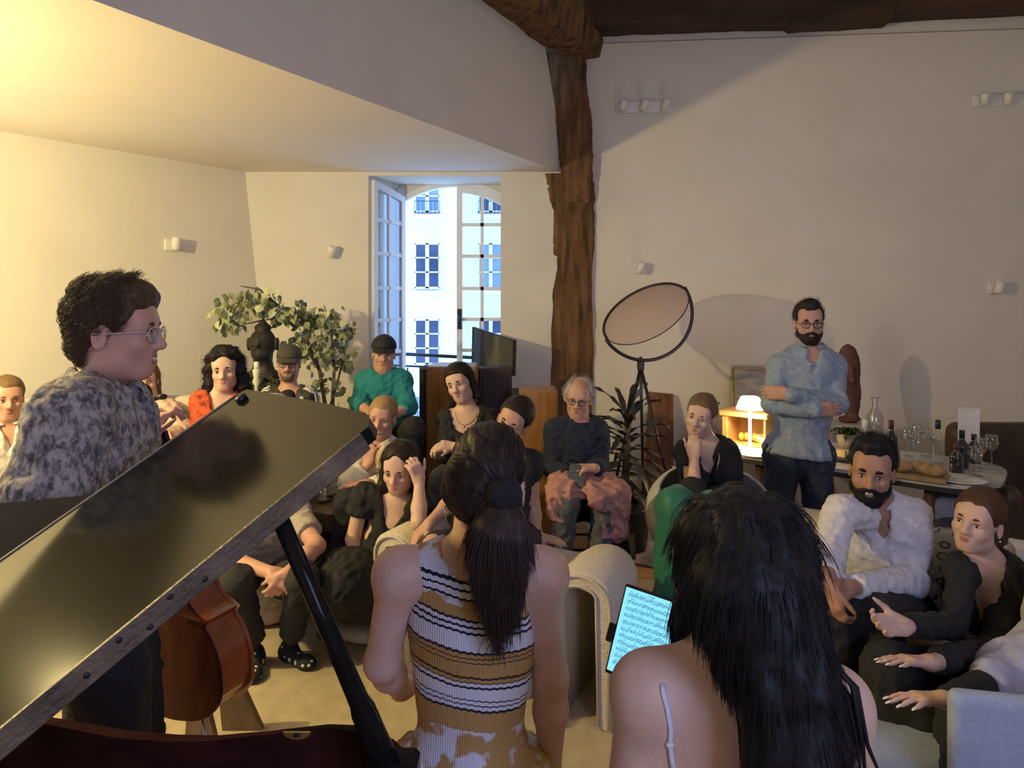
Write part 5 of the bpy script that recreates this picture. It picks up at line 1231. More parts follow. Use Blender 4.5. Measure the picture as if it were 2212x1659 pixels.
        if top.get('collar_m') or ns == 'collar':
            b = MB(); pts = []; 
            for k in range(15):
                a = R_(-250+320*k/14*1.0); ca, sa = math.cos(a), math.sin(a); pts.append(N+S_*ca*.068+F*(sa*.066+.008)+U*(.028-.018*max(0, sa)))
            b.tube(pts, [.006]+[.014]*13+[.006], 7, True, True, U, 1); b.build('collar', top['m'], to)
    if bottom and lj:
        c = SDF(); t = bottom.get('t', .014)
        c.ell(H+U*.0-F*.01, ((.160 if fem else .152)*g+t*.6, .112*g+t*.6, .125+t), A, .05)
        for key, (hp, kn, an) in lj.items():
            fl_ = bottom.get('flare', 0); e = kn+(an-kn)*bottom.get('len', .93)
            c.cap(H*.5+hp*.5, hp, .09, .09+t, .05); c.cap(hp, kn, .082+t, .057+t+fl_*.3, .04); c.cap(kn, e, .056+t+fl_*.4, .044+t+fl_, .03)
            dv = nrm(an-kn); c.box(e+dv*.06, (.15, .15, .05), np.array((nrm(np.cross(dv, (.3, .5, .8))), np.cross(dv, nrm(np.cross(dv, (.3, .5, .8)))), dv)), .004, .006, '-')
        out['bottom'] = sdf_obj(bottom.get('name', 'trousers'), c, max(cloth_h, .012), bottom['m'], root, bottom.get('wr', [(.005, 55, (1, 1, .7), 'r'), (.002, 150, (1, 1, 1))]), 1)[0]
    if lj and not (bottom and bottom.get('bare')):
        for key, (hp, kn, an) in lj.items():
            tw = nrm(legs[key][3]) if len(legs[key]) > 3 else nrm(F*V(1, 1, 0)); b = SDF(); sd2 = np.cross(V(0, 0, 1), tw)
            an_ = an; zs = an[2]-.075
            b.cap(an, an-V(0, 0, .035), .038, .040, .02); b.cap(V(an[0], an[1], zs+.035)-tw*.03, V(an[0], an[1], zs+.030)+tw*.13, .036, .030, .04); b.ell(V(an[0], an[1], zs+.028)+tw*.13, (.045, .06, .028), np.array((sd2, tw, (0, 0, 1))), .03)
            b.plane(V(0, 0, zs), (0, 0, -1), .006)
            sdf_obj('sock' if shoe == 'sock' else 'shoe', b, .009, SOCK if shoe == 'sock' else (shoe or SHOE), root, None, 1)
    return out
SHOE = mat('dark_shoe', (.02, .017, .015), .45, .2)
def hair(P_, prims, plane=(.078, .064, 0, 1.1), vox=.008, n=500, length=.05, flow=(0, -.6, -.6), lift=.15, wave=.12, groove=(.0015, 90, (1, 1, .25)), curl=0, rad=.0007, cap=.014, name='hair', m=None, seg=5, capscale=(1, 1, 1), side=0, ears=False, short=True):
    """prims: extra shapes in head coordinates ('c'/'e' with op); the cap is the skull grown by cap and cut by a hairline plane"""
    c, A, k = P_['hc'], P_['HA'], P_['hk']; w_ = lambda q: c+(np.array(q, float)*k)@A
    s = SDF()
    if cap: 
        cap = max(cap, .012); s.ell(w_((0, -.012, .044)), np.array((.073+cap*capscale[0], .097+cap*capscale[1], .082+cap*capscale[2]))*k, A, .02)
        y0, z0, zs, sl = plane
        nvec = nrm((np.array((side, 1.0*sl, -1.0)))@A); s.plane(w_((0, y0, z0)), nvec, .012)
    for pr in prims:
        op = pr[0]
        if pr[1] == 'c': s.cap(w_(pr[2]), w_(pr[3]), pr[4]*k, pr[5]*k, pr[6] if len(pr) > 6 else .02, op)
        else: s.ell(w_(pr[2]), np.array(pr[3])*k, A, pr[4] if len(pr) > 4 else .02, op)
    if ears:
        for q in (-1, 1): s.ell(w_((q*.088, .0, -.010)), np.array((.030, .024, .036))*k, A, .012, '-')
    wr_ = [groove] if groove and not isinstance(groove, list) else groove
    o, v, f = sdf_obj(name, s, vox, m or P_['hm'], P_['root'], wr_, 1)
    if n:
        nn = vnormals(v, f); fl = np.array(flow, float)@A if not callable(flow) else flow
        strands('hair_strands', v, nn, fl, length*k, m or P_['hm'], o, n, seg, lift, rad, wave, len(v), curl, c if short else None, A[1] if short else None)
    return o, v, f
def glasses(P_, m, dx=.031, w=.023, hgt=.017, z=.0):
    c, A, k = P_['hc'], P_['HA'], P_['hk']; w_ = lambda x, y, z: c+(np.array((x, y, z))*k)@A
    b = MB()
    for q in (-1, 1):
        b.tube([w_(q*dx+w*math.copysign(abs(math.cos(a))**.7, math.cos(a)), .103-.006*abs(q*math.cos(a) > 0)*abs(math.cos(a)), z+hgt*math.copysign(abs(math.sin(a))**.7, math.sin(a))) for a in np.linspace(0, 2*math.pi, 21)], .0018*k, 5)
        b.tube([w_(q*(dx+w), .098, z+.006), w_(q*.076, .05, z+.006), w_(q*.082, -.012, z+.004)], .0017*k, 5)
    b.tube([w_(-dx+w, .104, z+.005), w_(0, .108, z+.008), w_(dx-w, .104, z+.005)], .0018*k, 5)
    g_ = b.build('glasses', m, P_['root'])
    b = MB()
    for q in (-1, 1): b.lathe(w_(q*dx, .1025, z), [(w*.93*k, 0), (w*.93*k, .001)], 14, A[1])
    b.build('lens', glassmat('lens_glass', (.97, .98, 1), .06), g_)
def beard(P_, m, t=.007, full=1.0, n=500):
    c, A, k = P_['hc'], P_['HA'], P_['hk']; w_ = lambda q: c+(np.array(q, float)*k)@A; s = SDF()
    s.ell(w_((0, .028, -.045)), np.array((.061+t, .056+t, .070+t))*k, A, .02); s.cap(w_((-.014, .066, -.094)), w_((.014, .066, -.094)), (.022+t)*k, k=.03)
    for q in (-1, 1): s.ell(w_((q*.048, .008, -.062)), np.array((.018+t, .026, .030))*k, A, .02)
    s.cap(w_((-.026, .086, -.052)), w_((0, .097, -.046)), (.006+t*.3)*k, k=.012); s.cap(w_((.026, .086, -.052)), w_((0, .097, -.046)), (.006+t*.3)*k, k=.012)
    s.ell(w_((0, .105, -.0625)), np.array((.023, .022, .0085))*k, A, .004, '-')
    s.ell(w_((0, .09, .010)), np.array((.060, .07, .050))*k, A, .012, '-')
    for q in (-1, 1): s.ell(w_((q*.040, .075, -.022)), np.array((.026, .04, .028))*k, A, .012, '-')
    s.plane(w_((0, 0, -.012)), A[2], .01); s.plane(w_((0, -.012, 0)), -A[1], .01)
    o, v, f = sdf_obj('beard', s, .006, m, P_['root'], [(.0012, 160, (1, 1, .5))], 1)
    if n: strands('beard_hair', v, vnormals(v, f), np.array((0, .2, -1.0))@A, .014*k, m, o, n, 4, .5, .0005, .2, 5)
def capfn(P_, m, brim_m=None):
    c, A, k = P_['hc'], P_['HA'], P_['hk']; w_ = lambda q: c+(np.array(q, float)*k)@A
    s = SDF(); s.ell(w_((0, -.006, .050)), np.array((.088, .114, .090))*k, A, .02).plane(w_((0, .06, .044)), (np.array((0, .12, -1)))@A, .006)
    o, v, f = sdf_obj('cap', s, .008, m, P_['root'], None, 1)
    b = MB(); vv = []; n = 13
    for i in range(n):
        a = math.pi*i/(n-1)
        for rr, dz in ((1.0, 0), (1.35, -.006), (1.72, -.018)):
            vv.append(w_((.080*math.cos(a)*(1 if rr == 1 else .96), .052+.052*math.sin(a)*(1+1.9*(rr-1)), .050+dz-.014*abs(math.cos(a))*(rr-1))))
    k_ = len(vv); vv2 = [p-A[2]*.003 for p in vv]
    f = [(i*3+j, (i+1)*3+j, (i+1)*3+j+1, i*3+j+1) for i in range(n-1) for j in (0, 1)]
    b.add(vv+vv2, f+[tuple(k_+x for x in q[::-1]) for q in f], True); b.build('brim', brim_m or m, o)
    b = MB(); b.sphere(w_((0, -.012, .138)), .006, 6); b.build('cap_button', m, o)
def cloth(name, c, r=.85, var=.10, sc=30, **k): return mat(name, c, r, var, sc, bump=.25, bscale=260, **k)
# ================================================================== the audience and the players
def J(u, v, d): return P(u, v, d)
BLK = cloth('black_jersey', (.012, .012, .013)); BLK2 = cloth('black_trouser_cloth', (.013, .013, .016)); DENIM = cloth('dark_denim', (.022, .032, .065), sc=60); GREYT = cloth('grey_trousers', (.11, .11, .10))
def sit_legs(H, A, kneeL, kneeR, ankL, ankR, w=.09, tw=None):
    S_, F, U = A; f = tw if tw is not None else F*V(1, 1, 0)
    return {'L': (H+S_*w, kneeL, ankL, f), 'R': (H-S_*w, kneeR, ankR, f)}

# ---- man standing with crossed arms (light blue shirt)
d = 4.05
neck, hip = J(1750, 752, d), J(1722, 975, d); A_ = frame(-6, neck-hip)
s1 = cloth('light_blue_shirt', (.29, .355, .43), .85, .12, 60)
fz = .075
p = person('man with beard and glasses standing with crossed arms, light blue shirt and jeans', 'rosy', d, neck, hip, -6, (J(1747, 699, d), -14, 3, 0),
    {'R': dict(sh=J(1684, 790, d), el=J(1668, 872, d-.08), wr=J(1762, 886, d-.21), dirn=(1, .16, 0), palm=(0, 1, 0), hand=True, curl=.1, spread=.02, thumb=-.3, thick=1.0, sleeve=1.97, nocut=True),
     'L': dict(sh=J(1800, 790, d), el=J(1808, 872, d-.10), wr=J(1702, 852, d-.21), dirn=(-.9, .75, .0), palm=(.5, .8, 0), curl=.3, spread=.02, thumb=-.3, thick=1.0, sleeve=1.95, nocut=True)},
    HAIR['dark'], dict(m=s1, neck='collar', sleeve=1.95, t=.018, hemlen=.02, buttons=True), dict(m=DENIM, t=.020, len=.97),
    {'L': (hip+V(.10, 0, -.02), J(1772, 1148, d), V(J(1777, 0, d)[0], d+.05, fz), V(.2, -1, 0)), 'R': (hip+V(-.08, 0, -.02), J(1672, 1148, d-.02), V(J(1662, 0, d)[0], d, fz), V(-.2, -1, 0))}, sh=.195, g=1.02, smile=.05, brow=.0055)
hair(p, [('+', 'e', (0, .03, .116), (.055, .05, .034)), ('-', 'e', (.060, .085, .066), (.028, .045, .036), .012), ('-', 'e', (-.060, .085, .066), (.028, .045, .036), .012)], cap=.012, n=500, length=.035, flow=(0, .3, .5), lift=.5, ears=True)
beard(p, HAIR['dark']); glasses(p, BLACK)

# ---- man in teal sweater and cap, high on a stool
d = 4.95
neck, hip = J(828, 805, d), J(830, 905, d+.02)+V(0, 0, .0); hip = neck-V(0, -.04, .50)
teal = cloth('teal_jersey', (.010, .20, .22), .8, .12, 20)
p = person('man in a teal sweater and black cap sitting high before the open window', 'rosy', d, neck, hip, 8, (J(829, 765, d), 10, 2, 2),
    {'R': dict(sh=J(790, 822, d), el=J(776, 872, d-.12), wr=J(800, 893, d-.32), dirn=(.5, -.5, .1), palm=(0, 0, -1), curl=.5, sleeve=1.45, thick=.95),
     'L': dict(sh=J(868, 822, d), el=J(882, 880, d-.12), wr=J(850, 897, d-.32), dirn=(-.6, -.5, .0), palm=(0, 0, -1), curl=.5, sleeve=1.45, thick=.95)},
    HAIR['black'], dict(m=teal, neck='crew', t=.026, name='sweater'), dict(m=BLK2, t=.02),
    {'L': (hip+V(.10, 0, 0), J(893, 925, d-.40), J(890, 1010, d-.35), V(.3, -1, 0)), 'R': (hip+V(-.10, 0, 0), J(790, 925, d-.40), J(810, 1010, d-.35), V(-.1, -1, 0))}, sh=.185, g=1.0, smile=.8, hk=1.02)
capfn(p, mat('black_cap', (.012, .012, .016), .8, .1, 40)); 

# ---- woman in red blouse, curly dark hair
d = 4.15
neck, hip = J(476, 850, d), J(468, 1030, d+.05); hip = neck-V(.02, -.05, .47)
red = mat('red_orange_print', (.50, .060, .014), .8, .85, 24, bump=.2, bscale=200)
p = person('woman with long curly dark hair in a red orange blouse on the sofa', 'fair', d, neck, hip, 22, (J(486, 800, d), 14, 2, -4),
    {'R': dict(sh=J(438, 868, d), wr=J(470, 935, d-.25), pole=(-.4, .3, -.6), dirn=(.8, -.4, -.1), palm=(0, 0, -1), sleeve=1.7),
     'L': dict(sh=J(507, 872, d+.02), wr=J(525, 950, d-.25), pole=(.6, .2, -.6), dirn=(-.6, -.6, 0), palm=(0, 0, -1), sleeve=1.7)},
    HAIR['black'], dict(m=red, neck='v', vd=.14, t=.022, puff=.012, name='blouse'), dict(m=BLK2),
    {'L': (hip+V(.1, -.02, 0), J(530, 985, d-.5), V(J(530, 0, d-.45)[0], d-.42, .075)), 'R': (hip+V(-.08, -.02, 0), J(475, 985, d-.5), V(J(470, 0, d)[0], d-.42, .075))}, sh=.165, fem=True, smile=.35)
cur = [('+', 'c', (q*.075, -.005, .05), (q*.10, -.01, -.15), .035, .045) for q in (-1, 1)]+[('+', 'c', (.098, .0, -.12), (.10, .02, -.27), .045, .025), ('+', 'e', (0, -.06, -.06), (.10, .055, .12)), ('+', 'e', (0, -.01, .085), (.088, .095, .055))]
hair(p, cur+[('-', 'e', (0, .124, .0), (.054, .080, .110), .02)], plane=(.085, .080, 0, .25), cap=.022, groove=[(.006, 75, (1, 1, 1)), (.003, 150, (1, 1, 1))], n=1200, length=.06, flow=(0, 0, -1), lift=.35, curl=.008, seg=9)

# ---- woman in a pale pink blouse, partly hidden
d = 4.35
neck, hip = J(325, 870, d), None; hip = neck-V(-.02, -.05, .46)
pink = mat('pale_pink_satin', (.58, .42, .32), .5, .15, 10, bump=.15, bscale=90)
p = person('woman in a pale pink satin blouse sitting on the sofa behind the cello', 'fair', d, neck, hip, 30, (J(311, 822, d), 30, 3, -4),
    {'R': dict(sh=J(287, 892, d), wr=J(318, 945, d-.28), pole=(-.5, .2, -.6), dirn=(.9, -.2, -.1), palm=(0, 0, -1), sleeve=1.8, curl=.6),
     'L': dict(sh=J(365, 890, d), wr=J(345, 948, d-.28), el=J(395, 935, d-.08), dirn=(-.9, -.2, -.1), palm=(0, 0, -1), sleeve=1.8, curl=.6)},
    HAIR['darkblonde'], dict(m=pink, neck='collar', t=.024, puff=.014, name='blouse'), dict(m=cloth('charcoal_skirt', (.03, .03, .032)), name='skirt', flare=.04),
    {'L': (hip+V(.1, -.02, 0), J(425, 985, d-.5), V(J(425, 0, d-.45)[0], d-.42, .075)), 'R': (hip+V(-.07, -.02, 0), J(370, 985, d-.5), V(J(360, 0, d)[0], d-.42, .075))}, sh=.175, fem=True, smile=.4)
hair(p, [('+', 'c', (q*.07, -.02, .04), (q*.075, -.03, -.10), .025, .02) for q in (-1, 1)]+[('+', 'e', (0, -.05, -.03), (.085, .055, .09))], n=400, length=.07)
b = MB(); c = p['N']+p['A'][1]*.135-V(0, 0, .02)
for q in (-1, 1): b.tube([c, c+p['A'][0]*q*.03+V(0, 0, .02), c+p['A'][0]*q*.045-V(0, 0, .0), c], .008, 6); b.tube([c, c+p['A'][0]*q*.015-V(0, 0, .09)], .009, 6)
b.build('neck_bow', pink, p['top'])

# ---- older man at the left edge
d = 3.95
neck, hip = J(14, 915, d), None; hip = neck-V(.02, -.04, .50)
whs = cloth('white_cotton_shirt', (.70, .67, .63), .8, .05, 40)
p = person('older man in a white shirt cut off by the left edge of the picture', 'rosy', d, neck, hip, 45, (J(16, 862, d), 42, 2, 0),
    {'R': dict(sh=neck+V(-.13, -.12, -.06), wr=hip+V(.10, -.38, .12), pole=(-.4, 0, -.8), palm=(0, 0, -1), sleeve=1.9), 'L': dict(sh=neck+V(.13, .10, -.06), wr=hip+V(.28, -.15, .12), pole=(.3, .4, -.8), palm=(0, 0, -1), sleeve=1.9)},
    HAIR['darkblonde'], dict(m=whs, neck='collar', t=.022), dict(m=GREYT),
    {'L': (hip+V(.09, .05, 0), hip+V(.45, -.22, .02), V(hip[0]+.48, hip[1]-.25, .075), V(.7, -.7, 0)), 'R': (hip+V(-.05, -.08, 0), hip+V(.28, -.42, .02), V(hip[0]+.31, hip[1]-.45, .075), V(.7, -.7, 0))}, sh=.20, smile=.0)
hair(p, [], cap=.010, n=300, length=.03, ears=True)

# ---- man in cap and striped track top
d = 4.90
neck, hip = J(624, 842, d), None; hip = neck-V(0, -.05, .50)
trk = cloth('charcoal_track_cloth', (.040, .040, .036), .6, .15, 30)
p = person('man in an olive cap, glasses and grey track top with white sleeve stripes', 'rosy', d, neck, hip, 12, (J(624, 785, d), 12, 3, 3),
    {'R': dict(sh=J(585, 858, d), el=J(572, 930, d-.05), wr=J(600, 950, d-.28), dirn=(.7, -.5, 0), palm=(0, 0, -1), sleeve=1.95), 'L': dict(sh=J(665, 858, d), el=J(684, 930, d-.05), wr=J(650, 950, d-.28), dirn=(-.7, -.5, 0), palm=(0, 0, -1), sleeve=1.95)},
    HAIR['brown'], dict(m=trk, neck='v', vd=.16, t=.024, name='track_top'), dict(m=BLK2),
    {'L': (hip+V(.1, -.02, 0), J(665, 1000, d-.48), V(J(668, 0, d-.45)[0], d-.44, .30)), 'R': (hip+V(-.1, -.02, 0), J(580, 1000, d-.48), V(J(578, 0, d)[0], d-.44, .30))}, sh=.205, g=1.05, smile=.4)
capfn(p, cloth('olive_cap', (.065, .055, .04))); glasses(p, BLACK); beard(p, mat('stubble', (.14, .09, .065), .8), .002, n=0)
STRP = mat('white_stripe', (.72, .70, .66), .8)
tvn = vnormals(p['tv'], p['tf'])
for key, out_ in (('R', -1), ('L', 1)):
    sp, el, wr = p['arm'][key]
    for k in (-1, 0, 1):
        b = MB(); pts = []
        for t in np.linspace(-.25, 1.0, 12):
            q = (p['N']+(sp-p['N'])*(1+t*1.2) if t < 0 else sp+(el-sp)*t)+V(out_*.10*(1 if t > 0 else .3), -.045+.024*k, .06*(1 if t < .1 else 0))
            j = np.argmin(((p['tv']-q)**2).sum(1)); pts.append(p['tv'][j]+tvn[j]*.001)
        b.tube(pts, .0058, 6); b.build('sleeve_stripe', STRP, p['top'])
b = MB(); c = p['N']+p['A'][1]*.12-V(0, 0, .10); tee = SDF(); tee.cap(p['N']+p['A'][1]*.05-V(0, 0, .045), p['N']+p['A'][1]*.085-V(0, 0, .28), .062, .055, .02)
sdf_obj('undershirt', tee, .01, BLK, p['root'])
j = np.argmin(((p['tv']-J(652, 868, d-.15))**2).sum(1)); b = MB(); bc = p['tv'][j]+tvn[j]*.002; b.obox(bc, (.022, .003, .004), frame(12)); b.obox(bc+V(0, 0, .016), (.012, .003, .010), frame(12)); b.obox(bc-V(0, 0, .012), (.020, .003, .003), frame(12)); b.build('chest_emblem', STRP, p['top'])

# ---- laughing blonde woman
d = 4.15
neck, hip = J(822, 955, d), None; hip = neck-V(-.02, -.08, .44)
crm = cloth('cream_linen', (.62, .57, .47), .85, .08, 40)
p = person('laughing blonde woman in a cream blouse, chin on her hand, below the man in teal', 'rosy', d, neck, hip, -12, (J(826, 904, d), -4, 2, 6),
    {'R': dict(sh=J(780, 985, d), el=J(762, 1040, d-.22), wr=J(797, 1003, d-.22), dirn=(.1, .1, 1), palm=(.2, .9, .1), curl=1.0, thumb=0, sleeve=1.75), 'L': dict(sh=J(858, 985, d), el=J(862, 1050, d-.15), wr=J(790, 1045, d-.34), dirn=(-1, -.2, 0), palm=(0, 0, -1), sleeve=1.8)},
    HAIR['blonde'], dict(m=crm, neck='collar', t=.026, puff=.018, name='blouse'), dict(m=BLK2),
    {'L': (hip+V(.1, -.02, 0), J(875, 1105, d-.45), V(J(870, 0, d-.5)[0], d-.38, .075)), 'R': (hip+V(-.1, -.02, 0), J(750, 1085, d-.42), V(J(760, 0, d)[0], d-.35, .075))}, sh=.18, fem=True, smile=1.0, teeth=True)
hair(p, [('+', 'e', (0, -.095, .0), (.045, .04, .045))], cap=.009, n=500, length=.05, flow=(0, -1, -.1), lift=.05, ears=True)

# ---- dark haired woman with clasped hands
d = 4.35
neck, hip = J(1010, 885, d), None; hip = neck-V(.0, -.06, .50)
p = person('dark haired woman in a black top, head tilted and hands clasped, before the loudspeakers', 'fair', d, neck, hip, -10, (J(994, 829, d), -16, 4, -16),
    {'R': dict(sh=J(967, 905, d), el=J(962, 985, d-.12), wr=J(972, 968, d-.36), dirn=(-.7, -.45, .1), palm=(.3, .3, -.9), curl=.9, sleeve=1.85), 'L': dict(sh=J(1058, 905, d), el=J(1062, 985, d-.12), wr=J(986, 966, d-.38), dirn=(-.9, -.1, .12), palm=(-.2, .4, -.9), curl=.9, sleeve=1.85)},
    HAIR['dark'], dict(m=BLK, neck='scoop', t=.018), dict(m=GREYT, len=.9),
    {'L': (hip+V(.1, -.02, 0), J(1045, 1040, d-.48), V(J(1045, 0, d-.45)[0], d-.42, .075)), 'R': (hip+V(-.1, -.02, 0), J(958, 1035, d-.48), V(J(948, 0, d)[0], d-.42, .075))}, sh=.185, fem=True, smile=.5, hk=1.0)
hair(p, [('+', 'c', (q*.072, -.012, .05), (q*.085, -.01, -.10), .024, .024) for q in (-1, 1)]+[('+', 'e', (0, -.055, -.03), (.088, .055, .10))], cap=.016, n=600, length=.10, flow=(0, -.1, -1), lift=.06, plane=(.080, .068, 0, .8))
b = MB(); pts = []
for k in range(13):
    a = R_(180+180*k/12); q = p['N']+p['A'][0]*.06*math.cos(a)-p['A'][1]*.09*math.sin(a)-V(0, 0, .02+.05*abs(math.sin(a))); j = np.argmin(((p['bv']-q)**2).sum(1)); pts.append(p['bv'][j]+p['A'][1]*.003)
b.tube(pts, .0016, 5); b.sphere(pts[6]-V(0, 0, .008), .006, 6); b.build('necklace', mat('gold', (.6, .42, .15), .3, metal=1), p['root'])

# ---- old man with glasses, jacket on his lap
d = 4.45
neck, hip = J(1252, 908, d), None; hip = neck-V(-.02, -.07, .52)
navy = cloth('navy_knit', (.014, .018, .038), .9, .15, 50)
p = person('old man with grey hair and glasses in a navy sweater, pink jacket on his lap', 'rosy', d, neck, hip, 4, (J(1250, 862, d), -12, 5, 5),
    {'R': dict(sh=J(1200, 930, d), el=J(1192, 1010, d-.04), wr=J(1235, 1030, d-.36), dirn=(.8, -.3, .1), palm=(.1, .2, -.9), curl=.7, sleeve=1.9, thick=1.0), 'L': dict(sh=J(1288, 930, d), el=J(1296, 1010, d-.04), wr=J(1285, 1012, d-.40), dirn=(-.75, -.3, .1), palm=(-.1, .2, -.9), curl=.7, sleeve=1.9, thick=1.0)},
    HAIR['grey'], dict(m=navy, neck='crew', t=.024, name='sweater'), dict(m=GREYT, t=.02, len=.95),
    {'L': (hip+V(.11, -.02, 0), J(1305, 1085, d-.45), V(J(1290, 0, d-.45)[0], d-.42, .075)), 'R': (hip+V(-.09, -.02, 0), J(1222, 1085, d-.48), V(J(1205, 0, d-.45)[0], d-.40, .075))}, sh=.195, g=1.05, smile=.05, full=1.08)
hair(p, [('+', 'e', (q*.078, -.03, .01), (.026, .05, .05)) for q in (-1, 1)]+[('+', 'e', (0, -.085, .02), (.08, .04, .08)), ('-', 'e', (0, .05, .13), (.07, .09, .055), .02)], cap=.010, n=800, length=.05, flow=(0, -.4, .3), lift=.5, plane=(.045, .075, 0, 1.15), ears=True, curl=.004)
glasses(p, mat('brown_frame', (.05, .02, .015), .3))
pj = cloth('dusty_pink_jacket', (.44, .215, .175), .9, .12, 20); sj = SDF(); hp = p['H']
k1, k2 = J(1222, 1075, d-.46), J(1305, 1075, d-.44)
sj.ell(J(1222, 1050, d-.36), (.115, .20, .075), k=.05).ell(J(1305, 1055, d-.34), (.12, .20, .08), k=.05).ell(J(1262, 1035, d-.30), (.10, .15, .06), k=.05).cap(J(1206, 1060, d-.44), J(1203, 1100, d-.50), .055, .035, .05).cap(J(1330, 1070, d-.38), J(1335, 1150, d-.40), .085, .055, .06).cap(J(1285, 1065, d-.50), J(1290, 1090, d-.54), .06, .04, .05)
sj.box(J(1203, 1098, d-.50), (.05, .05, .075), None, .02, .04).box(J(1322, 1120, d-.46), (.075, .06, .10), None, .03, .05)
o, v, f = sdf_obj('jacket', sj, .010, pj, None, [(.014, 42, (1, 1, .7), 'r'), (.004, 110, (1, 1, .7), 'r')], 1, (hp[0], hp[1]-.4, J(0, 1150, d)[2]), 'dusty pink jacket spread over the lap of the old man', 'jacket')
b = MB(); c = J(1245, 1032, d-.47); b.prism([c+V(-.06, 0, -.06), c+V(.05, -.04, -.07), c+V(.03, .02, .06), c+V(-.03, .03, .07)], (0, .02, .004)); b.build('lining', cloth('grey_lining', (.07, .08, .095)), o)

# ---- woman with chin on hand, green trousers
d = 3.95
neck, hip = J(1528, 955, d), J(1545, 1100, d+.1); hip = J(1560, 1098, d+.06)
grn = cloth('emerald_silk', (.010, .14, .075), .5, .15, 14, sheen=.2)
p = person('woman in a black top and green trousers, chin on her hand, in the tub chair', 'fair', d, neck, hip, -28, (J(1514, 900, d-.03), -30, 2, 12),
    {'R': dict(sh=J(1482, 978, d-.05), el=J(1500, 1078, d-.36), wr=J(1499, 986, d-.22), dirn=(.12, .3, 1), palm=(.35, .9, 0), curl=1.0, sleeve=1.42, thumb=.1), 'L': dict(sh=J(1565, 975, d+.03), el=J(1580, 1072, d-.05), wr=J(1530, 1072, d-.35), dirn=(-1, -.2, 0), palm=(0, 0, -1), sleeve=1.85, curl=.5)},
    HAIR['darkblonde'], dict(m=BLK, neck='v', vd=.16, t=.022, puff=.01), dict(m=grn, t=.03, flare=.045, len=.96, wr=[(.010, 22, (1, 1, .25)), (.003, 60, (1, 1, .3))]),
    {'L': (hip+V(.09, .02, 0), J(1535, 1105, d-.42), V(J(1500, 0, d-.4)[0], d-.48, .075), V(-.5, -.8, 0)), 'R': (hip+V(-.09, -.03, 0), J(1462, 1098, d-.40), V(J(1452, 0, d-.35)[0], d-.40, .075), V(-.5, -.8, 0))}, sh=.18, fem=True, smile=.05)
hair(p, [('+', 'e', (.02, -.10, .045), (.045, .042, .042))], cap=.008, n=500, length=.045, flow=(0, -1, .2), lift=.04, ears=True)
b = MB(); c = p['hc']; b.tube([c+(np.array((-.045, -.12, .05)))@p['HA'], c+(np.array((.06, -.135, .075)))@p['HA']], [.004, .006], 6); b.build('hair_stick', BLACK, p['root'])
b = MB(); q0 = p['N']; b.tube([q0+V(.035, -.05, .0), q0+V(.03, -.13, -.06), q0+V(.005, -.155, -.13)], .0035, 6); b.build('necklace', mat('silver', (.8, .8, .78), .2, metal=1), p['root'])
b = MB(); dv = p['arm']['L']; c = dv[1]+(dv[2]-dv[1])*.92; b.lathe(c-nrm(dv[2]-dv[1])*.01, [(.034, 0), (.036, .004), (.036, .016), (.034, .02)], 16, dv[2]-dv[1]); b.build('bracelet', mat('silver', (.8, .8, .78), .2, metal=1), p['root'])

# ---- bearded man in a white shirt, leaning forward
d = 2.92
neck, hip = J(1898, 1085, d), J(1930, 1300, d+.12)
wsh = cloth('white_linen_shirt', (.66, .64, .64), .85, .06, 30)
p = person('smiling bearded man in a white linen shirt leaning forward, elbows on knees', 'tan', d, neck, hip, -26, (J(1883, 1018, d-.04), -30, 4, 4),
    {'R': dict(sh=J(1815, 1108, d-.08), el=J(1785, 1205, d-.22), wr=J(1786, 1262, d-.42), dirn=(.15, -.45, -.9), palm=(.8, .2, -.2), curl=.8, spread=.02, thumb=.0, sleeve=1.62, thick=1.0), 'L': dict(sh=J(1972, 1112, d+.05), el=J(1965, 1255, d-.10), wr=J(1832, 1270, d-.40), dirn=(-.85, -.2, -.35), palm=(-.4, .3, -.7), curl=.9, spread=.02, thumb=.0, sleeve=1.90, thick=1.0)},
    HAIR['black'], dict(m=wsh, neck='collar', t=.018, puff=.010, hemlen=.10, buttons=True), dict(m=BLK2, t=.02),
    {'L': (hip+V(.10, .0, -.02), J(1905, 1335, d-.42), V(J(1905, 0, d-.5)[0], d-.42, .09), V(-.4, -.8, 0)), 'R': (hip+V(-.10, -.02, -.02), J(1812, 1330, d-.38), V(J(1790, 0, d-.4)[0], d-.38, .09), V(-.4, -.8, 0))}, sh=.20, g=1.02, h=.0055, smile=.8, teeth=True, brow=.0065, hk=1.06)
hair(p, [('+', 'e', (0, .02, .114), (.06, .062, .032)), ('-', 'e', (.060, .085, .062), (.030, .045, .034), .012), ('-', 'e', (-.060, .085, .062), (.030, .045, .034), .012)], cap=.012, n=1600, length=.035, flow=(.3, -.3, .3), lift=.5, ears=True, plane=(.082, .078, 0, 1.1)); beard(p, HAIR['black'], .008, n=800)

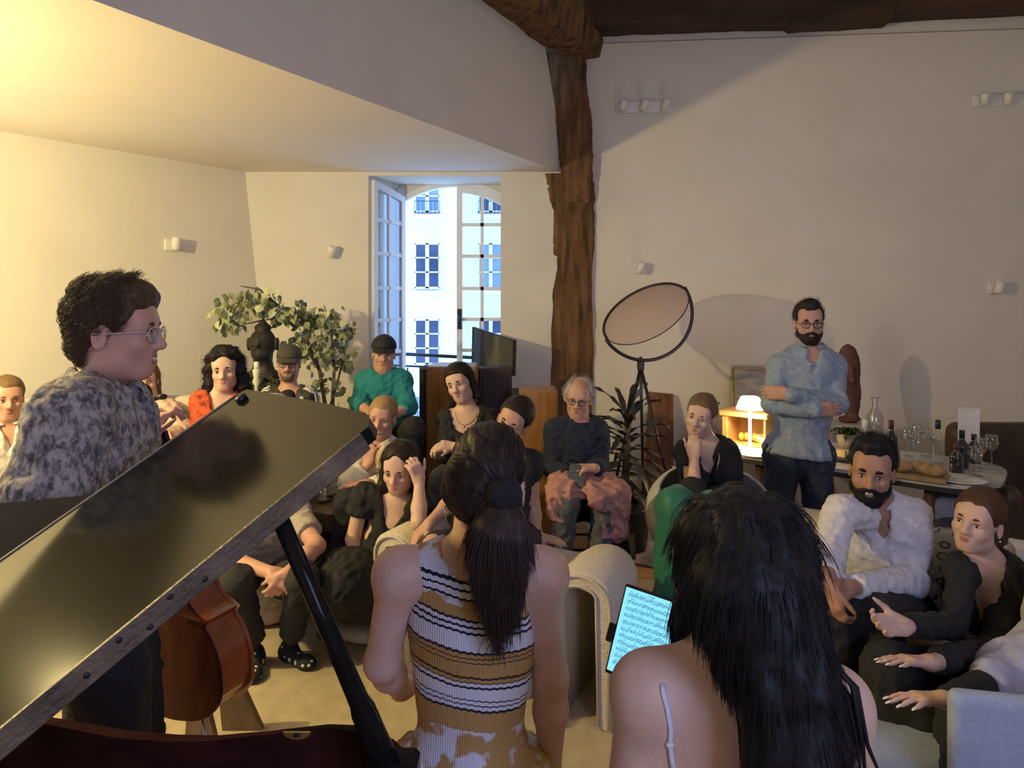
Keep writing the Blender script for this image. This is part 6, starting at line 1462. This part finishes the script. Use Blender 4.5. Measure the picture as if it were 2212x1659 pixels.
# ---- woman in black v neck at the right edge
d = 2.72
neck, hip = J(2128, 1205, d), J(2160, 1450, d+.14)
p = person('woman in a black v neck dress with tied back wavy hair at the right edge', 'fair', d, neck, hip, -38, (J(2112, 1128, d-.03), -55, -6, 8),
    {'R': dict(sh=J(2078, 1232, d-.03), el=J(2062, 1352, d-.18), thick=.88, wr=J(1955, 1352, d-.50), dirn=(-.95, -.2, .12), palm=(.1, -.6, .7), curl=.55, spread=.06, sleeve=1.93), 'L': dict(sh=J(2180, 1235, d+.05), el=J(2150, 1405, d-.20), wr=J(2010, 1432, d-.56), dirn=(-.97, -.1, .16), palm=(0, -.25, -1), curl=.18, spread=.16, thumb=.35, sleeve=1.90)},
    HAIR['chestnut'], dict(m=BLK, neck='v', vd=.28, t=.016, name='dress'), dict(m=BLK2, t=.03, name='skirt'),
    {'L': (hip+V(.09, .02, -.02), J(1990, 1545, d-.48), V(J(1960, 0, d-.6)[0], d-.6, .075), V(-.5, -.8, 0)), 'R': (hip+V(-.08, -.04, -.02), J(1925, 1450, d-.42), V(J(1895, 0, d-.45)[0], d-.5, .075), V(-.5, -.8, 0))}, sh=.175, fem=True, h=.0052, smile=.7)
hair(p, [('+', 'e', (0, -.132, -.045), (.062, .062, .080)), ('+', 'c', (0, -.12, -.06), (0, -.10, -.16), .05, .03), ('-', 'e', (0, .10, -.02), (.072, .06, .09), .02)], cap=.013, n=1200, length=.06, flow=(0, -1, -.25), lift=.05, ears=True, curl=.003, seg=7)
for q, (tp, e, up_) in enumerate(p['tips']['L']):
    b = MB(); b.sphere(tp+e*.006+up_*.004, np.array((.0058, .011, .0025)), 8, np.array((np.cross(e, up_), e, up_))); b.build('fingernail', NAIL, p['root'])
c = p['hc']+(np.array((.08, -.012, -.045)))@p['HA']; b = MB(); b.sphere(c, .005, 6); b.build('earring', mat('silver', (.8, .8, .78), .2, metal=1), p['root'])
b = MB(); q = J(2066, 1340, d-.19); b.prism([q+V(-.035, -.01, -.018), q+V(.01, 0, .01), q+V(.022, 0, .028), q+V(.004, -.01, -.006)], (0, .004, 0)); b.build('clasp', mat('gold', (.6, .42, .15), .3, metal=1), p['root'])

# ---- person outside the right edge: lilac sleeve and hand
d = 2.30
neck, hip = J(2330, 1220, d+.15), J(2345, 1530, d+.25)
lil = cloth('lilac_grey_blouse', (.42, .41, .50), .8, .1, 40)
p = person('person cut off by the right edge, lilac grey blouse, splayed hand with pale nails', 'fair', d, neck, hip, -60, (J(2330, 1115, d+.12), -70, 0, 0),
    {'L': dict(sh=J(2330, 1330, d+.1), el=J(2172, 1462, d-.08), wr=J(2040, 1512, d-.30), dirn=(-.96, -.1, .12), palm=(0, -.2, -1), curl=.22, spread=.20, thumb=.55, sleeve=1.35), 'R': dict(sh=J(2290, 1300, d-.05), el=J(2330, 1480, d-.0), wr=J(2290, 1560, d-.1), palm=(0, 0, -1), sleeve=1.8)},
    HAIR['darkblonde'], dict(m=lil, neck='crew', t=.026, puff=.03, name='blouse', wr=[(.010, 30, (1, 1, .6)), (.003, 70, (1, 1, 1))]), dict(m=BLK2),
    {'L': (hip+V(.02, .08, 0), J(2080, 1560, d-.20), V(J(2060, 0, d-.25)[0], d-.2, .075), V(-1, -.3, 0)), 'R': (hip+V(-.04, -.08, 0), J(2100, 1610, d-.40), V(J(2080, 0, d-.4)[0], d-.35, .075), V(-1, -.3, 0))}, sh=.17, fem=True, h=.0055)
hair(p, [('+', 'c', (q*.07, -.02, .04), (q*.07, -.04, -.12), .02, .02) for q in (-1, 1)], n=200, length=.06)
for q, (tp, e, up_) in enumerate(p['tips']['L']):
    b = MB(); b.sphere(tp+e*.006+up_*.004, np.array((.0058, .012, .0025)), 8, np.array((np.cross(e, up_), e, up_))); b.build('fingernail', NAIL, p['root'])
sp, el, wr = p['arm']['L']; dv = nrm(wr-el); c = SDF(); c.cap(el+(wr-el)*.42, el+(wr-el)*.93, .046, .036, .02); sdf_obj('black_cuff', c, .010, BLK, p['root'], [(.002, 50, (1, 1, 1))])
# ---- floor sitting woman in black dress
d = 3.68
neck, hip = J(860, 1085, d), J(838, 1262, d+.12)
p = person('woman in a black dress sitting on the floor, shading her brow with one hand', 'fair', d, neck, hip, -8, (J(864, 1012, d-.05), -10, 12, 4),
    {'R': dict(sh=J(785, 1070, d), el=J(762, 1165, d-.04), wr=J(775, 1248, d-.10), dirn=(.0, -.15, -1), palm=(.9, 0, 0), curl=.3, sleeve=.42, thick=1.0), 'L': dict(sh=J(905, 1090, d), el=J(905, 1128, d-.36), wr=J(906, 1040, d-.26), dirn=(-.35, .05, 1), palm=(-.6, .75, .1), curl=.9, sleeve=.35)},
    HAIR['dark'], dict(m=BLK, neck='v', vd=.13, t=.018, name='dress', puff=.018, skirt=[(J(770, 1262, d-.12), (.24, .26, .15)), (J(745, 1250, d-.28), (.16, .22, .14)), (J(850, 1280, d-.10), (.20, .24, .12))], cut=[((0, 0, .135), (0, 0, -1))]), None, None, sh=.19, fem=True, h=.0058, smile=-.1, hk=1.06)
hair(p, [('+', 'c', (q*.072, -.005, .04), (q*.085, .0, -.10), .022, .028) for q in (-1, 1)]+[('+', 'c', (-.085, .01, -.10), (-.10, .03, -.21), .030, .018), ('+', 'e', (0, -.06, -.05), (.088, .05, .12)), ('-', 'e', (0, .120, .004), (.054, .075, .108), .02)], cap=.016, n=900, length=.10, flow=(-.2, 0, -1), lift=.08, plane=(.080, .070, 0, .5), curl=.004, seg=7, groove=(.003, 80, (1, 1, .4)))
b = MB(); sp, el, wr = p['arm']['R']; b.lathe(wr-nrm(wr-el)*.03, [(.028, 0), (.030, .004), (.028, .008)], 14, wr-el); b.build('bracelet', mat('gold', (.6, .42, .15), .3, metal=1), p['root'])

# ---- person in the armchair, half hidden behind the striped woman
d = 3.50
neck, hip = J(1090, 985, d), None; hip = neck-V(-.0, -.05, .44)
p = person('person with dark tied back hair peering round the striped woman, hands on the armchair', 'olive', d, neck, hip, -5, (J(1108, 912, d-.04), -18, 3, 26),
    {'R': dict(sh=J(1015, 1005, d), el=J(985, 1075, d-.15), wr=J(928, 1130, d-.30), dirn=(-.55, -.3, -.5), palm=(.3, .2, -.8), curl=.5, sleeve=.35), 'L': dict(sh=J(1146, 1000, d), el=J(1150, 1090, d+.02), wr=J(1160, 1158, d-.02), dirn=(.9, -.3, -.12), palm=(0, 0, -1), curl=.1, sleeve=.4)},
    HAIR['dark'], dict(m=BLK, neck='scoop', t=.016), dict(m=BLK2, bare=False, t=.016, len=.25),
    {'L': (hip+V(.10, -.02, 0), J(1110, 1185, d-.45), V(J(1110, 0, d-.45)[0], d-.50, .40), V(0, -1, 0)), 'R': (hip+V(-.10, -.02, 0), J(945, 1185, d-.42), V(J(965, 0, d-.45)[0], d-.55, .40), V(0, -1, 0))}, sh=.18, fem=True, smile=.3, hk=1.02,
    body_extra=lambda s: (s.cap(J(965, 1180, 3.2), J(938, 1178, 3.06), .06, .055, .03)))
hair(p, [('+', 'e', (0, -.10, .01), (.05, .04, .05))], cap=.010, n=400, length=.05, flow=(0, -1, 0), lift=.04, ears=True)

# ---- man in spotted socks on the floor, head hidden by the piano lid
d = 3.62
neck, hip = J(580, 1065, d), J(570, 1245, d+.16)
tee_ = cloth('sand_melange_tee', (.40, .35, .29), .9, .12, 80)
SOCK = bpy.data.materials.new('spotted_sock'); SOCK.use_nodes = True; nt = SOCK.node_tree; bs = nt.nodes['Principled BSDF']; bs.inputs['Roughness'].default_value = .9
tc = nt.nodes.new('ShaderNodeTexCoord'); vo = nt.nodes.new('ShaderNodeTexVoronoi'); vo.inputs['Scale'].default_value = 26; vo.inputs['Randomness'].default_value = .4; rp_ = nt.nodes.new('ShaderNodeValToRGB'); e = rp_.color_ramp.elements; rp_.color_ramp.interpolation = 'CONSTANT'
e[0].position = 0; e[0].color = (.62, .58, .52, 1); e[1].position = .30; e[1].color = (.012, .015, .020, 1)
nt.links.new(tc.outputs['Object'], vo.inputs['Vector']); nt.links.new(vo.outputs['Distance'], rp_.inputs[0]); nt.links.new(rp_.outputs[0], bs.inputs['Base Color'])
p = person('man in spotted socks sitting low on the rug, face hidden behind the piano lid', 'rosy', d, neck, hip, 14, (J(560, 985, d-.03), 30, 5, 0),
    {'R': dict(sh=J(522, 1105, d-.02), el=J(480, 1205, d-.22), wr=J(588, 1238, d-.42), dirn=(.75, -.15, -.3), palm=(.1, .4, -.9), curl=.8, spread=.03, thumb=0, sleeve=.6, thick=1.05), 'L': dict(sh=J(640, 1110, d), el=J(684, 1180, d-.24), wr=J(622, 1238, d-.44), dirn=(-.55, -.1, -.75), palm=(-.5, .6, -.2), curl=.5, spread=.04, thumb=0, sleeve=.62, thick=1.05)},
    HAIR['brown'], dict(m=tee_, neck='crew', t=.024, name='tee_shirt'), dict(m=cloth('charcoal_trousers', (.022, .022, .025)), t=.016, len=.82),
    {'L': (hip+V(.10, -.02, 0), J(652, 1250, d-.42), V(J(628, 0, d-.18)[0], 3.42, .085), V(.75, -.55, 0)), 'R': (hip+V(-.10, -.02, 0), J(512, 1255, d-.42), V(J(546, 0, d-.3)[0], 3.36, .085), V(.25, -1, 0))}, sh=.215, g=1.08, shoe='sock', smile=.3)
hair(p, [], n=150)

# ---- standing cellist in profile
d = 1.80
neck, hip = J(205, 838, d), J(196, 1235, d+.05)
ptn = bpy.data.materials.new('mottled_shirt'); ptn.use_nodes = True; nt = ptn.node_tree; bs = nt.nodes['Principled BSDF']; bs.inputs['Roughness'].default_value = .85
tc = nt.nodes.new('ShaderNodeTexCoord'); mp = nt.nodes.new('ShaderNodeMapping'); mp.inputs['Scale'].default_value = (1.5, 1.5, .8); n1 = nt.nodes.new('ShaderNodeTexNoise'); n1.inputs['Scale'].default_value = 38; n1.inputs['Detail'].default_value = 6; n1.inputs['Roughness'].default_value = .7
rp_ = nt.nodes.new('ShaderNodeValToRGB'); e = rp_.color_ramp.elements; e[0].position = .36; e[0].color = (.055, .046, .048, 1); e[1].position = .56; e[1].color = (.38, .35, .31, 1); x = e.new(.47); x.color = (.17, .15, .155, 1)
nt.links.new(tc.outputs['Object'], mp.inputs[0]); nt.links.new(mp.outputs[0], n1.inputs['Vector']); nt.links.new(n1.outputs['Fac'], rp_.inputs[0]); nt.links.new(rp_.outputs[0], bs.inputs['Base Color'])
p = person('man in profile with tousled brown hair, glasses and mottled grey shirt holding the cello', 'rosy', d, neck, hip, 104, (J(250, 722, d), 98, 0, 0),
    {'R': dict(sh=J(150, 905, d-.19), el=J(105, 1075, d-.22), wr=J(255, 1120, d-.05), dirn=(.9, .3, .1), palm=(0, .3, -1), sleeve=1.6, thick=1.15), 'L': dict(sh=J(225, 890, d+.22), el=J(255, 1010, d+.32), wr=J(318, 952, d+.40), dirn=(.3, .2, .6), palm=(.5, .3, -.3), curl=1.0, sleeve=1.7, thick=1.1)},
    HAIR['tousled'], dict(m=ptn, neck='collar', t=.034, puff=.016, hemlen=.14), dict(m=BLK2, t=.03, len=.97, flare=.03),
    {'L': (hip+V(-.02, .10, -.02), J(262, 1440, d+.16), V(J(270, 0, d+.15)[0], d+.2, .085), V(.95, .2, 0)), 'R': (hip+V(0, -.09, -.02), J(235, 1450, d-.02), V(J(235, 0, d)[0], d, .085), V(.95, .1, 0))}, sh=.225, g=1.12, h=.0055, smile=.8, teeth=True, hk=1.04)
hr = [('+', 'e', (0, .030, .104), (.062, .066, .034)), ('+', 'e', (0, -.05, .06), (.080, .052, .068)), ('+', 'c', (-.045, .055, .095), (.045, .062, .095), .024, .020), ('+', 'e', (0, -.066, -.02), (.070, .034, .070))]
hair(p, hr, cap=.010, n=5200, length=.038, flow=(0, .25, .25), lift=.55, wave=.5, curl=.0015, seg=7, ears=True, plane=(.080, .060, 0, 1.05), rad=.0008, groove=[(.004, 55, (1, 1, 1)), (.002, 120, (1, 1, 1))])
glasses(p, mat('clear_frame', (.55, .5, .45), .2))

# ---- woman in the striped knitted top, from behind
d = 1.52
neck, hip = J(1022, 1190, d), J(1014, 1705, d+.02)
KN = bpy.data.materials.new('striped_knit'); KN.use_nodes = True; nt = KN.node_tree; bs = nt.nodes['Principled BSDF']; bs.inputs['Roughness'].default_value = .9; N_ = nt.nodes; L_ = nt.links
tc = N_.new('ShaderNodeTexCoord'); sp_ = N_.new('ShaderNodeSeparateXYZ'); L_.new(tc.outputs['Object'], sp_.inputs[0])
def mth(op, a, b=None):
    n = N_.new('ShaderNodeMath'); n.operation = op
    for i, q in enumerate((a, b)):
        if q is None: continue
        if isinstance(q, (int, float)): n.inputs[i].default_value = q
        else: L_.new(q, n.inputs[i])
    return n.outputs[0]
nz = N_.new('ShaderNodeTexNoise'); nz.inputs['Scale'].default_value = 9; nz.inputs['Detail'].default_value = 2; L_.new(tc.outputs['Object'], nz.inputs['Vector'])
wv = mth('SINE', mth('MULTIPLY', sp_.outputs[0], 420)); 
zz = mth('ADD', sp_.outputs[2], mth('MULTIPLY', mth('SUBTRACT', nz.outputs['Fac'], .5), .020)); zz = mth('ADD', zz, mth('MULTIPLY', wv, .0010)); zz = mth('ADD', zz, mth('MULTIPLY', sp_.outputs[0], .13))
ztop, zbot = 1.36, .70
fac = mth('DIVIDE', mth('SUBTRACT', zz, zbot), ztop-zbot)
def pos(v): return (CAMZ-(v-HOR)/FPX*1.42-zbot)/(ztop-zbot)
TAN, WHT, DRK, BRN = (.44, .26, .085, 1), (.64, .64, .70, 1), (.010, .011, .03, 1), (.055, .022, .016, 1)
seq = [(1215, TAN), (1262, DRK), (1268, WHT), (1280, DRK), (1286, WHT), (1298, DRK), (1304, TAN), (1342, DRK), (1347, WHT), (1356, DRK), (1361, WHT), (1371, DRK), (1376, WHT), (1412, DRK), (1417, TAN), (1424, BRN), (1428, TAN), (1435, BRN), (1439, TAN), (1472, BRN), (1476, TAN), (1484, BRN), (1488, WHT), (1496, DRK), (1500, WHT), (1527, DRK), (1531, WHT), (1539, DRK), (1543, WHT), (1551, DRK), (1555, TAN), (1590, BRN), (1594, TAN), (1602, BRN), (1607, TAN), (1615, BRN)]
rp_ = N_.new('ShaderNodeValToRGB'); rp_.color_ramp.interpolation = 'CONSTANT'; e = rp_.color_ramp.elements
st_ = [(0.0, WHT)]; up = seq[::-1]
# walking upwards in z: each band starts where the one below it ends
edges = [(pos(seq[i+1][0]) if i+1 < len(seq) else .0, seq[i][1]) for i in range(len(seq))][::-1]
edges = edges[-31:]
e[0].position = 0; e[0].color = edges[0][1]; e[1].position = min(.999, edges[1][0]); e[1].color = edges[1][1]
for (p_, c_) in edges[2:]:
    x = e.new(float(np.clip(p_, 0, 1))); x.color = c_
L_.new(fac, rp_.inputs[0])
n2 = N_.new('ShaderNodeTexNoise'); n2.inputs['Scale'].default_value = 16; n2.inputs['Detail'].default_value = 5; L_.new(tc.outputs['Object'], n2.inputs['Vector'])
rr = N_.new('ShaderNodeValToRGB'); rr.color_ramp.elements[0].position = .47; rr.color_ramp.elements[1].position = .53; L_.new(n2.outputs['Fac'], rr.inputs[0])
mk = mth('GREATER_THAN', fac, pos(1318)); mk2 = mth('LESS_THAN', fac, pos(1600)); mk = mth('MAXIMUM', mk, mk2)
sepc = N_.new('ShaderNodeSeparateColor'); L_.new(rp_.outputs[0], sepc.inputs[0])
mk = mth('MULTIPLY', mk, mth('GREATER_THAN', sepc.outputs[0], .3)); mk = mth('MULTIPLY', mk, rr.outputs[0])
mx = N_.new('ShaderNodeMix'); mx.data_type = 'RGBA'; L_.new(mk, mx.inputs[0]); L_.new(rp_.outputs[0], mx.inputs[6]); mx.inputs[7].default_value = WHT; L_.new(mx.outputs[2], bs.inputs['Base Color'])
w2_ = N_.new('ShaderNodeTexWave'); w2_.inputs['Scale'].default_value = 60; w2_.bands_direction = 'X'; w2_.inputs['Distortion'].default_value = 1; L_.new(tc.outputs['Object'], w2_.inputs['Vector']); bp = N_.new('ShaderNodeBump'); bp.inputs['Strength'].default_value = .35; bp.inputs['Distance'].default_value = .004; L_.new(w2_.outputs['Fac'], bp.inputs['Height']); L_.new(bp.outputs[0], bs.inputs['Normal'])
p = person('woman seen from behind, dark ponytail, sleeveless knitted top in tan and white stripes', 'fair', d, neck, hip, 174, (J(1055, 1050, d-.02), 164, 2, -4),
    {'L': dict(sh=J(862, 1238, d), el=J(825, 1432, d+.03), wr=J(868, 1490, d+.22), dirn=(.5, .8, .2), palm=(0, 0, 1), curl=.4, thick=1.02), 'R': dict(sh=J(1172, 1238, d), el=J(1190, 1462, d+.02), wr=J(1188, 1668, d+.05), dirn=(0, .3, -1), palm=(-1, 0, 0), curl=.4, thick=1.0)},
    HAIR['ponytail'], dict(m=KN, neck='tank', tank=True, t=.010, sleeve=0, name='knitted_top', hemlen=.2, nb=.045, wr=[(.0012, 40, (1, 1, 1))]), dict(m=KN, t=.02, name='knitted_skirt', flare=.06),
    {'L': (hip+V(-.09, 0, 0), hip+V(-.09, -.03, -.38), V(hip[0]-.09, hip[1], .085), V(0, 1, 0)), 'R': (hip+V(.09, 0, 0), hip+V(.09, -.03, -.38), V(hip[0]+.09, hip[1], .085), V(0, 1, 0))}, sh=.185, g=.88, fem=True, h=.0052, hk=1.02, cloth_h=.008, neck_r=.058)
hm = p['hm']
ax_ = p['HA']
o, v, f = hair(p, [('+', 'e', (0, -.09, .02), (.070, .045, .075)), ('-', 'e', (0, .11, -.03), (.07, .07, .10), .02)], cap=.012, n=0, plane=(.078, .064, 0, 1.12), vox=.006, groove=(.0022, 130, (1, 1, .3)), ears=True, capscale=(.25, 1, 1))
nn = vnormals(v, f); tie = J(1086, 1062, d-.125)
strands('hair_strands', v, nn, lambda q: tie-q, .05, hm, o, 9000, 6, .07, .0009, .05, 3, 0, p['hc'])
b = MB(); b.lathe(tie-V(0, .01, 0)+V(0, 0, -.035), [(.024, .0), (.034, .004), (.038, .022), (.038, .045), (.033, .062), (.022, .07)], 20, nrm((.05, -.45, .9))); tieo = b.build('hair_tie', mat('black_scrunchie', (.008, .008, .012), .9, .2, 40, bump=.6, bscale=90), p['root'])
s_ = SDF(); path = [J(1084, 1090, d-.15), J(1080, 1150, d-.16), J(1078, 1220, d-.15), J(1080, 1285, d-.15), J(1075, 1338, d-.15)]
for (a, b_), (r0, r1) in zip(zip(path, path[1:]), ((.030, .056), (.056, .052), (.052, .040), (.040, .018))): s_.cap(a, b_, r0, r1, .02)
o2, v2, f2 = sdf_obj('ponytail', s_, .007, hm, p['root'], [(.003, 120, (1, 1, .12))])
strands('ponytail_strands', v2, vnormals(v2, f2), (.02, 0, -1), .09, hm, o2, 4200, 6, .0, .0006, .05, 4)
c = p['hc']+(np.array((.090, -.012, -.040)))@ax_; b = MB()
for k in range(3): b.sphere(c-V(0, 0, .014*k), .0045, 6)
b.tube([c, c-V(0, 0, .05)], .0012, 5); b.build('earring', mat('silver', (.8, .8, .78), .2, metal=1), p['root'])
b = MB(); sp, el, wr = p['arm']['R']; b.lathe(wr-nrm(wr-el)*.005, [(.029, 0), (.031, .006), (.029, .012)], 14, wr-el); b.build('bracelet', BLACK, p['root'])

# ---- woman with long black hair, from behind
d = 1.12
neck, hip = J(1600, 1400, d), J(1600, 2100, d+.02)
p = person('woman seen from behind, very long straight black hair and a thin white shoulder strap', 'fair', d, neck, hip, 192, (J(1588, 1236, d+.03), 214, 10, -6),
    {'L': dict(sh=J(1402, 1492, d), el=J(1352, 1820, d+.02), wr=J(1400, 1960, d+.25), dirn=(.4, .8, .1), palm=(0, 0, 1), thick=1.12), 'R': dict(sh=J(1800, 1520, d+.02), el=J(1862, 1840, d+.02), wr=J(1800, 1980, d+.25), dirn=(-.4, .8, .1), palm=(0, 0, 1), thick=1.12)},
    HAIR['black'], dict(m=cloth('white_camisole', (.66, .66, .72), .7, .04), neck='tank', tank=True, t=.008, sleeve=0, name='camisole', cut=[(J(0, 1640, d), (0, 0, 1))], wr=[(.002, 30, (1, 1, 1))]), dict(m=cloth('white_skirt', (.6, .6, .66)), name='skirt', flare=.1),
    {'L': (hip+V(-.09, 0, 0), hip+V(-.09, -.02, -.38), V(hip[0]-.09, hip[1], .085), V(0, 1, 0)), 'R': (hip+V(.09, 0, 0), hip+V(.09, -.02, -.38), V(hip[0]+.09, hip[1], .085), V(0, 1, 0))}, sh=.195, g=.95, fem=True, h=.0052, hk=1.06, neck_r=.058)
hm = p['hm']; HA = p['HA']
s_ = SDF(); c = p['hc']
s_.ell(c+np.array((0, -.02, .045))@HA, (.092, .116, .096), HA, .03); s_.ell(c+np.array((0, .12, -.05))@HA, (.058, .08, .12), HA, .02, '-')
pth = [(J(1605, 1170, d-.05), .070), (J(1625, 1270, d-.08), .084), (J(1660, 1370, d-.10), .078), (J(1697, 1480, d-.13), .064), (J(1715, 1600, d-.14), .066), (J(1722, 1720, d-.14), .060)]
for (a, ra), (b_, rb) in zip(pth, pth[1:]): s_.cap(a, b_, ra, rb, .035)
s_.cap(J(1690, 1260, d+.02), J(1725, 1420, d-.02), .040, .040, .04); s_.cap(J(1725, 1420, d-.02), J(1775, 1620, d-.08), .040, .024, .03)
s_.cap(J(1540, 1215, d+.04), J(1515, 1330, d+.06), .035, .042, .04); s_.cap(J(1515, 1330, d+.06), J(1478, 1425, d+.06), .042, .014, .04)
s_.cap(J(1560, 1310, d), J(1540, 1385, d+.02), .05, .02, .05)
o, v, f = sdf_obj('hair', s_, .0065, hm, p['root'], [(.0035, 95, (1, 1, .10)), (.0015, 220, (1, 1, .08))])
nn = vnormals(v, f)
def lflow(q):
    a = np.zeros_like(q); zt = (q[:, 2]-J(0, 1230, d)[2]); a[:, 2] = -1; a[:, 0] = np.where(zt < 0, .28*np.clip((q[:, 0]-J(1540, 0, d)[0])*6, -.6, 1), (q[:, 0]-J(1600, 0, d)[0])*6*np.clip(zt*6, 0, 1)); return a
strands('hair_strands', v, nn, lflow, .075, hm, o, 14000, 6, .0, .0007, .04, 6)
low = v[v[:, 2] < J(0, 1440, d)[2]]
g0 = np.random.default_rng(3)
for k in range(10):
    b = MB(); q = J(1770+10*k*.9, 1480+8*(k % 4), d-.05-.01*(k % 3)); x1 = J(1775+11*k, 1610, d-.06); x2 = J(1768+14*k+g0.normal(0, 8), 1720, d-.04)
    b.tube([J(1725+3*k, 1380, d-.02), q, x1, x2], [.004, .007, .0055, .002], 6, True, True, None, .6); b.build('hair_lock', hm, o)
b = MB(); pts = []
bn = vnormals(p['bv'], p['bf'])
for (u, v_) in ((1432, 1478), (1434, 1500), (1440, 1530), (1446, 1570), (1450, 1610), (1452, 1650), (1453, 1690)):
    q = J(u, v_, d-.06); j = np.argmin(((p['bv']-q)**2).sum(1)); pts.append(p['bv'][j]+bn[j]*.002)
b.tube(pts, .0042, 6, True, True, None, .5); b.sphere(pts[4], (.007, .004, .006), 8); b.build('strap', cloth('white_camisole', (.66, .66, .72)), p['root'])
